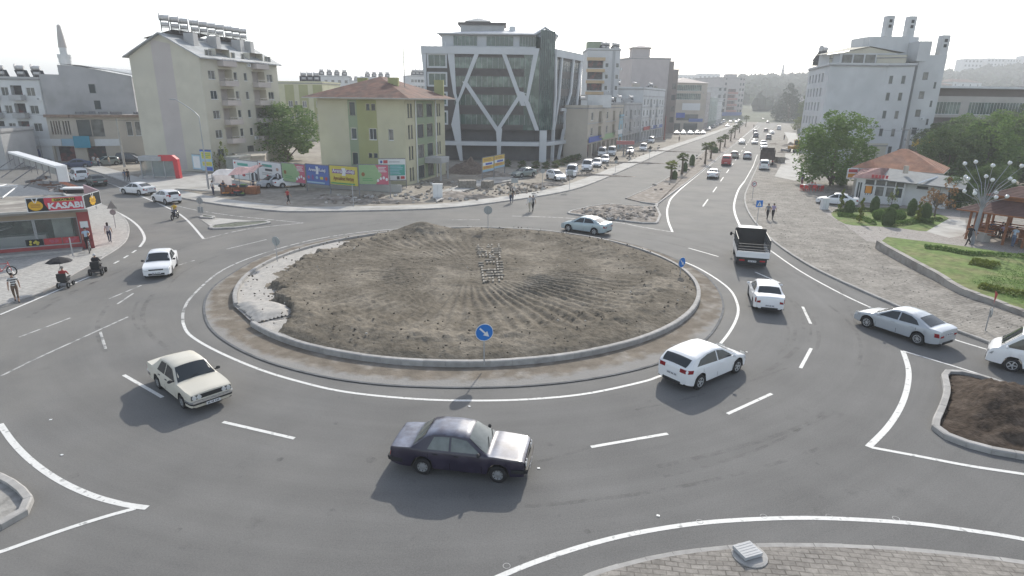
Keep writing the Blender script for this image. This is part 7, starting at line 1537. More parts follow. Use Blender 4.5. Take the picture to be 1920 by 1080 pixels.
# the KASABI sign: two faces wrapping the corner
zt, zb_ = RH+1.3, RH-.15
s0 = V2(G(46,372, zt)); s1 = V2(G(154.5,366, zt)); s2 = V2(G(185.5,357, zt))
zb_ = min(ZT(s0,399), ZT(s1,390.5))
t = site('shop_sign', tuple(s1+Vector((0,0, zb_))), 'red and black corner sign reading KASABI over the butcher shop', 'sign')
for a_, b_, n1 in ((s0, s1,0),(s1, s2,1)):
 d_ = (b_-a_).normalized(); n_ = Vector((d_.y,-d_.x,0)); L_ = (b_-a_).length; rz = math.atan2(d_.y, d_.x); hh_ = zt-zb_
 m = MB(); m.prism([(p.x, p.y) for p in (a_, b_, b_-n_*.12, a_-n_*.12)], zb_, zt,0, bottom=True)
 def rect(u0, u1, v0, v1, mi, o): p, q = a_+d_*u0+n_*o, a_+d_*u1+n_*o; m.add([(p.x, p.y, zb_+v0),(q.x, q.y, zb_+v0),(q.x, q.y, zb_+v1),(p.x, p.y, zb_+v1)],[(0,1,2,3)], mi)
 if not n1:
  rect(L_*.31, L_-.05,.05, hh_-.05,1,.008)
  rect(L_*.45, L_*.84, hh_*.68, hh_*.88,2,.014)
  vs_ = [a_+d_*(L_*.31)+n_*.012]; g = MB(); c_ = a_+d_*L_*.31+n_*.01; m.add([(c_.x, c_.y, zb_+.05),(c_.x+d_.x*.22, c_.y+d_.y*.22, zb_+.05),(c_.x, c_.y, zb_+hh_*.55)],[(0,1,2)],0)
 rect(0, L_,0,.05,3,.016); rect(0, L_, hh_-.05, hh_,3,.016); rect(0,.05,.05, hh_-.05,3,.016); rect(L_-.05, L_,.05, hh_-.05,3,.016)
 m.build('board',[SG_K, flat('kasabi_red',(.52,.06,.09)), SG_Y, SG_W], t)
 c_ = a_+d_*(L_*.155 if not n1 else L_*.5)+n_*.02; m = MB(); m.X = Matrix.Translation((c_.x, c_.y, zb_+hh_*.45)) @ Matrix.Rotation(rz,4, 'Z')
 pts = []; NN = 40
 for k in range(NN): a = 2*math.pi*k/NN; r = hh_*.36*(1+(.0 if not n1 else .12)*math.cos(a*10)); pts.append((r*1.15*math.cos(a),-.005, r*math.sin(a)*.95))
 m.add(pts,[tuple(range(NN))],0); [m.add([(-hh_*.27,-.012, z),(hh_*.27,-.012, z),(hh_*.27,-.012, z+.035),(-hh_*.27,-.012, z+.035)],[(0,1,2,3)],1) for z in (-.02,.06,-.12)]
 for s in (-1,1): m.add([(0,-.014, hh_*.18),(s*.05,-.014, hh_*.18),(s*.20,-.014, hh_*.50),(s*.12,-.014, hh_*.50)],[(0,1,2,3) if s > 0 else (3,2,1,0)],2)
 m.build('emblem',[flat('emblem_orange',(.62,.36,.03)), SG_BR, SG_W], t)
 if not n1:
  c_ = a_+d_*L_*.67+n_*.03; text_obj('KASABI', hh_*.56, SG_W,(c_.x, c_.y, zb_+hh_*.35), rz, par=t, sx=1.12, bold=.025)
  text_obj('ÇEKATIRAN', hh_*.19, SG_K,(c_.x, c_.y, zb_+hh_*.78), rz, par=t, sx=1.2, bold=.008)
m = MB(); c_ = s1; [m.tube([(p.x, p.y, zt),(p.x-n_.x*1.2, p.y-n_.y*1.2+.8, RH+.1)],.03,5) for p in (s1, s2, s0.lerp(s1,.5))]; m.build('stay', STEEL, t)
m = MB(); a_, b_ = s2+Vector((0,.06,0)), V2(G(158,346, zt)); m.prism([(p.x, p.y) for p in (a_, b_, b_+Vector((-.08,-.08,0)), a_+Vector((-.08,-.08,0)))], zb_, zt,0); m.build('return_board', flat('faded_pink',(.36,.24,.26)), t)
# small round-logo plate on pillar
c_ = Pb+D*.35+Nf*.17; m = MB(); m.X = Matrix.Translation((c_.x, c_.y,1.95)) @ Matrix.Rotation(RZ,4, 'Z'); m.box((0,0,0),(.5,.03,.5)); m.build('x', SG_W); sc.objects[-1].name = 'wall_plate' if False else sc.objects[-1].name
o = [o_ for o_ in sc.objects if o_.name.startswith('x')][0]; o.name = 'wall_plaque'; tag(o, 'small square white plaque on the red corner pillar of the butcher shop', 'sign')
# louvred canopy at the left edge
t = site('canopy', tuple(G(-10,430,2.2)), 'grey louvred canopy jutting out at the left edge of the butcher front', 'canopy'); a0_, a1_ = G(25,400,2.6), G(-60,425,2.6); m = MB()
for k in range(9): p, q = a0_+Nf*(k*.14)+Vector((0,0,-k*.09)), a1_+Nf*(k*.14)+Vector((0,0,-k*.09)); m.tube([tuple(p), tuple(q)],.035,5)
m.build('slats', FR_G, t); MB().tube([tuple(a0_+Nf*1.2+Vector((0,0,-.8))), tuple(a1_+Nf*1.2+Vector((0,0,-.8)))],.06,6).build('front_rail', FR_W, t)
# things on the roof
ZR_ = RH+.15
t = site('roof_tank', tuple(G(139,366, ZR_)), 'white rounded cover on the butcher shop roof behind the sign', 'cover'); g = G(141,362, ZR_); m = MB().at(g.x, g.y, ZR_,.2); m.box((0,0,.45),(1.8,.9,.12),0); m.box((0,0,.2),(1.5,.7,.4),1); m.build('cover',[FR_W, TRIM], t)
t = site('roof_board', tuple(G(127,346, ZR_)), 'faded orange red board lying behind the sign on the butcher roof', 'board'); a_, b_ = G(114,341, ZR_+.3), G(150,353, ZR_+.3); m = MB(); m.tube([tuple(a_), tuple(b_)],.16,4); m.build('panel', mat('faded_orange',(.45,.17,.10), rough=.7, var=.2), t)
random.seed(4); junk = [('bench', 'rusty table frame',96,352),('crate', 'dark wooden crate',70,349),('pallet', 'broken pallet',108,362),('scrap', 'tangle of scrap steel',85,345)]
for nm, l_, x, y in junk:
 g = G(x, y, ZR_); m = MB().at(g.x, g.y, ZR_, random.random()*3)
 for k in range(8): m.box((random.uniform(-.7,.7), random.uniform(-.5,.5), random.uniform(.1,.6)),(random.uniform(.4,1.4),.06, random.uniform(.05,.3)), k % 2, random.uniform(0,3))
 tag(m.build(nm,[STEEL, mat('rusty_iron',(.16,.10,.08), rough=.9, var=.3)]), l_+' among the clutter on the butcher shop roof', nm)
m = MB()
for a_, b_ in ((G(5,372, ZR_), G(33,350, ZR_)),(G(-8,352, ZR_), G(33,349, ZR_)),(G(-8,352, ZR_), G(14,347, ZR_))): m.tube([tuple(a_+Vector((0,0,.05))), tuple(b_+Vector((0,0,.05)))],.07,4)
tag(m.build('window_frame_scrap', FR_W), 'old white frame lying flat on the left of the butcher shop roof', 'frame')
# the back of a large roof hoarding
a_, b_ = G(14,284,5.2), G(103,311,5.2); a_, b_ = V2(a_), V2(b_); d_ = (b_-a_).normalized(); n_ = Vector((d_.y,-d_.x,0)); hz_ = ZT(b_,341)
t = site('roof_hoarding', tuple(b_), 'big roof hoarding seen from behind with a white top edge and steel struts', 'hoarding'); m = MB(); m.prism([(p.x, p.y) for p in (a_, b_, b_-n_*.9, a_-n_*.9)],5.0,5.2,0, bottom=True); m.build('top_edge', FR_W, t)
m = MB(); m.prism([(p.x, p.y) for p in (b_, b_+Vector((.9,.15,0)), b_+Vector((.9,.25,0)), b_+Vector((0,.1,0)))], hz_,5.1,0, bottom=True); m.build('end_panel', FR_W, t)
m = MB(); m.prism([(p.x, p.y) for p in (a_-n_*.8, b_-n_*.8, b_-n_*.85, a_-n_*.85)], hz_+.2,5.0,0, bottom=True); m.build('panel', MATS['board_back'] if 'board_back' in MATS else mat('board_back',(.30,.31,.31), rough=.8, var=.15, scale=1), t)
m = MB();
for k in range(9): p = a_.lerp(b_, k/8); MB().tube([(p.x, p.y,5),(p.x, p.y, hz_)],.04,4).build('strut', STEEL, t)
for k in (1,3,5,7): p = a_.lerp(b_, k/8); MB().tube([(p.x, p.y,4.6),(p.x+n_.x*2.2, p.y+n_.y*2.2, ZR_)],.05,4).build('brace', STEEL, t)
c4 = [V2(G(-60,345,0)), V2(G(-60,345,0))+Vector((8,0,0)), V2(G(-60,345,0))+Vector((8,9,0)), V2(G(-60,345,0))+Vector((0,9,0))]
x0_ = V2(G(-40,300)); c4 = face_on(-110,16,318,8); blk('pale grey wall of a low building at the left edge behind the roof hoarding', c4,5.6, W_GREY,{}, name='low_building')
# ---------------------------------------------------------------- hoardings on the corner
def panel_on(t, a, b, z0, z1, design):
 """printed panel between ground points a and b; design: list of (kind, u0,u1,v0,v1, material)"""
 d_ = (b-a).normalized(); n_ = Vector((d_.y,-d_.x,0)); L_ = (b-a).length; H_ = z1-z0; rz = math.atan2(d_.y, d_.x)
 m = MB(); m.prism([(p.x, p.y) for p in (a, b, b-n_*.08, a-n_*.08)], z0, z1,0, bottom=True)
 m.prism([(p.x, p.y) for p in (a+n_*.03, b+n_*.03, b-n_*.1, a-n_*.1)], z1, z1+.09,1, bottom=True); m.prism([(p.x, p.y) for p in (a+n_*.03, b+n_*.03, b-n_*.1, a-n_*.1)], z0-.09, z0,1, bottom=True)
 mats = [design[0], STEEL]; fig = MB(); fm = []
 for k, e in enumerate(design[1:]):
  kind, u0, u1, v0, v1, mt = e[:6]; o = .012+.004*k
  if mt not in fm: fm.append(mt)
  mi = fm.index(mt)
  def q(u, v): p = a+d_*L_*u+n_*o; return (p.x, p.y, z0+H_*v)
  if kind == 'r': fig.add([q(u0, v0), q(u1, v0), q(u1, v1), q(u0, v1)],[(0,1,2,3)], mi)
  elif kind == 'e': fig.add([q((u0+u1)/2+(u1-u0)/2*math.cos(x*.524),(v0+v1)/2+(v1-v0)/2*math.sin(x*.524)) for x in range(12)],[tuple(range(12))], mi)
  elif kind == 'c': fig.add([q(u0, v0), q(u1, v0), q(u1, v1), q(u0, v1), q(u0+e[6],(v0+v1)/2)],[(0,1,2,3,4)], mi)
  elif kind == 't': p = a+d_*L_*(u0+u1)/2+n_*(o+.01); text_obj(e[6], H_*(v1-v0), mt,(p.x, p.y, z0+H_*(v0+v1)/2), rz, par=t, sx=e[7] if len(e) > 7 else 1, bold=.012)
  elif kind == 'm':                    # rows of small print
   random.seed(int(u0*100+v0*10)); rows_ = max(1, int((v1-v0)/.07))
   for r_ in range(rows_):
    v = v0+(v1-v0)*(r_+.3)/rows_; ue = u1-random.random()*(u1-u0)*.25; fig.add([q(u0, v), q(ue, v), q(ue, v+.032), q(u0, v+.032)],[(0,1,2,3)], mi)
  elif kind == 'f':                    # a printed figure in a suit
   w_ = u1-u0; h_ = v1-v0; fig.add([q(u0, v0), q(u1, v0), q(u1, v0+h_*.55), q(u0+w_*.62, v0+h_*.72), q(u0+w_*.38, v0+h_*.72), q(u0, v0+h_*.55)],[tuple(range(6))], mi)
 m.build('panel', mats, t)
 if fig.f: fig.build('print', fm, t)
SKP = flat('print_skin',(.40,.28,.22)); TEALP = flat('print_teal',(.08,.34,.28)); GREYP = flat('print_grey',(.28,.29,.30)); DK = flat('print_dark',(.05,.05,.06)); BLP = flat('print_blue',(.06,.10,.30))
ag = [SG_W,('r',.18,.62,.72,.86, TEALP),('r',.30,.62,.50,.62, DK),('m',.15,.7,.25,.42, GREYP),('e',.34,.48,.16,.30, SG_R),('f',.72,.98,.02,.62, DK),('r',.82,.88,.02,.42, SG_W),('e',.79,.91,.56,.74, SKP),('e',.05,.12,.80,.90, SG_R)]
gr = [SG_LG,('c',.56,1.0,0,1, SG_PK,.22),('m',.12,.5,.15,.35, SG_G),('m',.66,.95,.62,.92, SG_W),('e',.60,.68,.12,.28, SG_W),('e',.70,.78,.22,.38, SG_W),('e',.80,.88,.26,.42, SG_W),('e',.90,.98,.18,.34, SG_W),('e',.08,.2,.40,.62, SG_BR)]
bl = [SG_BL2,('r',.10,.90,.62,.84, BLP),('t',.12,.46,.62,.86, SG_W, 'Arena',.9),('t',.56,.9,.62,.86, SG_W, 'Koleji',.9),('c',.44,.56,.52,.92, SG_W,.03),('e',.05,.16,.24,.42, SG_PK),('e',.24,.34,.2,.48, SG_P),('e',.42,.54,.26,.42, SG_LB),('r',.62,.76,.26,.40, SG_Y),('e',.84,.95,.22,.42, SG_R),('r',.02,.82,.04,.12, SG_LB)]
yl = [SG_Y,('r',.09,.91,.60,.82, SG_P),('t',.1,.46,.60,.86, SG_W, 'Arena',1),('t',.56,.9,.60,.86, SG_W, 'Koleji',1),('c',.44,.58,.50,.90, SG_W,.03),('t',.1,.9,.2,.48, SG_BR, 'Ayrıcalıksız Herşey',.62),('r',.03,.9,.04,.12, SG_G)]
PXS = [(440,338.5),(487,345),(531,352),(576,358),(620,363),(674,368),(732,369)]; tops = [(447,297.5,334),(487,300,335),(529,304,338.6),(572,306,343),(617.4,311,345),(672.5,312.6,345)]
desc = ['white hoarding with a suited figure, leftmost, behind the stall awning', 'white hoarding with a suited figure, left of the green and pink one', 'green and pink hoarding between the white and the blue ones', 'blue hoarding reading Arena Koleji', 'yellow hoarding reading Arena Koleji with a black frame', 'green and pink hoarding at the right end of the row']
for i, dz in enumerate((ag, ag, gr, bl, yl, gr)):
 a_, b_ = V2(G(*PXS[i])), V2(G(*PXS[i+1])); d_ = (b_-a_).normalized(); a2, b2 = a_+d_*.12, b_-d_*.12; x_, yt, yb = tops[i]
 z1, z0 = ZT(a2, yt+ (1.5)), ZT(a2, yb); z1 = max(z1, z0+2.3); t = site('hoarding', tuple((a_+b_)/2), desc[i], 'hoarding', 'advertising hoardings on the corner'); panel_on(t, a2, b2, z0, z1, dz)
 MB().box((a_.x, a_.y+.12, z1/2),(.12,.12, z1+.1)).build('post', STEEL, t)
 if i == 5: MB().box((b_.x, b_.y+.12, z1/2),(.12,.12, z1+.1)).build('post', STEEL, t)
# poster on the wall of the hip building
a_, b_ = V2(G(712,353)), V2(G(762,352)); t = site('notice_board', tuple((a_+b_)/2), 'large white notice board with aerial views beside the yellow building corner', 'board')
z0, z1 = ZT(a_,338), ZT(a_,298.5); panel_on(t, a_, b_, z0, z1,[SG_W,('r',.03,.97,.22,.74, TEALP),('m',.1,.9,.26,.70, SG_LB),('e',.06,.15,.80,.94, BLP),('r',.18,.34,.80,.95, SG_R),('m',.38,.9,.82,.92, GREYP),('r',.66,.76,.03,.18, DK),('r',.80,.95,.05,.18, SG_R)])
[MB().box((p.x, p.y+.1, z0/2),(.1,.1, z0)).build('post', STEEL, t) for p in (a_, b_)]
# double yellow board
px_ = [(904,340),(926,334.8),(946,329.6)]
for i in range(2):
 a_, b_ = V2(G(*px_[i])), V2(G(*px_[i+1])); d_ = (b_-a_).normalized(); a2, b2 = a_+d_*.15, b_-d_*.1; z0, z1 = ZT(a2,323-7*i), ZT(a2,296.5-4*i)
 t = site('hoarding', tuple((a_+b_)/2),('left' if not i else 'right')+' half of the yellow and white double board in front of the glass office', 'hoarding', 'yellow double board'); panel_on(t, a2, b2, z0, z1,[flat('board_amber',(.60,.42,.10)),('r',.02,.98,.42,.66, SG_W),('r',.25,.85,.46,.60, SG_B),('m',.1,.9,.74,.92, SG_BR),('m',.1,.9,.22,.38, SG_R),('r',.0,1,.0,.16, SG_LB)])
 MB().box((a_.x, a_.y+.1, z1/2),(.13,.13, z1+.1)).build('post', STEEL, t)
 if i: MB().box((b_.x, b_.y+.1, z1/2),(.13,.13, z1+.1)).build('post', STEEL, t)
# advertising board on the corner lamp
g = V2(G(391,352)); t = site('advertising_board', tuple(g), 'blue framed board with two bright yellow panels beside the cream block corner', 'board')
z0, z1 = ZT(g,320), ZT(g,281); a_, b_ = g+Vector((-.55,.1,0)), g+Vector((1.1,-.35,0)); panel_on(t, a_, b_, z0, z1,[SG_LB,('r',.1,.95,.58,.90, SG_Y),('m',.16,.9,.62,.86, SG_G),('r',.12,.96,.24,.44, SG_Y),('m',.16,.9,.28,.40, SG_G),('r',.3,.98,.02,.18, SG_B),('r',0,1,.93,1, SG_B)])
a_, b_ = g+Vector((-2.1,.9,0)), g+Vector((-.6,.12,0)); panel_on(t, a_, b_, z0+.1, ZT(g,291),[SG_LB,('r',.12,.9,.1,.9, SG_W)]); MB().tube([(g.x, g.y,0),(g.x, g.y, z0+.2)],.12,8).build('post', STEEL, t)
# ---------------------------------------------------------------- poles, lamps, signs
BLUE = flat('traffic_blue',(.02,.16,.50)); GALV = mat('galvanised',(.36,.37,.38), rough=.5, var=.1, metal=.3); SIGNBACK = mat('sign_back',(.30,.32,.32), rough=.6, var=.08, world=False)
def disc(m, r, y, mi, n=28, z=0): m.X0 = 0; m.add([(r*math.cos(2*math.pi*k/n), y, z+r*math.sin(2*math.pi*k/n)) for k in range(n)],[tuple(range(n))], mi)
def road_sign(px, ytop_c, r, label, kind='back', rz=0, gz=0, z=None):
 b = G(px[0], px[1], gz); zc = z if z is not None else ZT(b, ytop_c); t = empty('road_sign', tuple(b), label, 'sign', None, rz); zc -= gz
 MB().tube([(0,.04,0),(0,.04, zc+r*.5)],.03,8).build('post', GALV, t, smooth=60); m = MB().at(0,0, zc)
 if kind in ('arrow', 'back', 'turn', 'redring'):
  m.lathe([(r,-.0),(r,.02)],28); m.v = [(x,-(z_-zc)-.0, zc+y) for x, y, z_ in m.v]
  m.X = Matrix.Translation((0,0, zc)); disc(m, r,-.025,1); disc(m, r*.93,-.03,2); m.add([(r*math.cos(2*math.pi*k/28),.003, r*math.sin(2*math.pi*k/28)) for k in range(28)],[tuple(reversed(range(28)))],0)
  if kind == 'arrow':
   a = R(-45); c, s = math.cos(a), math.sin(a); P_ = [(-.72,.09),(.12,.09),(.12,.32),(.74,0),(.12,-.32),(.12,-.09),(-.72,-.09)]
   m.add([((x*c-y*s)*r,-.036,(x*s+y*c)*r) for x, y in reversed(P_)],[tuple(range(7))],3); mats = [SIGNBACK, SG_W, BLUE, SG_W]
  elif kind == 'turn':
   for k in range(3):
    a = 2*math.pi*k/3; m.add([((.3+.1*i)*r*1.2*math.cos(a+.25*j)*1.0,-.036,(.3+.1*i)*r*1.2*math.sin(a+.25*j)) for i, j in ((0,0),(2,0),(2,5),(0,5))],[(0,1,2,3)],3)
   mats = [SIGNBACK, SG_W, BLUE, SG_W]
  elif kind == 'redring':
   disc(m, r*.70,-.036,3); m.add([(-.3*r,-.04,-.4*r),(-.15*r,-.04,-.4*r),(-.15*r,-.04,.1*r),(.2*r,-.04,.1*r),(.2*r,-.04,-.05*r),(.45*r,-.04,.2*r),(.2*r,-.04,.42*r),(.2*r,-.04,.27*r),(-.3*r,-.04,.27*r)],[tuple(range(9))],4); mats = [SIGNBACK, SG_W, SG_R, SG_W, SG_K]
  else: mats = [SIGNBACK]*3
  m.build('face', mats, t)
 elif kind == 'square':
  m.box((0,0,0),(2*r,.02,2*r),0); m.add([(-.7*r,-.014,-.7*r),(.7*r,-.014,-.7*r),(0,-.014,.75*r)],[(0,1,2)],1); m.box((0,-.018,-.1*r),(.12*r,.004,.7*r),2); m.box((-.12*r,-.018,-.45*r),(.1*r,.004,.4*r),2,0); m.build('face',[BLUE, SG_W, SG_K], t)
 elif kind == 'triangle_back':
  m.add([(-r,0,-.6*r),(r,0,-.6*r),(0,0,1.15*r)],[(0,1,2),(2,1,0)],0); m.X = Matrix.Translation((0,0, zc-1.35*r)); disc(m, r*.6,-.01,0,20); m.build('face', SIGNBACK, t)
 elif kind == 'rect': m.box((0,0,0),(2*r,.03,1.3*r)); m.build('face', SIGNBACK, t)
 return t
road_sign((908,684),623,.40, 'blue round arrow sign at the near edge of the roundabout', 'arrow', R(14),.28)
road_sign((1276,516),492,.36, 'blue round arrow sign at the right edge of the roundabout', 'arrow', R(38),.28)
road_sign((521,490),452,.33, 'back of a round sign at the left edge of the roundabout', 'back', R(160),.28)
road_sign((915,433),394,.38, 'back of a round sign at the far edge of the roundabout', 'back', R(180),.28)
road_sign((217,428),386,.42, 'grey backs of a triangle and a disc on one post near the butcher shop', 'triangle_back', R(10),.06)
road_sign((378,404),376,.34, 'back of a round sign on the tip of the upper left island', 'back', R(170),.1);
b = G(378,404); t = site('sign_plate',(b.x, b.y,1), 'pale green plate under the round sign of the upper left island', 'plate'); MB().box((b.x, b.y-.06, ZT(b,393)),(.55,.03,.6)).build('plate', SIGNBACK, t)
road_sign((964.6,365),339,.42, 'pale rectangular sign back on the pavement north of the roundabout', 'rect',0,.11); road_sign((1016.7,357.7),321,.3, 'small round sign back on the avenue pavement, left of two', 'back', R(180),.11); road_sign((1067.7,355.6),323,.4, 'rectangular sign back on the avenue pavement, right of the round one', 'rect',0,.11); road_sign((1154,323),297,.42, 'triangle sign back further along the avenue pavement', 'triangle_back',0,.11); road_sign((1217,303),277,.4, 'farthest triangle sign back on the avenue pavement', 'triangle_back',0,.11)
road_sign((1410,376),345,.34, 'round no turn sign with a red ring on the right pavement', 'redring', R(0),.11); road_sign((1419,420),382,.33, 'square blue pedestrian crossing sign on the right pavement', 'square', R(5),.11)
t = road_sign((1849,620),586,.27, 'blue roundabout sign under a white triangle at the right kerb', 'turn', R(62),.11); zc = ZT(G(1849,620,.11),558)-.11; m = MB(); m.add([(-.35,-.02, zc+.3),(.35,-.02, zc+.3),(0,-.02, zc-.35)],[(0,2,1),(0,1,2)],0); m.add([(-.24,-.03, zc+.23),(.24,-.03, zc+.23),(0,-.03, zc-.22)],[(0,2,1)],1); m.build('give_way_plate',[SG_R, SG_W], t)
for x, y, yt, l_ in ((181,391,372,'thin grey post on the pavement behind the butcher sign'),(663,388,347,'thin bare post standing in front of the yellow hoarding'),(137,480,447,'short grey post in front of the butcher window')):
 b = G(x, y,.06); t = site('bollard', tuple(b), l_, 'post'); MB().tube([(b.x, b.y,.05),(b.x, b.y, max(.8, ZT(b, yt)))],.045,8).build('post', GALV, t); MB().ell((b.x, b.y, max(.8, ZT(b, yt))),.06,8).build('cap', GALV, t)
def street_lamp(px, ytop, arm, label, rad=.09, gz=0):
 b = G(px[0], px[1], gz); h_ = ZT(b, ytop); t = site('street_lamp', tuple(b), label, 'lamp post', 'curved street lamps'); pts = [(b.x, b.y, gz),(b.x, b.y, h_*.5),(b.x, b.y, h_*.82)]+[(b.x+arm*math.sin(k*.26)**1.3, b.y, h_*.82+h_*.18*math.sin(k*.262)) for k in range(1,7)]
 MB().tube(pts,[rad*1.3, rad, rad*.8]+[rad*.6]*6,8).build('pole', GALV, t, smooth=60); p = pts[-1]; MB().ell((p[0]+math.copysign(.35, arm), p[1], p[2]),(.45,.14,.09),10).build('lamp_head', FR_G, t)
street_lamp((392,356),187,-2.6, 'tall curved street lamp in front of the cream block'); street_lamp((131,300),178,-2.8, 'tall curved street lamp in front of the grey party wall',.08)
def pole(px, ytop, label, rad=.16, arms=((.0,2.4),), rz=0, name='utility_pole', m_=None, gz=0, lean=0):
 b = G(px[0], px[1], gz); h_ = ZT(b, ytop); t = site(name, tuple(b), label, 'pole'); MB().tube([(b.x, b.y,0),(b.x+lean, b.y, h_)],[rad*1.4, rad*.8],8).build('shaft', m_ or mat('concrete_pole',(.36,.35,.33), rough=.9, var=.1), t, smooth=60)
 for dz, w_ in arms:
  m = MB().at(b.x+lean, b.y, h_-dz, rz); m.box((0,0,0),(w_,.12,.12)); [m.cyl((x,0,.18),.06,.25,8) for x in (-w_/2+.1,0, w_/2-.1)]; m.build('crossarm', STEEL, t)
 return t
pole((1689,329),242, 'tall concrete utility pole with a crossarm beside the cafe',.26,((.1,3.0),(1.8,1.2))); pole((1561,315),230, 'utility pole with a three insulator crossarm behind the big round tree',.14,((.1,2.8),)); pole((1620,314),237, 'steel gantry pole just right of the tree pole',.10,((.1,3.4),)); pole((234,313),222, 'concrete pole in front of the arched window shop',.14,()); pole((82,305),255, 'thin bare pole by the far left shops',.07,(), m_=GALV); pole((1245,262),218, 'reddish steel mast by the avenue shops',.2,(), m_=mat('red_mast',(.30,.12,.11), rough=.8, var=.2)); pole((1850,350),268, 'lamp pole with a white globe among the park trees',.06,(), m_=GALV)
# overhead wires
m = MB();
for a_, b_ in (((66,103,7.6),(100,90,8)),((66,103,7.2),(100,92,7.4)),((62,118,9),(78,118,7.2)),((-74,90,9),(-50,110,8.4))):
 A_, B_ = Vector(a_), Vector(b_); m.tube([tuple(A_.lerp(B_, k/10)+Vector((0,0,-1.2*math.sin(math.pi*k/10)))) for k in range(11)],.018,4)
tag(m.build('overhead_wire', TRIM), 'thin sagging overhead wires strung between the poles', 'wires')
# the globe lamp
b = G(1821,458, PZ); t = site('globe_lamp', tuple(b), 'grey lamp post branching into arms tipped with white globes beside the pavilion', 'lamp post'); zf = ZT(b,385); hx = .55
MB().tube([(b.x, b.y, PZ),(b.x+.1, b.y, zf*.5),(b.x+.15, b.y, zf)],[.20,.16,.12],12).build('pole', mat('pale_pole',(.27,.285,.30), rough=.6, var=.08), t, smooth=60)
GLOBE = mat('globe_glass',(.66,.67,.68), rough=.15, var=.03, spec=.6, world=False)
zt_ = ZT(b,309)
for n_, z_, r_, ph in ((5, zt_-.05,1.95,.3),(6, zt_-1.25,1.75,.0),(6, zt_-2.55,1.45,.4)):
 for k in range(n_):
  a = 2*math.pi*k/n_+ph; e = Vector((b.x+.15+r_*math.cos(a), b.y+r_*math.sin(a), z_+random.uniform(-.12,.12))); s_ = Vector((b.x+.15, b.y, zf-.5+(z_-zf)*.12)); mid = s_.lerp(e,.5)+Vector((-math.cos(a)*.25,-math.sin(a)*.25,.15))
  ar = MB().tube([tuple(s_), tuple(mid), tuple(e)],[.035,.028,.022],6).build('arm', MATS['pale_pole'], t); g = MB(); g.ell((e.x, e.y, e.z+.14),.165,12); gg = g.build('globe', GLOBE, None, smooth=80); gg.parent = ar; [setattr(v_, 'co', v_.co-Vector(t['_o'])) for v_ in gg.data.vertices]
# ---------------------------------------------------------------- pavilion
WOOD = mat('red_brown_wood',(.26,.11,.055), rough=.7, var=.2, scale=3)
ea = G(1793,392,2.75); c0 = V2(ea)
dx = (G(1935,411,2.75)-ea); dx.z = 0; dx.normalize(); dy = Vector((-dx.y, dx.x,0)); o_ = c0; LX, LY = 10.0,7.0
t = site('pavilion', tuple(c0+dx*5+dy*3.5), 'open timber park pavilion with a two tier brown roof, right edge', 'pavilion')
ft = [o_, o_+dx*LX, o_+dx*LX+dy*LY, o_+dy*LY]
def frustum(ft, z0, z1, ins, m_, nm, th=.12):
 c_ = sum(ft, Vector())/4; up = [p+((ft[(i+1) % 4]-p).normalized()+(ft[i-1]-p).normalized())*ins for i, p in enumerate(ft)]; m = MB(); lo = [(p.x, p.y, z0) for p in ft]; hi = [(p.x, p.y, z1) for p in up]; m.add(lo+hi,[(i,(i+1) % 4,4+(i+1) % 4,4+i) for i in range(4)]+[(4,5,6,7)]); m.prism([(p.x, p.y) for p in ft], z0-th, z0-.003,1, bottom=True); return m.build(nm,[m_, WOOD], t), up
_, up = frustum(ft,2.8,3.75,2.0, T_BROWN, 'lower_roof'); c_ = sum(up, Vector())/4; up2 = [p+(c_-p)*.0 for p in up]
m = MB().prism([(p.x, p.y) for p in up],3.7,4.1,0); m.build('clerestory', WOOD, t); big = [c_+(p-c_)*1.22 for p in up]; frustum(big,4.15,4.9,1.6, T_BROWN, 'upper_roof')
for i in range(7):
 for j in (0,1):
  p = o_+dx*(.9+i*1.37)+dy*(.9+j*5.2); MB().b2(p.x-.07, p.x+.07, p.y-.07, p.y+.07, PZ,2.8).build('post', WOOD, t)
for j in (1,2,3): p = o_+dx*.9+dy*(.9+j*1.3); MB().b2(p.x-.07, p.x+.07, p.y-.07, p.y+.07, PZ,2.8).build('post', WOOD, t)
rz = math.atan2(dx.y, dx.x)
for a_, b_ in ((o_+dx*.9+dy*6.1, o_+dx*9.1+dy*6.1),(o_+dx*.9+dy*.9, o_+dx*.9+dy*6.1),(o_+dx*.9+dy*.9, o_+dx*3+dy*.9)):
 d_ = (b_-a_).normalized(); n_ = Vector((-d_.y, d_.x,0)); m = MB()
 for zz in (.75,.95,1.15): m.prism([(p.x, p.y) for p in (a_, b_, b_+n_*.05, a_+n_*.05)], zz, zz+.10,0, bottom=True)
 m.build('railing', WOOD, t)
for (u0, v0, L_, r_) in ((1.3,5.3,7.2,0),(1.3,1.4,4.0, R(90)),(4.0,2.6,4.0,0)):
 p = o_+dx*(u0)+dy*v0; m = MB().at(p.x, p.y, PZ, rz+r_); m.b2(0, L_,-.2,.25,.42,.48); m.b2(0, L_,-.27,-.22,.5,.95) if v0 > 5 else m.b2(0, L_,.22,.27,.5,.95); [m.b2(x, x+.08,-.15,.2,0,.42) for x in (0.05, L_/2, L_-.13)]
 tag(m.build('bench', WOOD),{5.3: 'long timber bench along the back of the pavilion',1.4: 'timber bench at the left end of the pavilion',2.6: 'timber bench in the middle of the pavilion'}[v0], 'bench')
p = V2(G(1842,455)); m = MB().at(p.x, p.y, PZ,.2); m.b2(-.35,.35,-.35,.35,0,.75); m.b2(-.42,.42,-.42,.42,.75,.82); tag(m.build('litter_bin', pale), 'square pale concrete litter bin beside the globe lamp', 'litter bin')
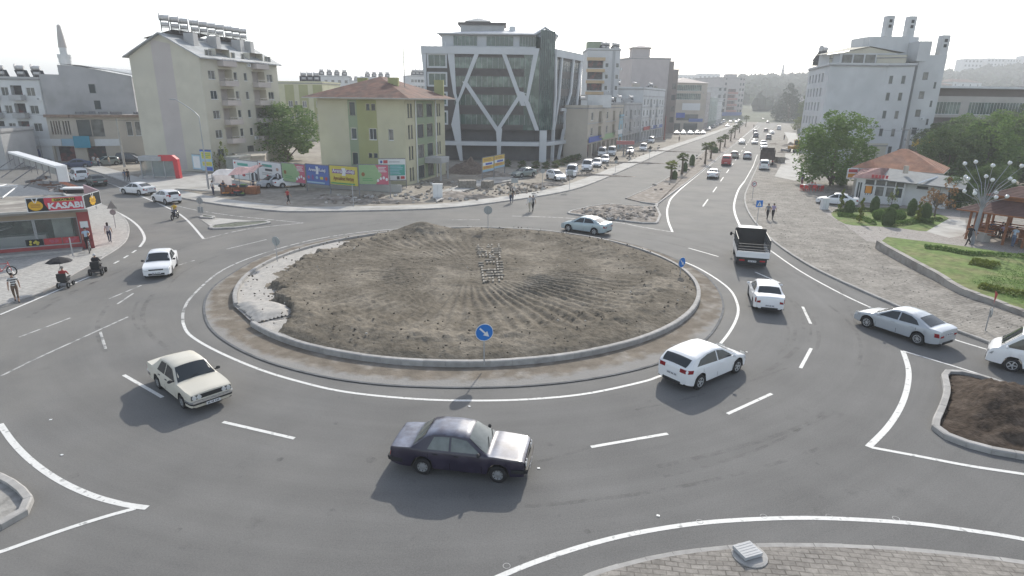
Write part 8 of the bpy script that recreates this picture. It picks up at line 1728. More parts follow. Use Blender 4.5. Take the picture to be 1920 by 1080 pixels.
for x, y, tp_, lg, l_ in ((1836,437,'lilac','grey','seated person in a lilac shirt, leftmost in the pavilion'),(1858,440,'denim','denim','seated person in blue denim, second in the pavilion'),(1875,442,'maroon','black','seated person in dark red in the middle of the pavilion'),(1879,446,'lilac','black','seated person in a lilac top, fourth in the pavilion'),(1889,445,'lilac','brown','seated person in a lilac shirt, rightmost in the pavilion')):
 g = G(x, y, PZ); person((g.x, g.y), rz-R(90)+random.uniform(-.4,.4), l_, top=tp_, legs=lg, pose='sit', z0=PZ+.02, group='people seated in the pavilion'); m = MB().at(g.x, g.y, PZ); m.b2(-.24,.24,-.24,.24,.38,.44); [m.b2(x_, x_+.04, y_, y_+.04,0,.38) for x_ in (-.22,.18) for y_ in (-.22,.18)]; tag(m.build('stool', WOOD), 'wooden stool under the '+l_.split(' in ')[0].replace('seated ', '')+' in '+l_.split(' in ')[1].split(',')[0]+', '+l_.split()[-4 if 'middle' not in l_ else -5]+' seat', 'stool', 'stools in the pavilion')
# park fence
pts = [V2(G(x, y)) for x, y in ((1688,386),(1728,388),(1765,392),(1813,396))]; m = MB(); zz = PZ
for a_, b_ in zip(pts, pts[1:]):
 n_ = int((b_-a_).length/.16); [m.box((p.x, p.y,.55),(.03,.03,.9)) for p in (a_.lerp(b_, k/n_) for k in range(n_))]; m.tube([(a_.x, a_.y,1.02),(b_.x, b_.y,1.02)],.035,5); m.tube([(a_.x, a_.y,.2),(b_.x, b_.y,.2)],.025,5)
t = tag(m.build('park_fence', GALV), 'grey railing fence behind the garden, between the cafe and the pavilion', 'fence')
# ---------------------------------------------------------------- cafe
A, B = V2(G(1599,377, PZ)), V2(G(1690,386, PZ)); D = (B-A).normalized(); Nb = Vector((-D.y, D.x,0)); W_ = LEN(A, B); C_ = V2(G(1736,388, PZ))
t = site('cafe', tuple((A+B)/2+Nb*4), 'white fronted park cafe with big windows and an orange tiled hip roof behind', 'building')
RHc = 3.0
hs = [(W_*a, W_*b,.95,2.15, 'w1') for a, b in ((.19,.38),(.41,.60),(.63,.80),(.82,.97))]+[(W_*a, W_*b,2.3,2.85, 'd1') for a, b in ((.19,.38),(.41,.60),(.63,.80),(.82,.97))]+[(.15, W_*.14,.4,2.5, 'w2')]
B3 = B+D*4.2; ft = [A, B, B+Nb*5, A+Nb*5]; wall_of(t, ft,0, RHc,{0: hs},[W_WHITE, W_BEIGE]); wall_of(t,[B+Nb*.6, B3+Nb*.8, B3+Nb*5, B+Nb*5],0, RHc-.2,{0: [(1.1,2.2,2.2,2.5, 'd1'),(3.0,3.9,.6,1.9, 'd1')]},[W_WHITE, W_BEIGE], name='side_wall')
m = MB(); q = [A-D*.5-Nb*.5, A+D*W_*.5-Nb*.5, A+D*W_*.5+Nb*5.2, A-D*.5+Nb*5.2]; z_ = RHc
m.add([(q[0].x, q[0].y, z_),(q[1].x, q[1].y, z_),(q[1].x, q[1].y, z_+.6),(q[0].x+D.x*2.6+Nb.x*2, q[0].y+D.y*2.6+Nb.y*2, z_+1.2),(q[2].x, q[2].y, z_+.9),(q[3].x, q[3].y, z_+.6)],[(0,1,3),(1,4,3),(3,4,5),(0,3,5)],0); m.build('roof', tiles('faded_red_sheet',(.30,.17,.16),(.25,.16,.15)), t)
m = MB(); q = [A+D*W_*.48-Nb*.6, B3+D*1.5-Nb*.4, B3+D*1.5+Nb*4.5, A+D*W_*.48+Nb*5.2]; m.add([(q[0].x, q[0].y, z_+.02),(q[1].x, q[1].y, z_-.35),(q[2].x, q[2].y, z_+.4),(q[3].x, q[3].y, z_+.9)],[(0,1,2,3),(3,2,1,0)]); m.add([(q[0].x, q[0].y, z_+.02),(q[1].x, q[1].y, z_-.35),(q[1].x, q[1].y, z_-.47),(q[0].x, q[0].y, z_-.10)],[(3,2,1,0),(0,1,2,3)]); m.build('side_roof', mat('grey_felt',(.24,.25,.25), rough=.9, var=.15), t)
bf = [A-D*1.2+Nb*5.6, B+D*2.6+Nb*5.6, B+D*2.6+Nb*14, A-D*1.2+Nb*14]; wall_of(t, bf,0,3.6,{},[W_BEIGE, W_BEIGE], name='rear_wall'); hip(t, bf,3.7,2.4,.7, T_ORANGE, 'tiled_roof')
p = A+D*4.6+Nb*2.5; MB().box((p.x, p.y, RHc+1.1),(.4,.4,.9)).build('vent', W_BEIGE, t)
def small(px, z, w, h, mt, label, rz=0, name='sign', th=.06, cat='sign', off=0):
 g = G(px[0], px[1], z); t = site(name, tuple(g), label, cat); m = MB().at(g.x, g.y, z, rz); m.b2(-w/2, w/2,-th/2, th/2,0, h); m.build('board', mt, t); return t, g
c_ = A+D*1.7-Nb*.25; t = site('cafe_sign',(c_.x, c_.y, RHc+.1), 'raised red letters on the cafe roof edge', 'sign'); m = MB(); [m.box((c_.x+D.x*k*.36, c_.y+D.y*k*.36, RHc+.32),(.26,.08,.38),0, math.atan2(D.y, D.x)) for k in range(5)]; m.b2(0,0,0,0,0,0); m.build('letters', SG_R, t)
c_ = A+D*W_*.285-Nb*.06; t = site('window_poster',(c_.x, c_.y,1), 'orange menu poster in the first big cafe window', 'poster'); MB().box((c_.x, c_.y,1.68),(W_*.13,.02,.85),0, math.atan2(D.y, D.x)).build('poster', SG_O, t);
for k in range(4): MB().box((c_.x+D.x*(k-1.5)*.26-Nb.x*.02, c_.y+D.y*(k-1.5)*.26-Nb.y*.02,1.12),(.18,.02,.18),0, math.atan2(D.y, D.x)).build('menu_tile', SG_W, t)
b = V2(G(1601,368, PZ)); t = site('lightbox_sign', tuple(b), 'orange and red lightbox sign on a post left of the cafe', 'sign'); zt = ZT(b,315); MB().tube([(b.x, b.y,0),(b.x, b.y, zt)],.06,6).build('post', STEEL, t); m = MB(); m.box((b.x-.75, b.y-.05, zt-.7),(1.3,.15,1.3)); m.box((b.x-.75, b.y-.14, zt-.35),(1.15,.02,.4),1); m.box((b.x-.75, b.y-.14, zt-.95),(1.15,.02,.5),2); m.build('box',[FR_W, SG_R, SG_O], t)
a_, b_ = G(1721,344,3.0), G(1757,332,3.4); t = site('floodlight_arm', tuple(b_), 'long white slanting lamp bar at the right end of the cafe roof', 'lamp'); d_ = (b_-a_); MB().tube([tuple(a_), tuple(b_)],.13,4).build('lamp_bar', FR_W, t); MB().tube([(b_.x, b_.y,0), tuple(b_)],.05,6).build('post', GALV, t)
b = V2(G(1765,352,0)); zt = ZT(b,311); t = site('vent_cowl', tuple(b), 'shiny round steel vent cowl on a duct right of the cafe', 'vent'); m = MB(); m.lathe([(.28,0),(.28, zt-1.4),(.62, zt-1.3),(.70, zt-.8),(.62, zt-.45),(.3, zt-.35),(.3, zt-.2),(.42, zt-.15),(.30, zt),(0, zt+.05)],14,0,(b.x, b.y,0)); m.build('duct', mat('shiny_steel',(.6,.6,.6), rough=.25, var=.05, metal=.9), t, smooth=40)
for x, y, yt, l_ in ((1735,345,286,'white tapered chimney with a cap behind the cafe'),(1752,345,313,'short grey chimney with a cap behind the cafe')): b = V2(G(x-12, y)); zt = ZT(b, yt); t = site('chimney', tuple(b), l_, 'chimney'); MB().box((b.x, b.y, zt/2),(1.1,1.1, zt),0,.3,.7).build('stack', W_WHITE, t); MB().box((b.x, b.y, zt+.15),(1.3,1.3,.2),0,.3).build('cap', FR_W, t)
c4 = face_on(1610,1672,302,8); blk('low cream service building between the tall white block and the cafe roof', c4, ZT(c4[0],274), W_CREAM,{}, name='service_building')
c4 = face_on(1722,1792,322,6); blk('low brick and white shed under the yellow container by the park', c4, ZT(c4[0],291), mat('brick_wall',(.30,.17,.13), rough=.9, var=.2),{}, name='shed')
a_, b_ = V2(G(1716,318)), V2(G(1755,318)); t = site('container', tuple((a_+b_)/2), 'yellow ribbed container box in front of the modern building', 'container'); z1, z0 = ZT(a_,262), ZT(a_,276); m = MB(); m.prism([(p.x, p.y) for p in (a_, b_, b_+Vector((0,2.5,0)), a_+Vector((0,2.5,0)))], z0, z1,0, bottom=True); [m.box((a_.x+(b_.x-a_.x)*k/7, a_.y-.05,(z0+z1)/2),(.12,.1, z1-z0),0) for k in range(8)]; m.build('box', flat('container_yellow',(.50,.33,.04)), t); m = MB(); [m.tube([(p.x, p.y+1,0),(p.x, p.y+1, z0)],.15,6) for p in (a_.lerp(b_,.15), a_.lerp(b_,.85))]; m.build('support', STEEL, t)
# red plastic tables and chairs
PRED = mat('red_plastic',(.50,.04,.04), rough=.4, var=.05, world=False)
def table(px, label):
 g = G(px[0], px[1], PZ); t = empty('cafe_table', tuple(g), label, 'table', 'red cafe tables'); MB().b2(-.4,.4,-.4,.4,.70,.74).build('tabletop', FR_W, t); m = MB(); [m.b2(x, x+.05, y, y+.05,0,.70) for x in (-.35,.3) for y in (-.35,.3)]; m.build('leg_frame', PRED, t)
def chair(px, rz, label):
 g = G(px[0], px[1], PZ); t = empty('cafe_chair', tuple(g), label, 'chair', 'red cafe chairs', rz); MB().b2(-.22,.22,-.22,.22,.42,.46).build('seat', PRED, t); MB().b2(-.22,.22,.2,.24,.46,.85).build('backrest', PRED, t)
 for x in (-.2,.16):
  for y in (-.2,.16): MB().b2(x, x+.04, y, y+.04,0,.42).build('leg', PRED, t)
for i,(x, y) in enumerate(((1508,356),(1521,355),(1534,356.5))): table((x, y),('left', 'middle', 'right')[i]+' red legged cafe table with a white top under the big tree')
for i,(x, y) in enumerate(((1503,358),(1513,359),(1518,352.5),(1526,358.5),(1530,353.5),(1539,359))): chair((x, y), i*1.9,('first', 'second', 'third', 'fourth', 'fifth', 'sixth')[i]+' red plastic cafe chair from the left under the big tree')
# white service cabinets
for x, y, w, yt, l_ in ((821,372,1.15,345.5,'tall white cabinet standing in the rubble north of the roundabout'),(1544.5,394,.75,372,'white service cabinet in front of the parked white saloon')):
 g = G(x, y,.0); h_ = ZT(g, yt); t = site('service_cabinet', tuple(g), l_, 'cabinet'); m = MB().at(g.x, g.y,0,.1); m.b2(-w/2, w/2,-.25,.25,.1, h_); m.b2(-w/2-.04, w/2+.04,-.29,.29, h_, h_+.06); m.b2(-.01,.01,-.262,-.25,.2, h_-.1,1); m.build('cabinet',[FR_W, GALV], t); MB().at(g.x, g.y,0,.1).b2(-w/2-.08, w/2+.08,-.32,.32,-.02,.12).build('base', conc, t)
# bus shelter with a red arch
b0, b1 = V2(G(268,334,.11)), V2(G(338,334,.11)); D = (b1-b0).normalized(); Nb = Vector((-D.y, D.x,0)); L_ = LEN(b0, b1); hB = ZT(b1,291)
t = site('bus_shelter', tuple((b0+b1)/2), 'glass bus shelter with a bold red arch, below the cream block', 'shelter')
RA = flat('arch_red',(.50,.05,.06)); m = MB(); o = -Nb*.15; q = [b0+D*L_*.52+o, b1+D*.1+o]; pf = [(q[0], hB-.62, hB),(b1-D*.9+o, hB-.62, hB)]
P_ = [(L_*.52, hB),(L_-.55, hB),(L_+.05, hB-.55),(L_+.15,0),(L_-.45,0),(L_-.55, hB-.75),(L_-.75, hB-.8),(L_*.52, hB-.8)]
vs = []
for oo in (-.35,.5):
 for u_, z_ in P_: p = b0+D*u_+Nb*oo; vs.append((p.x, p.y, z_))
n = len(P_); m.add(vs,[tuple(reversed(range(n))), tuple(n+i for i in range(n))]+[(i,(i+1) % n, n+(i+1) % n, n+i) for i in range(n)]); m.build('arch', RA, t)
m = MB(); q = [b0-Nb*.5, b0+D*L_*.6-Nb*.5, b0+D*L_*.6+Nb*1.3, b0+Nb*1.3]; m.prism([(p.x, p.y) for p in q], hB-.75, hB-.15,0, bottom=True); m.build('canopy', GALV, t)
g_ = mat('shelter_glass',(.30,.36,.36), rough=.05, var=.1, spec=.6, alpha=.55)
for a_, b_, nm in ((b0+Nb*1.1, b1-D*.4+Nb*1.1,0),(b0, b0+Nb*1.1,1),(b0+D*L_*.3, b0+D*L_*.94,2)): m = MB().add([(a_.x, a_.y,.35),(b_.x, b_.y,.35),(b_.x, b_.y, hB-.8),(a_.x, a_.y, hB-.8)],[(0,1,2,3),(3,2,1,0)]); m.build('glass_panel', g_, t)
for u_ in (.0,.3,.62,.94): p = b0+D*L_*u_; MB().b2(p.x-.06, p.x+.06, p.y-.06, p.y+.06,0, hB-.7).build('post', GALV, t)
m = MB().at(((b0+b1)/2).x,((b0+b1)/2).y+.7,0, math.atan2(D.y, D.x)); m.b2(-1.4,1.4,-.2,.2,.45,.5); m.build('bench', FR_G, t)
struct('shelter_pavement', MB().prism([(p.x, p.y) for p in GP([(255,350),(262,330),(300,318),(420,330),(480,352),(470,362),(380,358)])],-.02,.10), pale)
# kiosk and flat shed behind the hoardings
c4 = [V2(G(427,331)), V2(G(452,331)), V2(G(452,331))+Vector((0,4,0)), V2(G(427,331))+Vector((0,4,0))]; blk('small grey green kiosk behind the leftmost hoarding', c4, ZT(c4[0],298), mat('kiosk_grey',(.24,.26,.24), rough=.8, var=.1),{}, name='kiosk', parapet=.1)
c4 = [V2(G(455,326)), V2(G(499,322)), V2(G(505,312)), V2(G(440,316))]; blk('low shed with a flat beige roof behind the hoardings', c4, ZT(c4[0],297), W_BEIGE,{}, name='shed', parapet=.05, roofm=mat('beige_roof',(.40,.37,.31), rough=.9, var=.15))
# fruit stall
g0 = V2(G(402,365)); g1 = V2(G(452,364)); t = site('fruit_stall', tuple((g0+g1)/2), 'roadside fruit stall under a white and pink striped awning', 'stall')
za, zb_ = ZT(g0,327), ZT(g0,332); e1 = V2(G(486,352)); m = MB(); nx = 12
rows_ = [];
for i in range(nx+1):
 p = g0.lerp(e1, i/nx); w = .12*math.sin(i*1.3); rows_.append([(p.x-.3, p.y-.6, zb_+w*.6-.1),(p.x, p.y+1.2, za+.35+w),(p.x+.4, p.y+3.2, za+.1+w)])
vs = [v for r_ in rows_ for v in r_]; m.add(vs,[(3*i+j,3*i+3+j,3*i+4+j,3*i+1+j) for i in range(nx) for j in range(2)],0); m.f = m.f; m.m = [0 if (k//2) < 5 else 1 for k in range(len(m.m))]
m.build('awning',[mat('awning_white',(.62,.60,.60), rough=.8, var=.08), mat('awning_pink',(.55,.36,.36), rough=.8, var=.2, scale=4)], t)
m = MB(); [m.tube([(p.x, p.y,0),(p.x, p.y, za)],.04,5) for p in (g0, g0+Vector((0,3,0)), g1, g1+Vector((0,3,0)), e1)]; m.build('pole', STEEL, t)
m = MB(); a_ = g0+Vector((-.2,.3,0)); m.add([(a_.x, a_.y, za-.1),(a_.x+2.4, a_.y, za-.15),(a_.x+2.4, a_.y-.1, za-1.3),(a_.x+.1, a_.y-.1, za-1.0)],[(0,3,2,1),(0,1,2,3)]); m.build('side_sheet', MATS['awning_white'], t)
m = MB(); [m.box((g0.x+1.2+k*1.5, g0.y+1.2,.45),(1.4,1.2,.9)) for k in range(3)]; m.build('table', WOOD, t)
FR = [(mat('fruit_orange',(.55,.22,.03), rough=.6, var=.2, island=.2), 'orange'),(mat('fruit_red',(.40,.06,.04), rough=.6, var=.2, island=.2), 'red'),(mat('fruit_green',(.12,.22,.05), rough=.6, var=.2, island=.2), 'green')]
CRM = mat('crate_plastic',(.04,.05,.06), rough=.6, var=.1)
for k,(x, y, z, q) in enumerate(((.9,.5,.9,0),(2.2,.5,.9,1),(3.4,.6,.9,2),(2.6,-.5,.0,1),(3.5,-.5,.0,2),(1.6,-.4,0,0),(3.1,-.5,.3,1))):
 m = MB().at(g0.x+x, g0.y+y, z); m.b2(-.4,.4,-.28,.28,0,.05); [m.b2(*r_,0.05,.26) for r_ in ((-.4,.4,-.28,-.25),(-.4,.4,.25,.28),(-.4,-.37,-.25,.25),(.37,.4,-.25,.25))]; t2 = empty('fruit_crate',(0,0,0), 'dark crate heaped with %s fruit, %s' % (FR[q][1],('left on the stall table', 'middle of the stall table', 'right on the stall table', 'on the ground in the middle', 'on the ground at the right', 'on the ground at the left', 'stacked on the ground crates')[k]), 'crate', 'crates of the fruit stall'); t2['_o'] = (0,0,0); m.build('crate', CRM, t2)
 f_ = MB().at(g0.x+x, g0.y+y, z); random.seed(k); [f_.ell((random.uniform(-.32,.32), random.uniform(-.2,.2),.24+random.random()*.08),.07,6) for _ in range(26)]; f_.build('fruit', FR[q][0], t2, smooth=60)
gU = V2(G(417,358)); t = site('parasol', tuple(gU), 'small red and white parasol at the front of the fruit stall', 'parasol'); zz = ZT(gU,331); m = MB(); m.lathe([(1.1, zz-.65),(.6, zz-.25),(0, zz)],8,0,(gU.x, gU.y,0)); m.m = [k % 2 for k in range(len(m.m))]; m.build('canopy',[SG_R, SG_W], t); MB().tube([(gU.x, gU.y,0),(gU.x, gU.y, zz)],.03,6).build('pole', GALV, t)
# potted palms in front of the glass office
for i,(x, y) in enumerate(((951,312),(979,314),(1005,315),(1024,316),(1042,314),(1054,310),(1062,306),(1070,303),(1077,302),(1084,300))):
 g = G(x, y); t = empty('potted_plant', tuple(g), '%s potted plant from the left along the glass office' % ('first', 'second', 'third', 'fourth', 'fifth', 'sixth', 'seventh', 'eighth', 'ninth', 'tenth')[i], 'plant', 'potted plants by the glass office'); MB().lathe([(.22,0),(.32,.5),(.27,.5),(.25,.42),(0,.42)],10).build('pot', mat('terracotta',(.20,.12,.10), rough=.8, var=.1, world=False), t); o = link('fronds', PALM, t,(0,0,.55)); o.scale = (.9,.9,1.1)
# rubble, heaps, blocks on the building site
def heap_at(px, r, h, label, mt, n=26, ry=None, name='soil_heap', sd=1):
 g = G(*px); m = MB(); vs = []; random.seed(sd)
 for i in range(n+1):
  for j in range(n+1):
   x, y = -1+2*i/n,-1+2*j/n; q = math.hypot(x, y); z = max(0,1-q)**.8*h*(1+.5*nz(x*2+px[0], y*2,1.2))+.06*nz(x*9, y*9,1, px[0])*(q < .95); vs.append((g.x+x*r, g.y+y*(ry or r), max(-.06, z-.05)))
 m.add(vs,[(i*(n+1)+j,(i+1)*(n+1)+j,(i+1)*(n+1)+j+1, i*(n+1)+j+1) for i in range(n) for j in range(n)]); return tag(m.build(name, mt, smooth=60), label, 'heap')
heap_at((882,322),4.2,1.9, 'brown soil heap in front of the glass office, left of the yellow boards', mat('brown_soil',(.16,.125,.10), rough=1, var=.3, scale=3, bump=.7, bscale=9)); heap_at((930,330),3.4,.7, 'pale stone rubble behind the yellow boards', rub, sd=2)
heap_at((850,368),3.2,.7, 'low rubble heap right of the tall white cabinet', rub, sd=3); heap_at((893,371),3.5,.55, 'long low heap of broken ground by the north kerb', rub, ry=1.2, sd=4); heap_at((720,379),5,.5, 'low earth bank in front of the right hoardings', rub, ry=1.1, sd=5); heap_at((628,372),3,.4, 'small earth bank under the blue hoarding', rub, ry=.9, sd=6)
for i,(x0, y0, x1, y1) in enumerate(((1075,340,1130,320),(1135,316,1190,296),(1195,292,1240,276),(1010,352,1060,342))): a_, b_ = G(x0, y0), G(x1, y1); heap_at(((x0+x1)/2,(y0+y1)/2),(b_-a_).length/2,.4, '%s low earth ridge along the avenue pavement' % ('nearest', 'middle', 'farthest', 'leftmost')[i], rub, ry=1.0, sd=7+i)
for i,(x, y, w, d_, h_, l_) in enumerate(((876,353,2.3,1.4,1.1,'larger pallet of grey paving blocks beside the rubble'),(914,351,1.7,1.2,.9,'smaller pallet of grey paving blocks on the raised kerb'))):
 g = G(x, y); m = MB().at(g.x, g.y,0,.2+i); random.seed(i)
 for a in range(6):
  for b in range(4):
   for c in range(4): m.box((-w/2+w*(a+.5)/6,-d_/2+d_*(b+.5)/4, h_*(c+.5)/4),(w/6*.93, d_/4*.93, h_/4*.93),0, random.uniform(-.04,.04))
 tag(m.build('paving_block_stack', MATS['loose_paver']), l_, 'block stack')
random.seed(12); m = MB()
for k in range(520):
 x, y = random.choice(((random.uniform(770,900), random.uniform(340,378)),(random.uniform(900,1010), random.uniform(345,366)),(random.uniform(1000,1240),0),(random.uniform(600,800), random.uniform(366,382))))
 if y == 0: y = 358-(x-1000)*.335+random.uniform(-8,4)
 g = G(x, y); s_ = random.uniform(.06,.32); m.ell((g.x, g.y, s_*.3),(s_, s_*random.uniform(.5,1), s_*.6),6,0 if random.random() < .6 else 1,.3)
tag(m.build('rubble',[rub, MATS['pale_stone']]), 'broken stones and rubble strewn over the building site', 'rubble', kind='stuff')
m = MB(); a_, b_ = V2(G(576,351)), V2(G(752,361)); d_ = (b_-a_).normalized(); n_ = Vector((-d_.y, d_.x,0))*.25; m.prism([(p.x, p.y) for p in (a_, b_, b_+n_, a_+n_)],0,.95,0); tag(m.build('low_wall', W_GREY), 'long low grey wall running behind the hoardings', 'wall')
# raised kerbed parking bay in front of the office
pb = [G(*p) for p in ((820,380),(850,366),(905,350),(960,340),(1004,331),(1008,326),(985,322),(930,330),(880,344),(838,356),(812,368))]
struct('parking_bay', MB().prism([(p.x, p.y) for p in pb],-.02,.14), pale); kerb('kerb',[V2(p) for p in pb[:6]], h=.17, inside=1)
m = MB();
for a_, b_ in ((G(828,370), G(856,361)),(G(1640,340), G(1642,341))): m.tube([tuple(a_+Vector((0,0,.1))), tuple(b_+Vector((0,0,.2)))],.09,4)
tag(m.build('kerb_stone_bar', pale), 'long pale kerb bar lying beside the tall white cabinet', 'kerb stone')
# scattered stones on median and tip island
m = MB(); random.seed(31)
for k in range(420):
 if k < 140: g = G(random.uniform(1090,1228), random.uniform(392,415))
 else:
  u = random.random(); a_ = G(1205,372).lerp(G(1395,232), u**.7); g = a_+Vector((random.uniform(-1.5,1.5), random.uniform(-1,1),0))
 s_ = random.uniform(.07,.26); m.ell((g.x, g.y,.18),(s_, s_*.8, s_*.6),6,0 if random.random() < .7 else 1,.3)
tag(m.build('median_stones',[rub, MATS['pale_stone']]), 'loose stones over the palm median and its tip island', 'stones', kind='stuff')
# ---------------------------------------------------------------- remaining vehicles
wheels_at(SEDAN,(1589,388),(1543,384),1, 'white saloon parked facing left in front of the cafe garden', P_WHITE)
car_at(MPV,(150,339),(118,324), 'white people carrier driving away at the far left behind the green saloon', P_WHITE); car_at(RBOX,(181,347),(150,336), 'dark green boxy saloon behind the white people carrier, far left', P_GREEN)
car_at(SEDAN,(142,315),(100,317), 'dark saloon facing left by the far left shops', P_DKBLUE); car_at(MPV,(246,306),(285,306), 'black people carrier parked facing right by the garage wall', P_BLACK); car_at(SMALLHATCH,(200,310),(170,312), 'pale green hatchback parked behind the three standing men', P_GREENGREY); car_at(SEDAN,(82,303),(110,306), 'silver saloon parked under the hanging clothes', P_SILVER); car_at(PANEL,(240,297),(270,300), 'white van parked behind the black people carrier', P_WHITE)
# behind the hoardings
car_at(SMALLHATCH,(512,350),(488,353), 'silver hatchback parked behind the second white hoarding', P_SILVER); car_at(SEDAN,(546,350),(590,347), 'white saloon parked behind the green and pink hoarding', P_WHITE); car_at(PANEL,(546,330),(560,345), 'white van with its roof showing above the hoardings', P_WHITE)
car_at(SEDAN,(982,333),(955,336), 'grey green saloon parked in front of the glass office', P_GREENGREY, z=.14); car_at(SMALLHATCH,(1042,337),(1062,342), 'white hatchback parked right of the grey green saloon', P_WHITE)
G_ = 'white cars parked along the avenue shops'
for x, y, S_, l_ in ((1072,330,MPV,'first white people carrier of the parked row, next to the hatchback'),(1101,319,MPV,'second white people carrier of the parked row'),(1119,312,SMALLHATCH,'white hatchback parked between two people carriers'),(1134,305,SMALLHATCH,'white hatchback parked in front of the two minibuses'),(1129,293,MINIBUS,'left white minibus of the parked pair'),(1147,291,MINIBUS,'right white minibus of the parked pair'),(1181,288,SEDAN,'white saloon parked beside the red pole sign'),(1206,283,MPV,'white people carrier parked right of the red pole sign')): car_at(S_,(x, y),(x-14, y+16), l_, P_WHITE, group=G_, lod=1)
car_at(MPV,(1221,268),(1212,275), 'white van parked under the white four storey block', P_WHITE, lod=1)
AVDR = ((1440,240))
def ave(x, y, S_, pm, l_, away=True, lod=1, group=None, **k):
 a = G(x, y); d = (G(1424,236)-G(1318,387)).normalized(); rz = math.atan2(d.y, d.x)+(0 if away else math.pi); return make_car(S_,(a.x, a.y,0), rz, l_, pm, lod=lod, group=group, **k)
ave(1337,333, SYMBOL, P_WHITE, 'white saloon in the left lane of the avenue, nearest the median', lod=0); ave(1401,298, SMALLHATCH, P_SILVER, 'silver car in the right lane left of the dark truck'); ave(1377,296, SMALLHATCH, P_BEIGE, 'cream car just ahead of the red minivan'); t_ = ave(1362,309, dict(MINIBUS), P_RED, 'red minivan in the left lane of the avenue')
ave(1391,270, SEDAN, P_WHITE, 'white saloon near the median kerb, beyond the red minivan'); ave(1415,270, SEDAN, P_WHITE, 'white saloon right of the one near the median kerb', False); ave(1417,258, MPV, P_DKBLUE, 'blue grey car with a pale roof in the avenue middle'); ave(1416,250, SMALLHATCH, P_GREY, 'grey hatchback ahead of the blue grey car'); ave(1436,247.5, SMALLHATCH, P_BLACK, 'dark hatchback in the widened right lane')
ave(1441,262, MPV, P_GREY, 'grey off-roader beside the torn up lane'); ave(1447,252, SEDAN, P_SILVER, 'silver saloon ahead of the grey off-roader'); ave(1460,244, MINIBUS, P_WHITE, 'silver minibus parked by the curved kerb'); ave(1432,279, SYMBOL, P_WHITE, 'white car two ahead of the dark truck', False); ave(1431,273, SEDAN, P_SILVER, 'silver car three ahead of the dark truck', False); ave(1431,227, MPV, P_DKBLUE, 'dark car far up the right carriageway'); ave(1364,238, SEDAN, P_WHITE, 'white car alone on the left carriageway', False)
ave(1432,318, MPV, P_WHITE, 'white people carrier parked right behind the tall dark truck', lod=0)
for i,(x, y) in enumerate(((1329,244.5),(1337,240),(1344,236.5),(1351,233),(1357,230))): ave(x, y,(SEDAN, MPV, SMALLHATCH, SEDAN, MPV)[i],(P_WHITE, P_SILVER, P_WHITE, P_SILVER, P_WHITE)[i],('first', 'second', 'third', 'fourth', 'fifth')[i]+' car of the kerbside row beyond the green windowed block', True,1, 'cars parked beyond the green windowed block')
for i, x in enumerate((1268,1281,1294,1307,1318)): car_at((SEDAN, SMALLHATCH, SEDAN, SMALLHATCH, SEDAN)[i],(x,252-(i == 4)*.3),(x+6,262),('first', 'second', 'third', 'fourth', 'last')[i]+' car from the left in front of the green windowed block',(P_BLACK, P_SILVER, P_SILVERBLUE, P_BLACK, P_WHITE)[i], lod=1, group='cars parked in front of the green windowed block')
# the distant queue
random.seed(77); prot = {}
for c_, pm in (('white', P_WHITE),('silver', P_SILVER),('dark', P_BLACK)): prot[c_] = pm
nn = ['nearest', 'second', 'third', 'fourth', 'fifth', 'sixth', 'seventh', 'eighth', 'ninth', 'tenth', 'eleventh', 'twelfth', 'thirteenth', 'fourteenth', 'fifteenth', 'sixteenth']
base = None
for side,(xa, ya, xb, yb), nm_ in ((0,(1380,231,1422,209), 'inner lane of the left carriageway'),(1,(1370,230,1416,209), 'outer lane of the left carriageway'),(2,(1440,231,1452,211), 'far right carriageway')):
 for k in range(12 if side < 2 else 9):
  n_ = 12 if side < 2 else 9; u = k/(n_-1); x, y = xa+(xb-xa)*u**.8+random.uniform(-.8,.8), ya+(yb-ya)*u**.8; col = random.choice(('white', 'white', 'silver', 'dark')); l_ = '%s car, %s, counted from the near end of the %s queue' % (col, nn[k],('inner left', 'outer left', 'far right')[side])
  if base is None: base = ave(x, y, SEDAN, P_WHITE, l_, True,2, 'cars queuing at the far end of the avenue')
  else: a = G(x, y); copy_tree(base, loc=(a.x, a.y,0), label=l_, swap={'paint_white': prot[col]})
# tall dark tipper truck seen from behind
def tipper(loc, rz, label):
 t = empty('tipper_truck', loc, label, 'truck', None, rz); DKB = mat('truck_brown',(.075,.055,.05), rough=.7, var=.3, scale=2, world=False)
 for x in (2.6,-1.2,-2.5):
  for s in (-1,1): wheel(t, x,1.22,.5,.3, 'steel', s)
 MB().b2(-3.4,3.6,-.5,.5,.75,1.05).build('chassis', TRIM, t); m = MB(); m.b2(-3.6,2.0,-1.25,1.25,1.15,1.25); [m.b2(*r_) for r_ in ((-3.6,2.0,-1.25,-1.17,1.25,2.95),(-3.6,2.0,1.17,1.25,1.25,2.95),(1.92,2.0,-1.17,1.17,1.25,3.1),(-3.6,-3.52,-1.17,1.17,1.25,2.5))]
 for k in range(6): [m.b2(-3.4+k*1.0,-3.3+k*1.0, s*1.29-.04, s*1.29+.04,1.2,2.95) for s in (-1,1)]
 m.build('tipper_body', DKB, t); m = MB(); m.b2(2.1,3.9,-1.2,1.2,.8,2.9); m.b2(2.3,3.8,-1.1,1.1,2.9,3.0); m.build('cab', paint('truck_grey',(.30,.31,.32)), t); MB().b2(3.9,3.92,-1.05,1.05,1.8,2.7).build('windscreen', GLASS, t)
 for s in (-1,1): MB().b2(-3.66,-3.6, s*1.0-.14, s*1.0+.14,.85,1.0).build('tail_light', RED_L, t)
 return t
a = G(1437,308); d = (G(1424,236)-G(1318,387)).normalized(); tipper((a.x, a.y,0), math.atan2(d.y, d.x), 'tall dark tipper truck standing on the right of the avenue')
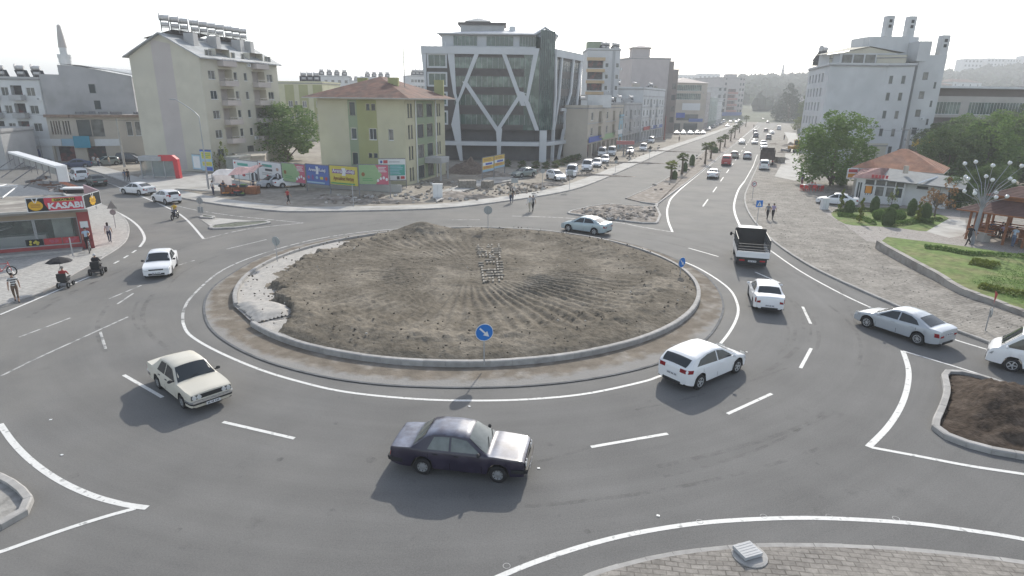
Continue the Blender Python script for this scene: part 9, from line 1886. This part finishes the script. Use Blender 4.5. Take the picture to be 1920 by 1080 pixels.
# white cage pickup
def pickup(loc, rz, label):
 t = empty('pickup_truck', loc, label, 'pickup truck', None, rz); W = .90
 for x, s_ in ((1.55,1),(-1.35,1)):
  for s in (-1,1): wheel(t, x, W-.02,.35,.22, 'steel', s)
 MB().b2(-2.45,2.4,-.42,.42,.42,.62).build('chassis', UNDER, t)
 m = MB(); pr = [(2.62,.40),(2.66,.75),(2.56,1.02),(2.0,2.02),(1.78,2.10),(.86,2.10),(.76,.45)]; yy = [(W*.98, W*.98),(W, W),(W*.99, W*.99),(W*.86, W*.86),(W*.84, W*.84),(W*.84, W*.84),(W, W)]
 vs = [(x,-y[0], z) for (x, z), y in zip(pr, yy)]+[(x, y[0], z) for (x, z), y in zip(pr, yy)]; n = len(pr); m.add(vs,[tuple(range(n)), tuple(reversed(range(n,2*n)))]+[(i, n+i, n+(i+1) % n,(i+1) % n) for i in range(n)]); m.build('cab', P_WHITE, t, smooth=25)
 m = MB(); m.add([(2.52,-.74,1.12),(2.52,.74,1.12),(2.06,.70,1.96),(2.06,-.70,1.96)],[(0,1,2,3)]); m.v = [(x+.03, y, z+.01) for x, y, z in m.v]; m.build('windscreen', GLASS, t)
 for s in (-1,1): m = MB(); m.add([(1.02, s*.925,1.15),(2.25, s*.925,1.15),(1.88, s*.83,1.95),(1.02, s*.80,1.95)],[(0,1,2,3) if s < 0 else (3,2,1,0)]); m.build('side_window', GLASS, t); m = MB(); m.ell((2.15, s*1.12,1.35),(.05,.09,.15),8); m.tube([(2.2, s*.9,1.3),(2.15, s*1.08,1.4)],.02,4); m.build('mirror', TRIM, t)
 m = MB(); m.b2(-2.55,.62,-.98,.98,.72,.80); m.build('bed_floor', mat('bed_dark',(.04,.042,.045), rough=.7, var=.2, world=False), t)
 for r_ in ((-2.55,.62,-1.0,-.96,.80,1.20),(-2.55,.62,.96,1.0,.80,1.20),(-2.59,-2.55,-1.0,1.0,.80,1.20),(.60,.64,-.96,.96,.8,2.1)): MB().b2(*r_).build('drop_side', P_WHITE if r_[4] < 1 and r_[5] < 1.5 else TRIM, t)
 m = MB(); TB = .022
 for s in (-1,1):
  for z in (1.32,1.52,1.72,1.95): m.tube([(-2.52, s*.97, z),(.58, s*.97, z)], TB if z < 1.9 else .032,5)
  for k in range(8): x = -2.5+k*.43; m.tube([(x, s*.97,1.15),(x, s*.97,1.95)],.03,5)
 for z in (1.32,1.5,1.68): m.tube([(-2.55,-.97, z),(-2.55,.97, z)],.025,5)
 m.tube([(.58,-.97,2.12),(.58,.97,2.12)],.035,5); m.tube([(.58,-.97,1.2),(.58,-.97,2.12)],.035,5); m.tube([(.58,.97,1.2),(.58,.97,2.12)],.035,5); m.build('cage', mat('cage_dark',(.045,.05,.055), rough=.5, var=.1, world=False), t)
 m = MB(); m.b2(-2.52,-2.46,-.88,.88,.34,.72); m.tube([(-2.56,-.85,.32),(-2.56,.85,.32)],.03,6); m.build('rear_panel', TRIM, t)
 for s in (-1,1): MB().b2(-2.55,-2.52, s*.62-.16, s*.62+.16,.54,.63).build('tail_light', RED_L, t); MB().b2(2.58,2.68, s*.62-.16, s*.62+.16,.62,.80).build('headlight', CLEAR_L, t); MB().b2(-1.9,-.8, s*.88-.02, s*.88+.02,.55,.72).build('mudguard', TRIM, t)
 m = MB(); m.box((-2.56,0,.55),(.012,.5,.115)); [m.box((-2.57,-.2+.055*k+(.03 if k > 1 else 0)+(.03 if k > 3 else 0),.55),(.004,.03,.065),1) for k in range(7)]; m.build('number_plate',[PLATE, INK], t)
 return t
a, b = G(1406,499), G(1395,465); d = b-a; rz = math.atan2(d.y, d.x); t = pickup((a.x+d.x*.0, a.y,0), rz, 'white pickup with a dark tubular cage on its bed, right of the roundabout'); t.location = tuple(Vector((a.x, a.y,0))+Vector((math.cos(rz), math.sin(rz),0))*1.9); t.scale = (1.12,1.12,1.1)
# construction vehicles on the right of the avenue
def digger(loc, rz, label):
 t = empty('backhoe', loc, label, 'digger', None, rz); Y = flat('digger_orange',(.50,.26,.05))
 for x, r in ((1.3,.5),(-1.1,.75)):
  for s in (-1,1): wheel(t, x,1.1, r,.4, 'steel', s)
 MB().b2(-1.7,2.2,-.6,.6,.9,1.6).build('body', Y, t); m = MB(); m.b2(-1.3,.3,-.7,.7,1.6,1.75); m.b2(-1.35,.35,-.75,.75,2.9,3.0); [m.b2(x, x+.08, y, y+.08,1.75,2.9) for x in (-1.3,.2) for y in (-.7,.62)]; m.build('cab', Y, t); MB().b2(-1.2,.15,-.62,.62,1.8,2.85).build('window', GLASS, t)
 m = MB(); m.tube([(-1.6,0,1.3),(-2.6,0,3.3),(-4.0,0,2.0)],.15,6); m.ell((-4.1,0,1.5),(.4,.4,.5),8); m.build('boom', Y, t); m = MB(); m.tube([(2.0,.5,1.2),(3.2,.5,.5)],.1,5); m.tube([(2.0,-.5,1.2),(3.2,-.5,.5)],.1,5); m.b2(3.1,3.7,-1.1,1.1,.15,.9); m.build('front_bucket', STEEL, t)
g = G(1492,286); digger((g.x, g.y,0), R(200), 'orange backhoe digger left of the big round tree')
def lorry(loc, rz, label, cabm, boxm, box=True):
 t = empty('lorry', loc, label, 'lorry', None, rz)
 for x in (2.2,-2.0):
  for s in (-1,1): wheel(t, x,1.1,.48,.3, 'steel', s)
 MB().b2(-3.4,3.2,-.5,.5,.7,.95).build('chassis', UNDER, t); m = MB(); m.b2(1.6,3.3,-1.1,1.1,.7,2.5); m.b2(1.75,3.1,-1.0,1.0,2.5,2.62); m.build('cab', cabm, t); MB().b2(3.3,3.32,-1.0,1.0,1.6,2.35).build('windscreen', GLASS, t); MB().b2(-3.5,1.4,-1.2,1.2,1.0,2.7 if box else 1.7).build('load_body', boxm, t); return t
g = G(1509,256); lorry((g.x, g.y,0), R(100), 'green and white lorry parked beyond the big round tree', P_GREENGREY, SG_LG); g = G(1500,268); car_at(PANEL,(1503,274),(1496,290), 'blue van parked at the left side of the big round tree', paint('van_blue',(.12,.25,.45)), lod=1); g = G(1520,241); lorry((g.x, g.y,0), R(260), 'red lorry with a white cab near the cream balconied block', P_WHITE, P_RED)
# torn-up lane: rubble piles
for i,(x, y, r_, h_) in enumerate(((1461,300,1.6,.7),(1470,300,1.3,.6),(1480,275,2.4,1.2),(1468,287,2.2,.6),(1450,271,2.5,.5))): heap_at((x, y), r_, h_, '%s rubble pile on the torn up lane right of the avenue' % ('nearest', 'second', 'tallest', 'middle', 'farthest')[i], rub,16, sd=40+i)
g = G(1461,306); MB().box((g.x, g.y,.6),(1.3,1.3,1.2)) and tag(MB().box((g.x, g.y,.65),(1.5,1.5,1.2),0,.1).build('block_stack', MATS['loose_paver']), 'square stack of blocks right of the tall dark truck', 'block stack')
struct('torn_lane', MB().poly([(p.x, p.y,.118) for p in GP([(1452,332),(1470,300),(1478,262),(1470,248),(1492,250),(1500,270),(1497,300),(1520,335),(1490,340)])]), pale)
# raised red sign on a pole among the parked cars
b = V2(G(1171,291)); t = site('pole_sign', tuple(b), 'wide faded red sign on a post among the cars parked by the avenue', 'sign'); z1, z0 = ZT(b,264), ZT(b,271); m = MB(); m.b2(b.x-2.0, b.x+2.0, b.y-.1, b.y+.1, z0, z1); m.build('panel', flat('faded_red',(.38,.14,.14)), t); [MB().box((b.x+k, b.y, z0/2),(.25,.25, z0)).build('post', STEEL, t) for k in (-.25,.35)]
# litter on the road
m = MB(); random.seed(2)
for x, y in ((1234,967),(116,853),(1010,878),(95,787),(880,762),(1400,660)): g = G(x, y,.004); m.box((g.x, g.y,.012),(.09,.07,.008),0, random.random()*3)
tag(m.build('litter', FR_W), 'small white scraps of litter on the near asphalt', 'litter', kind='stuff')
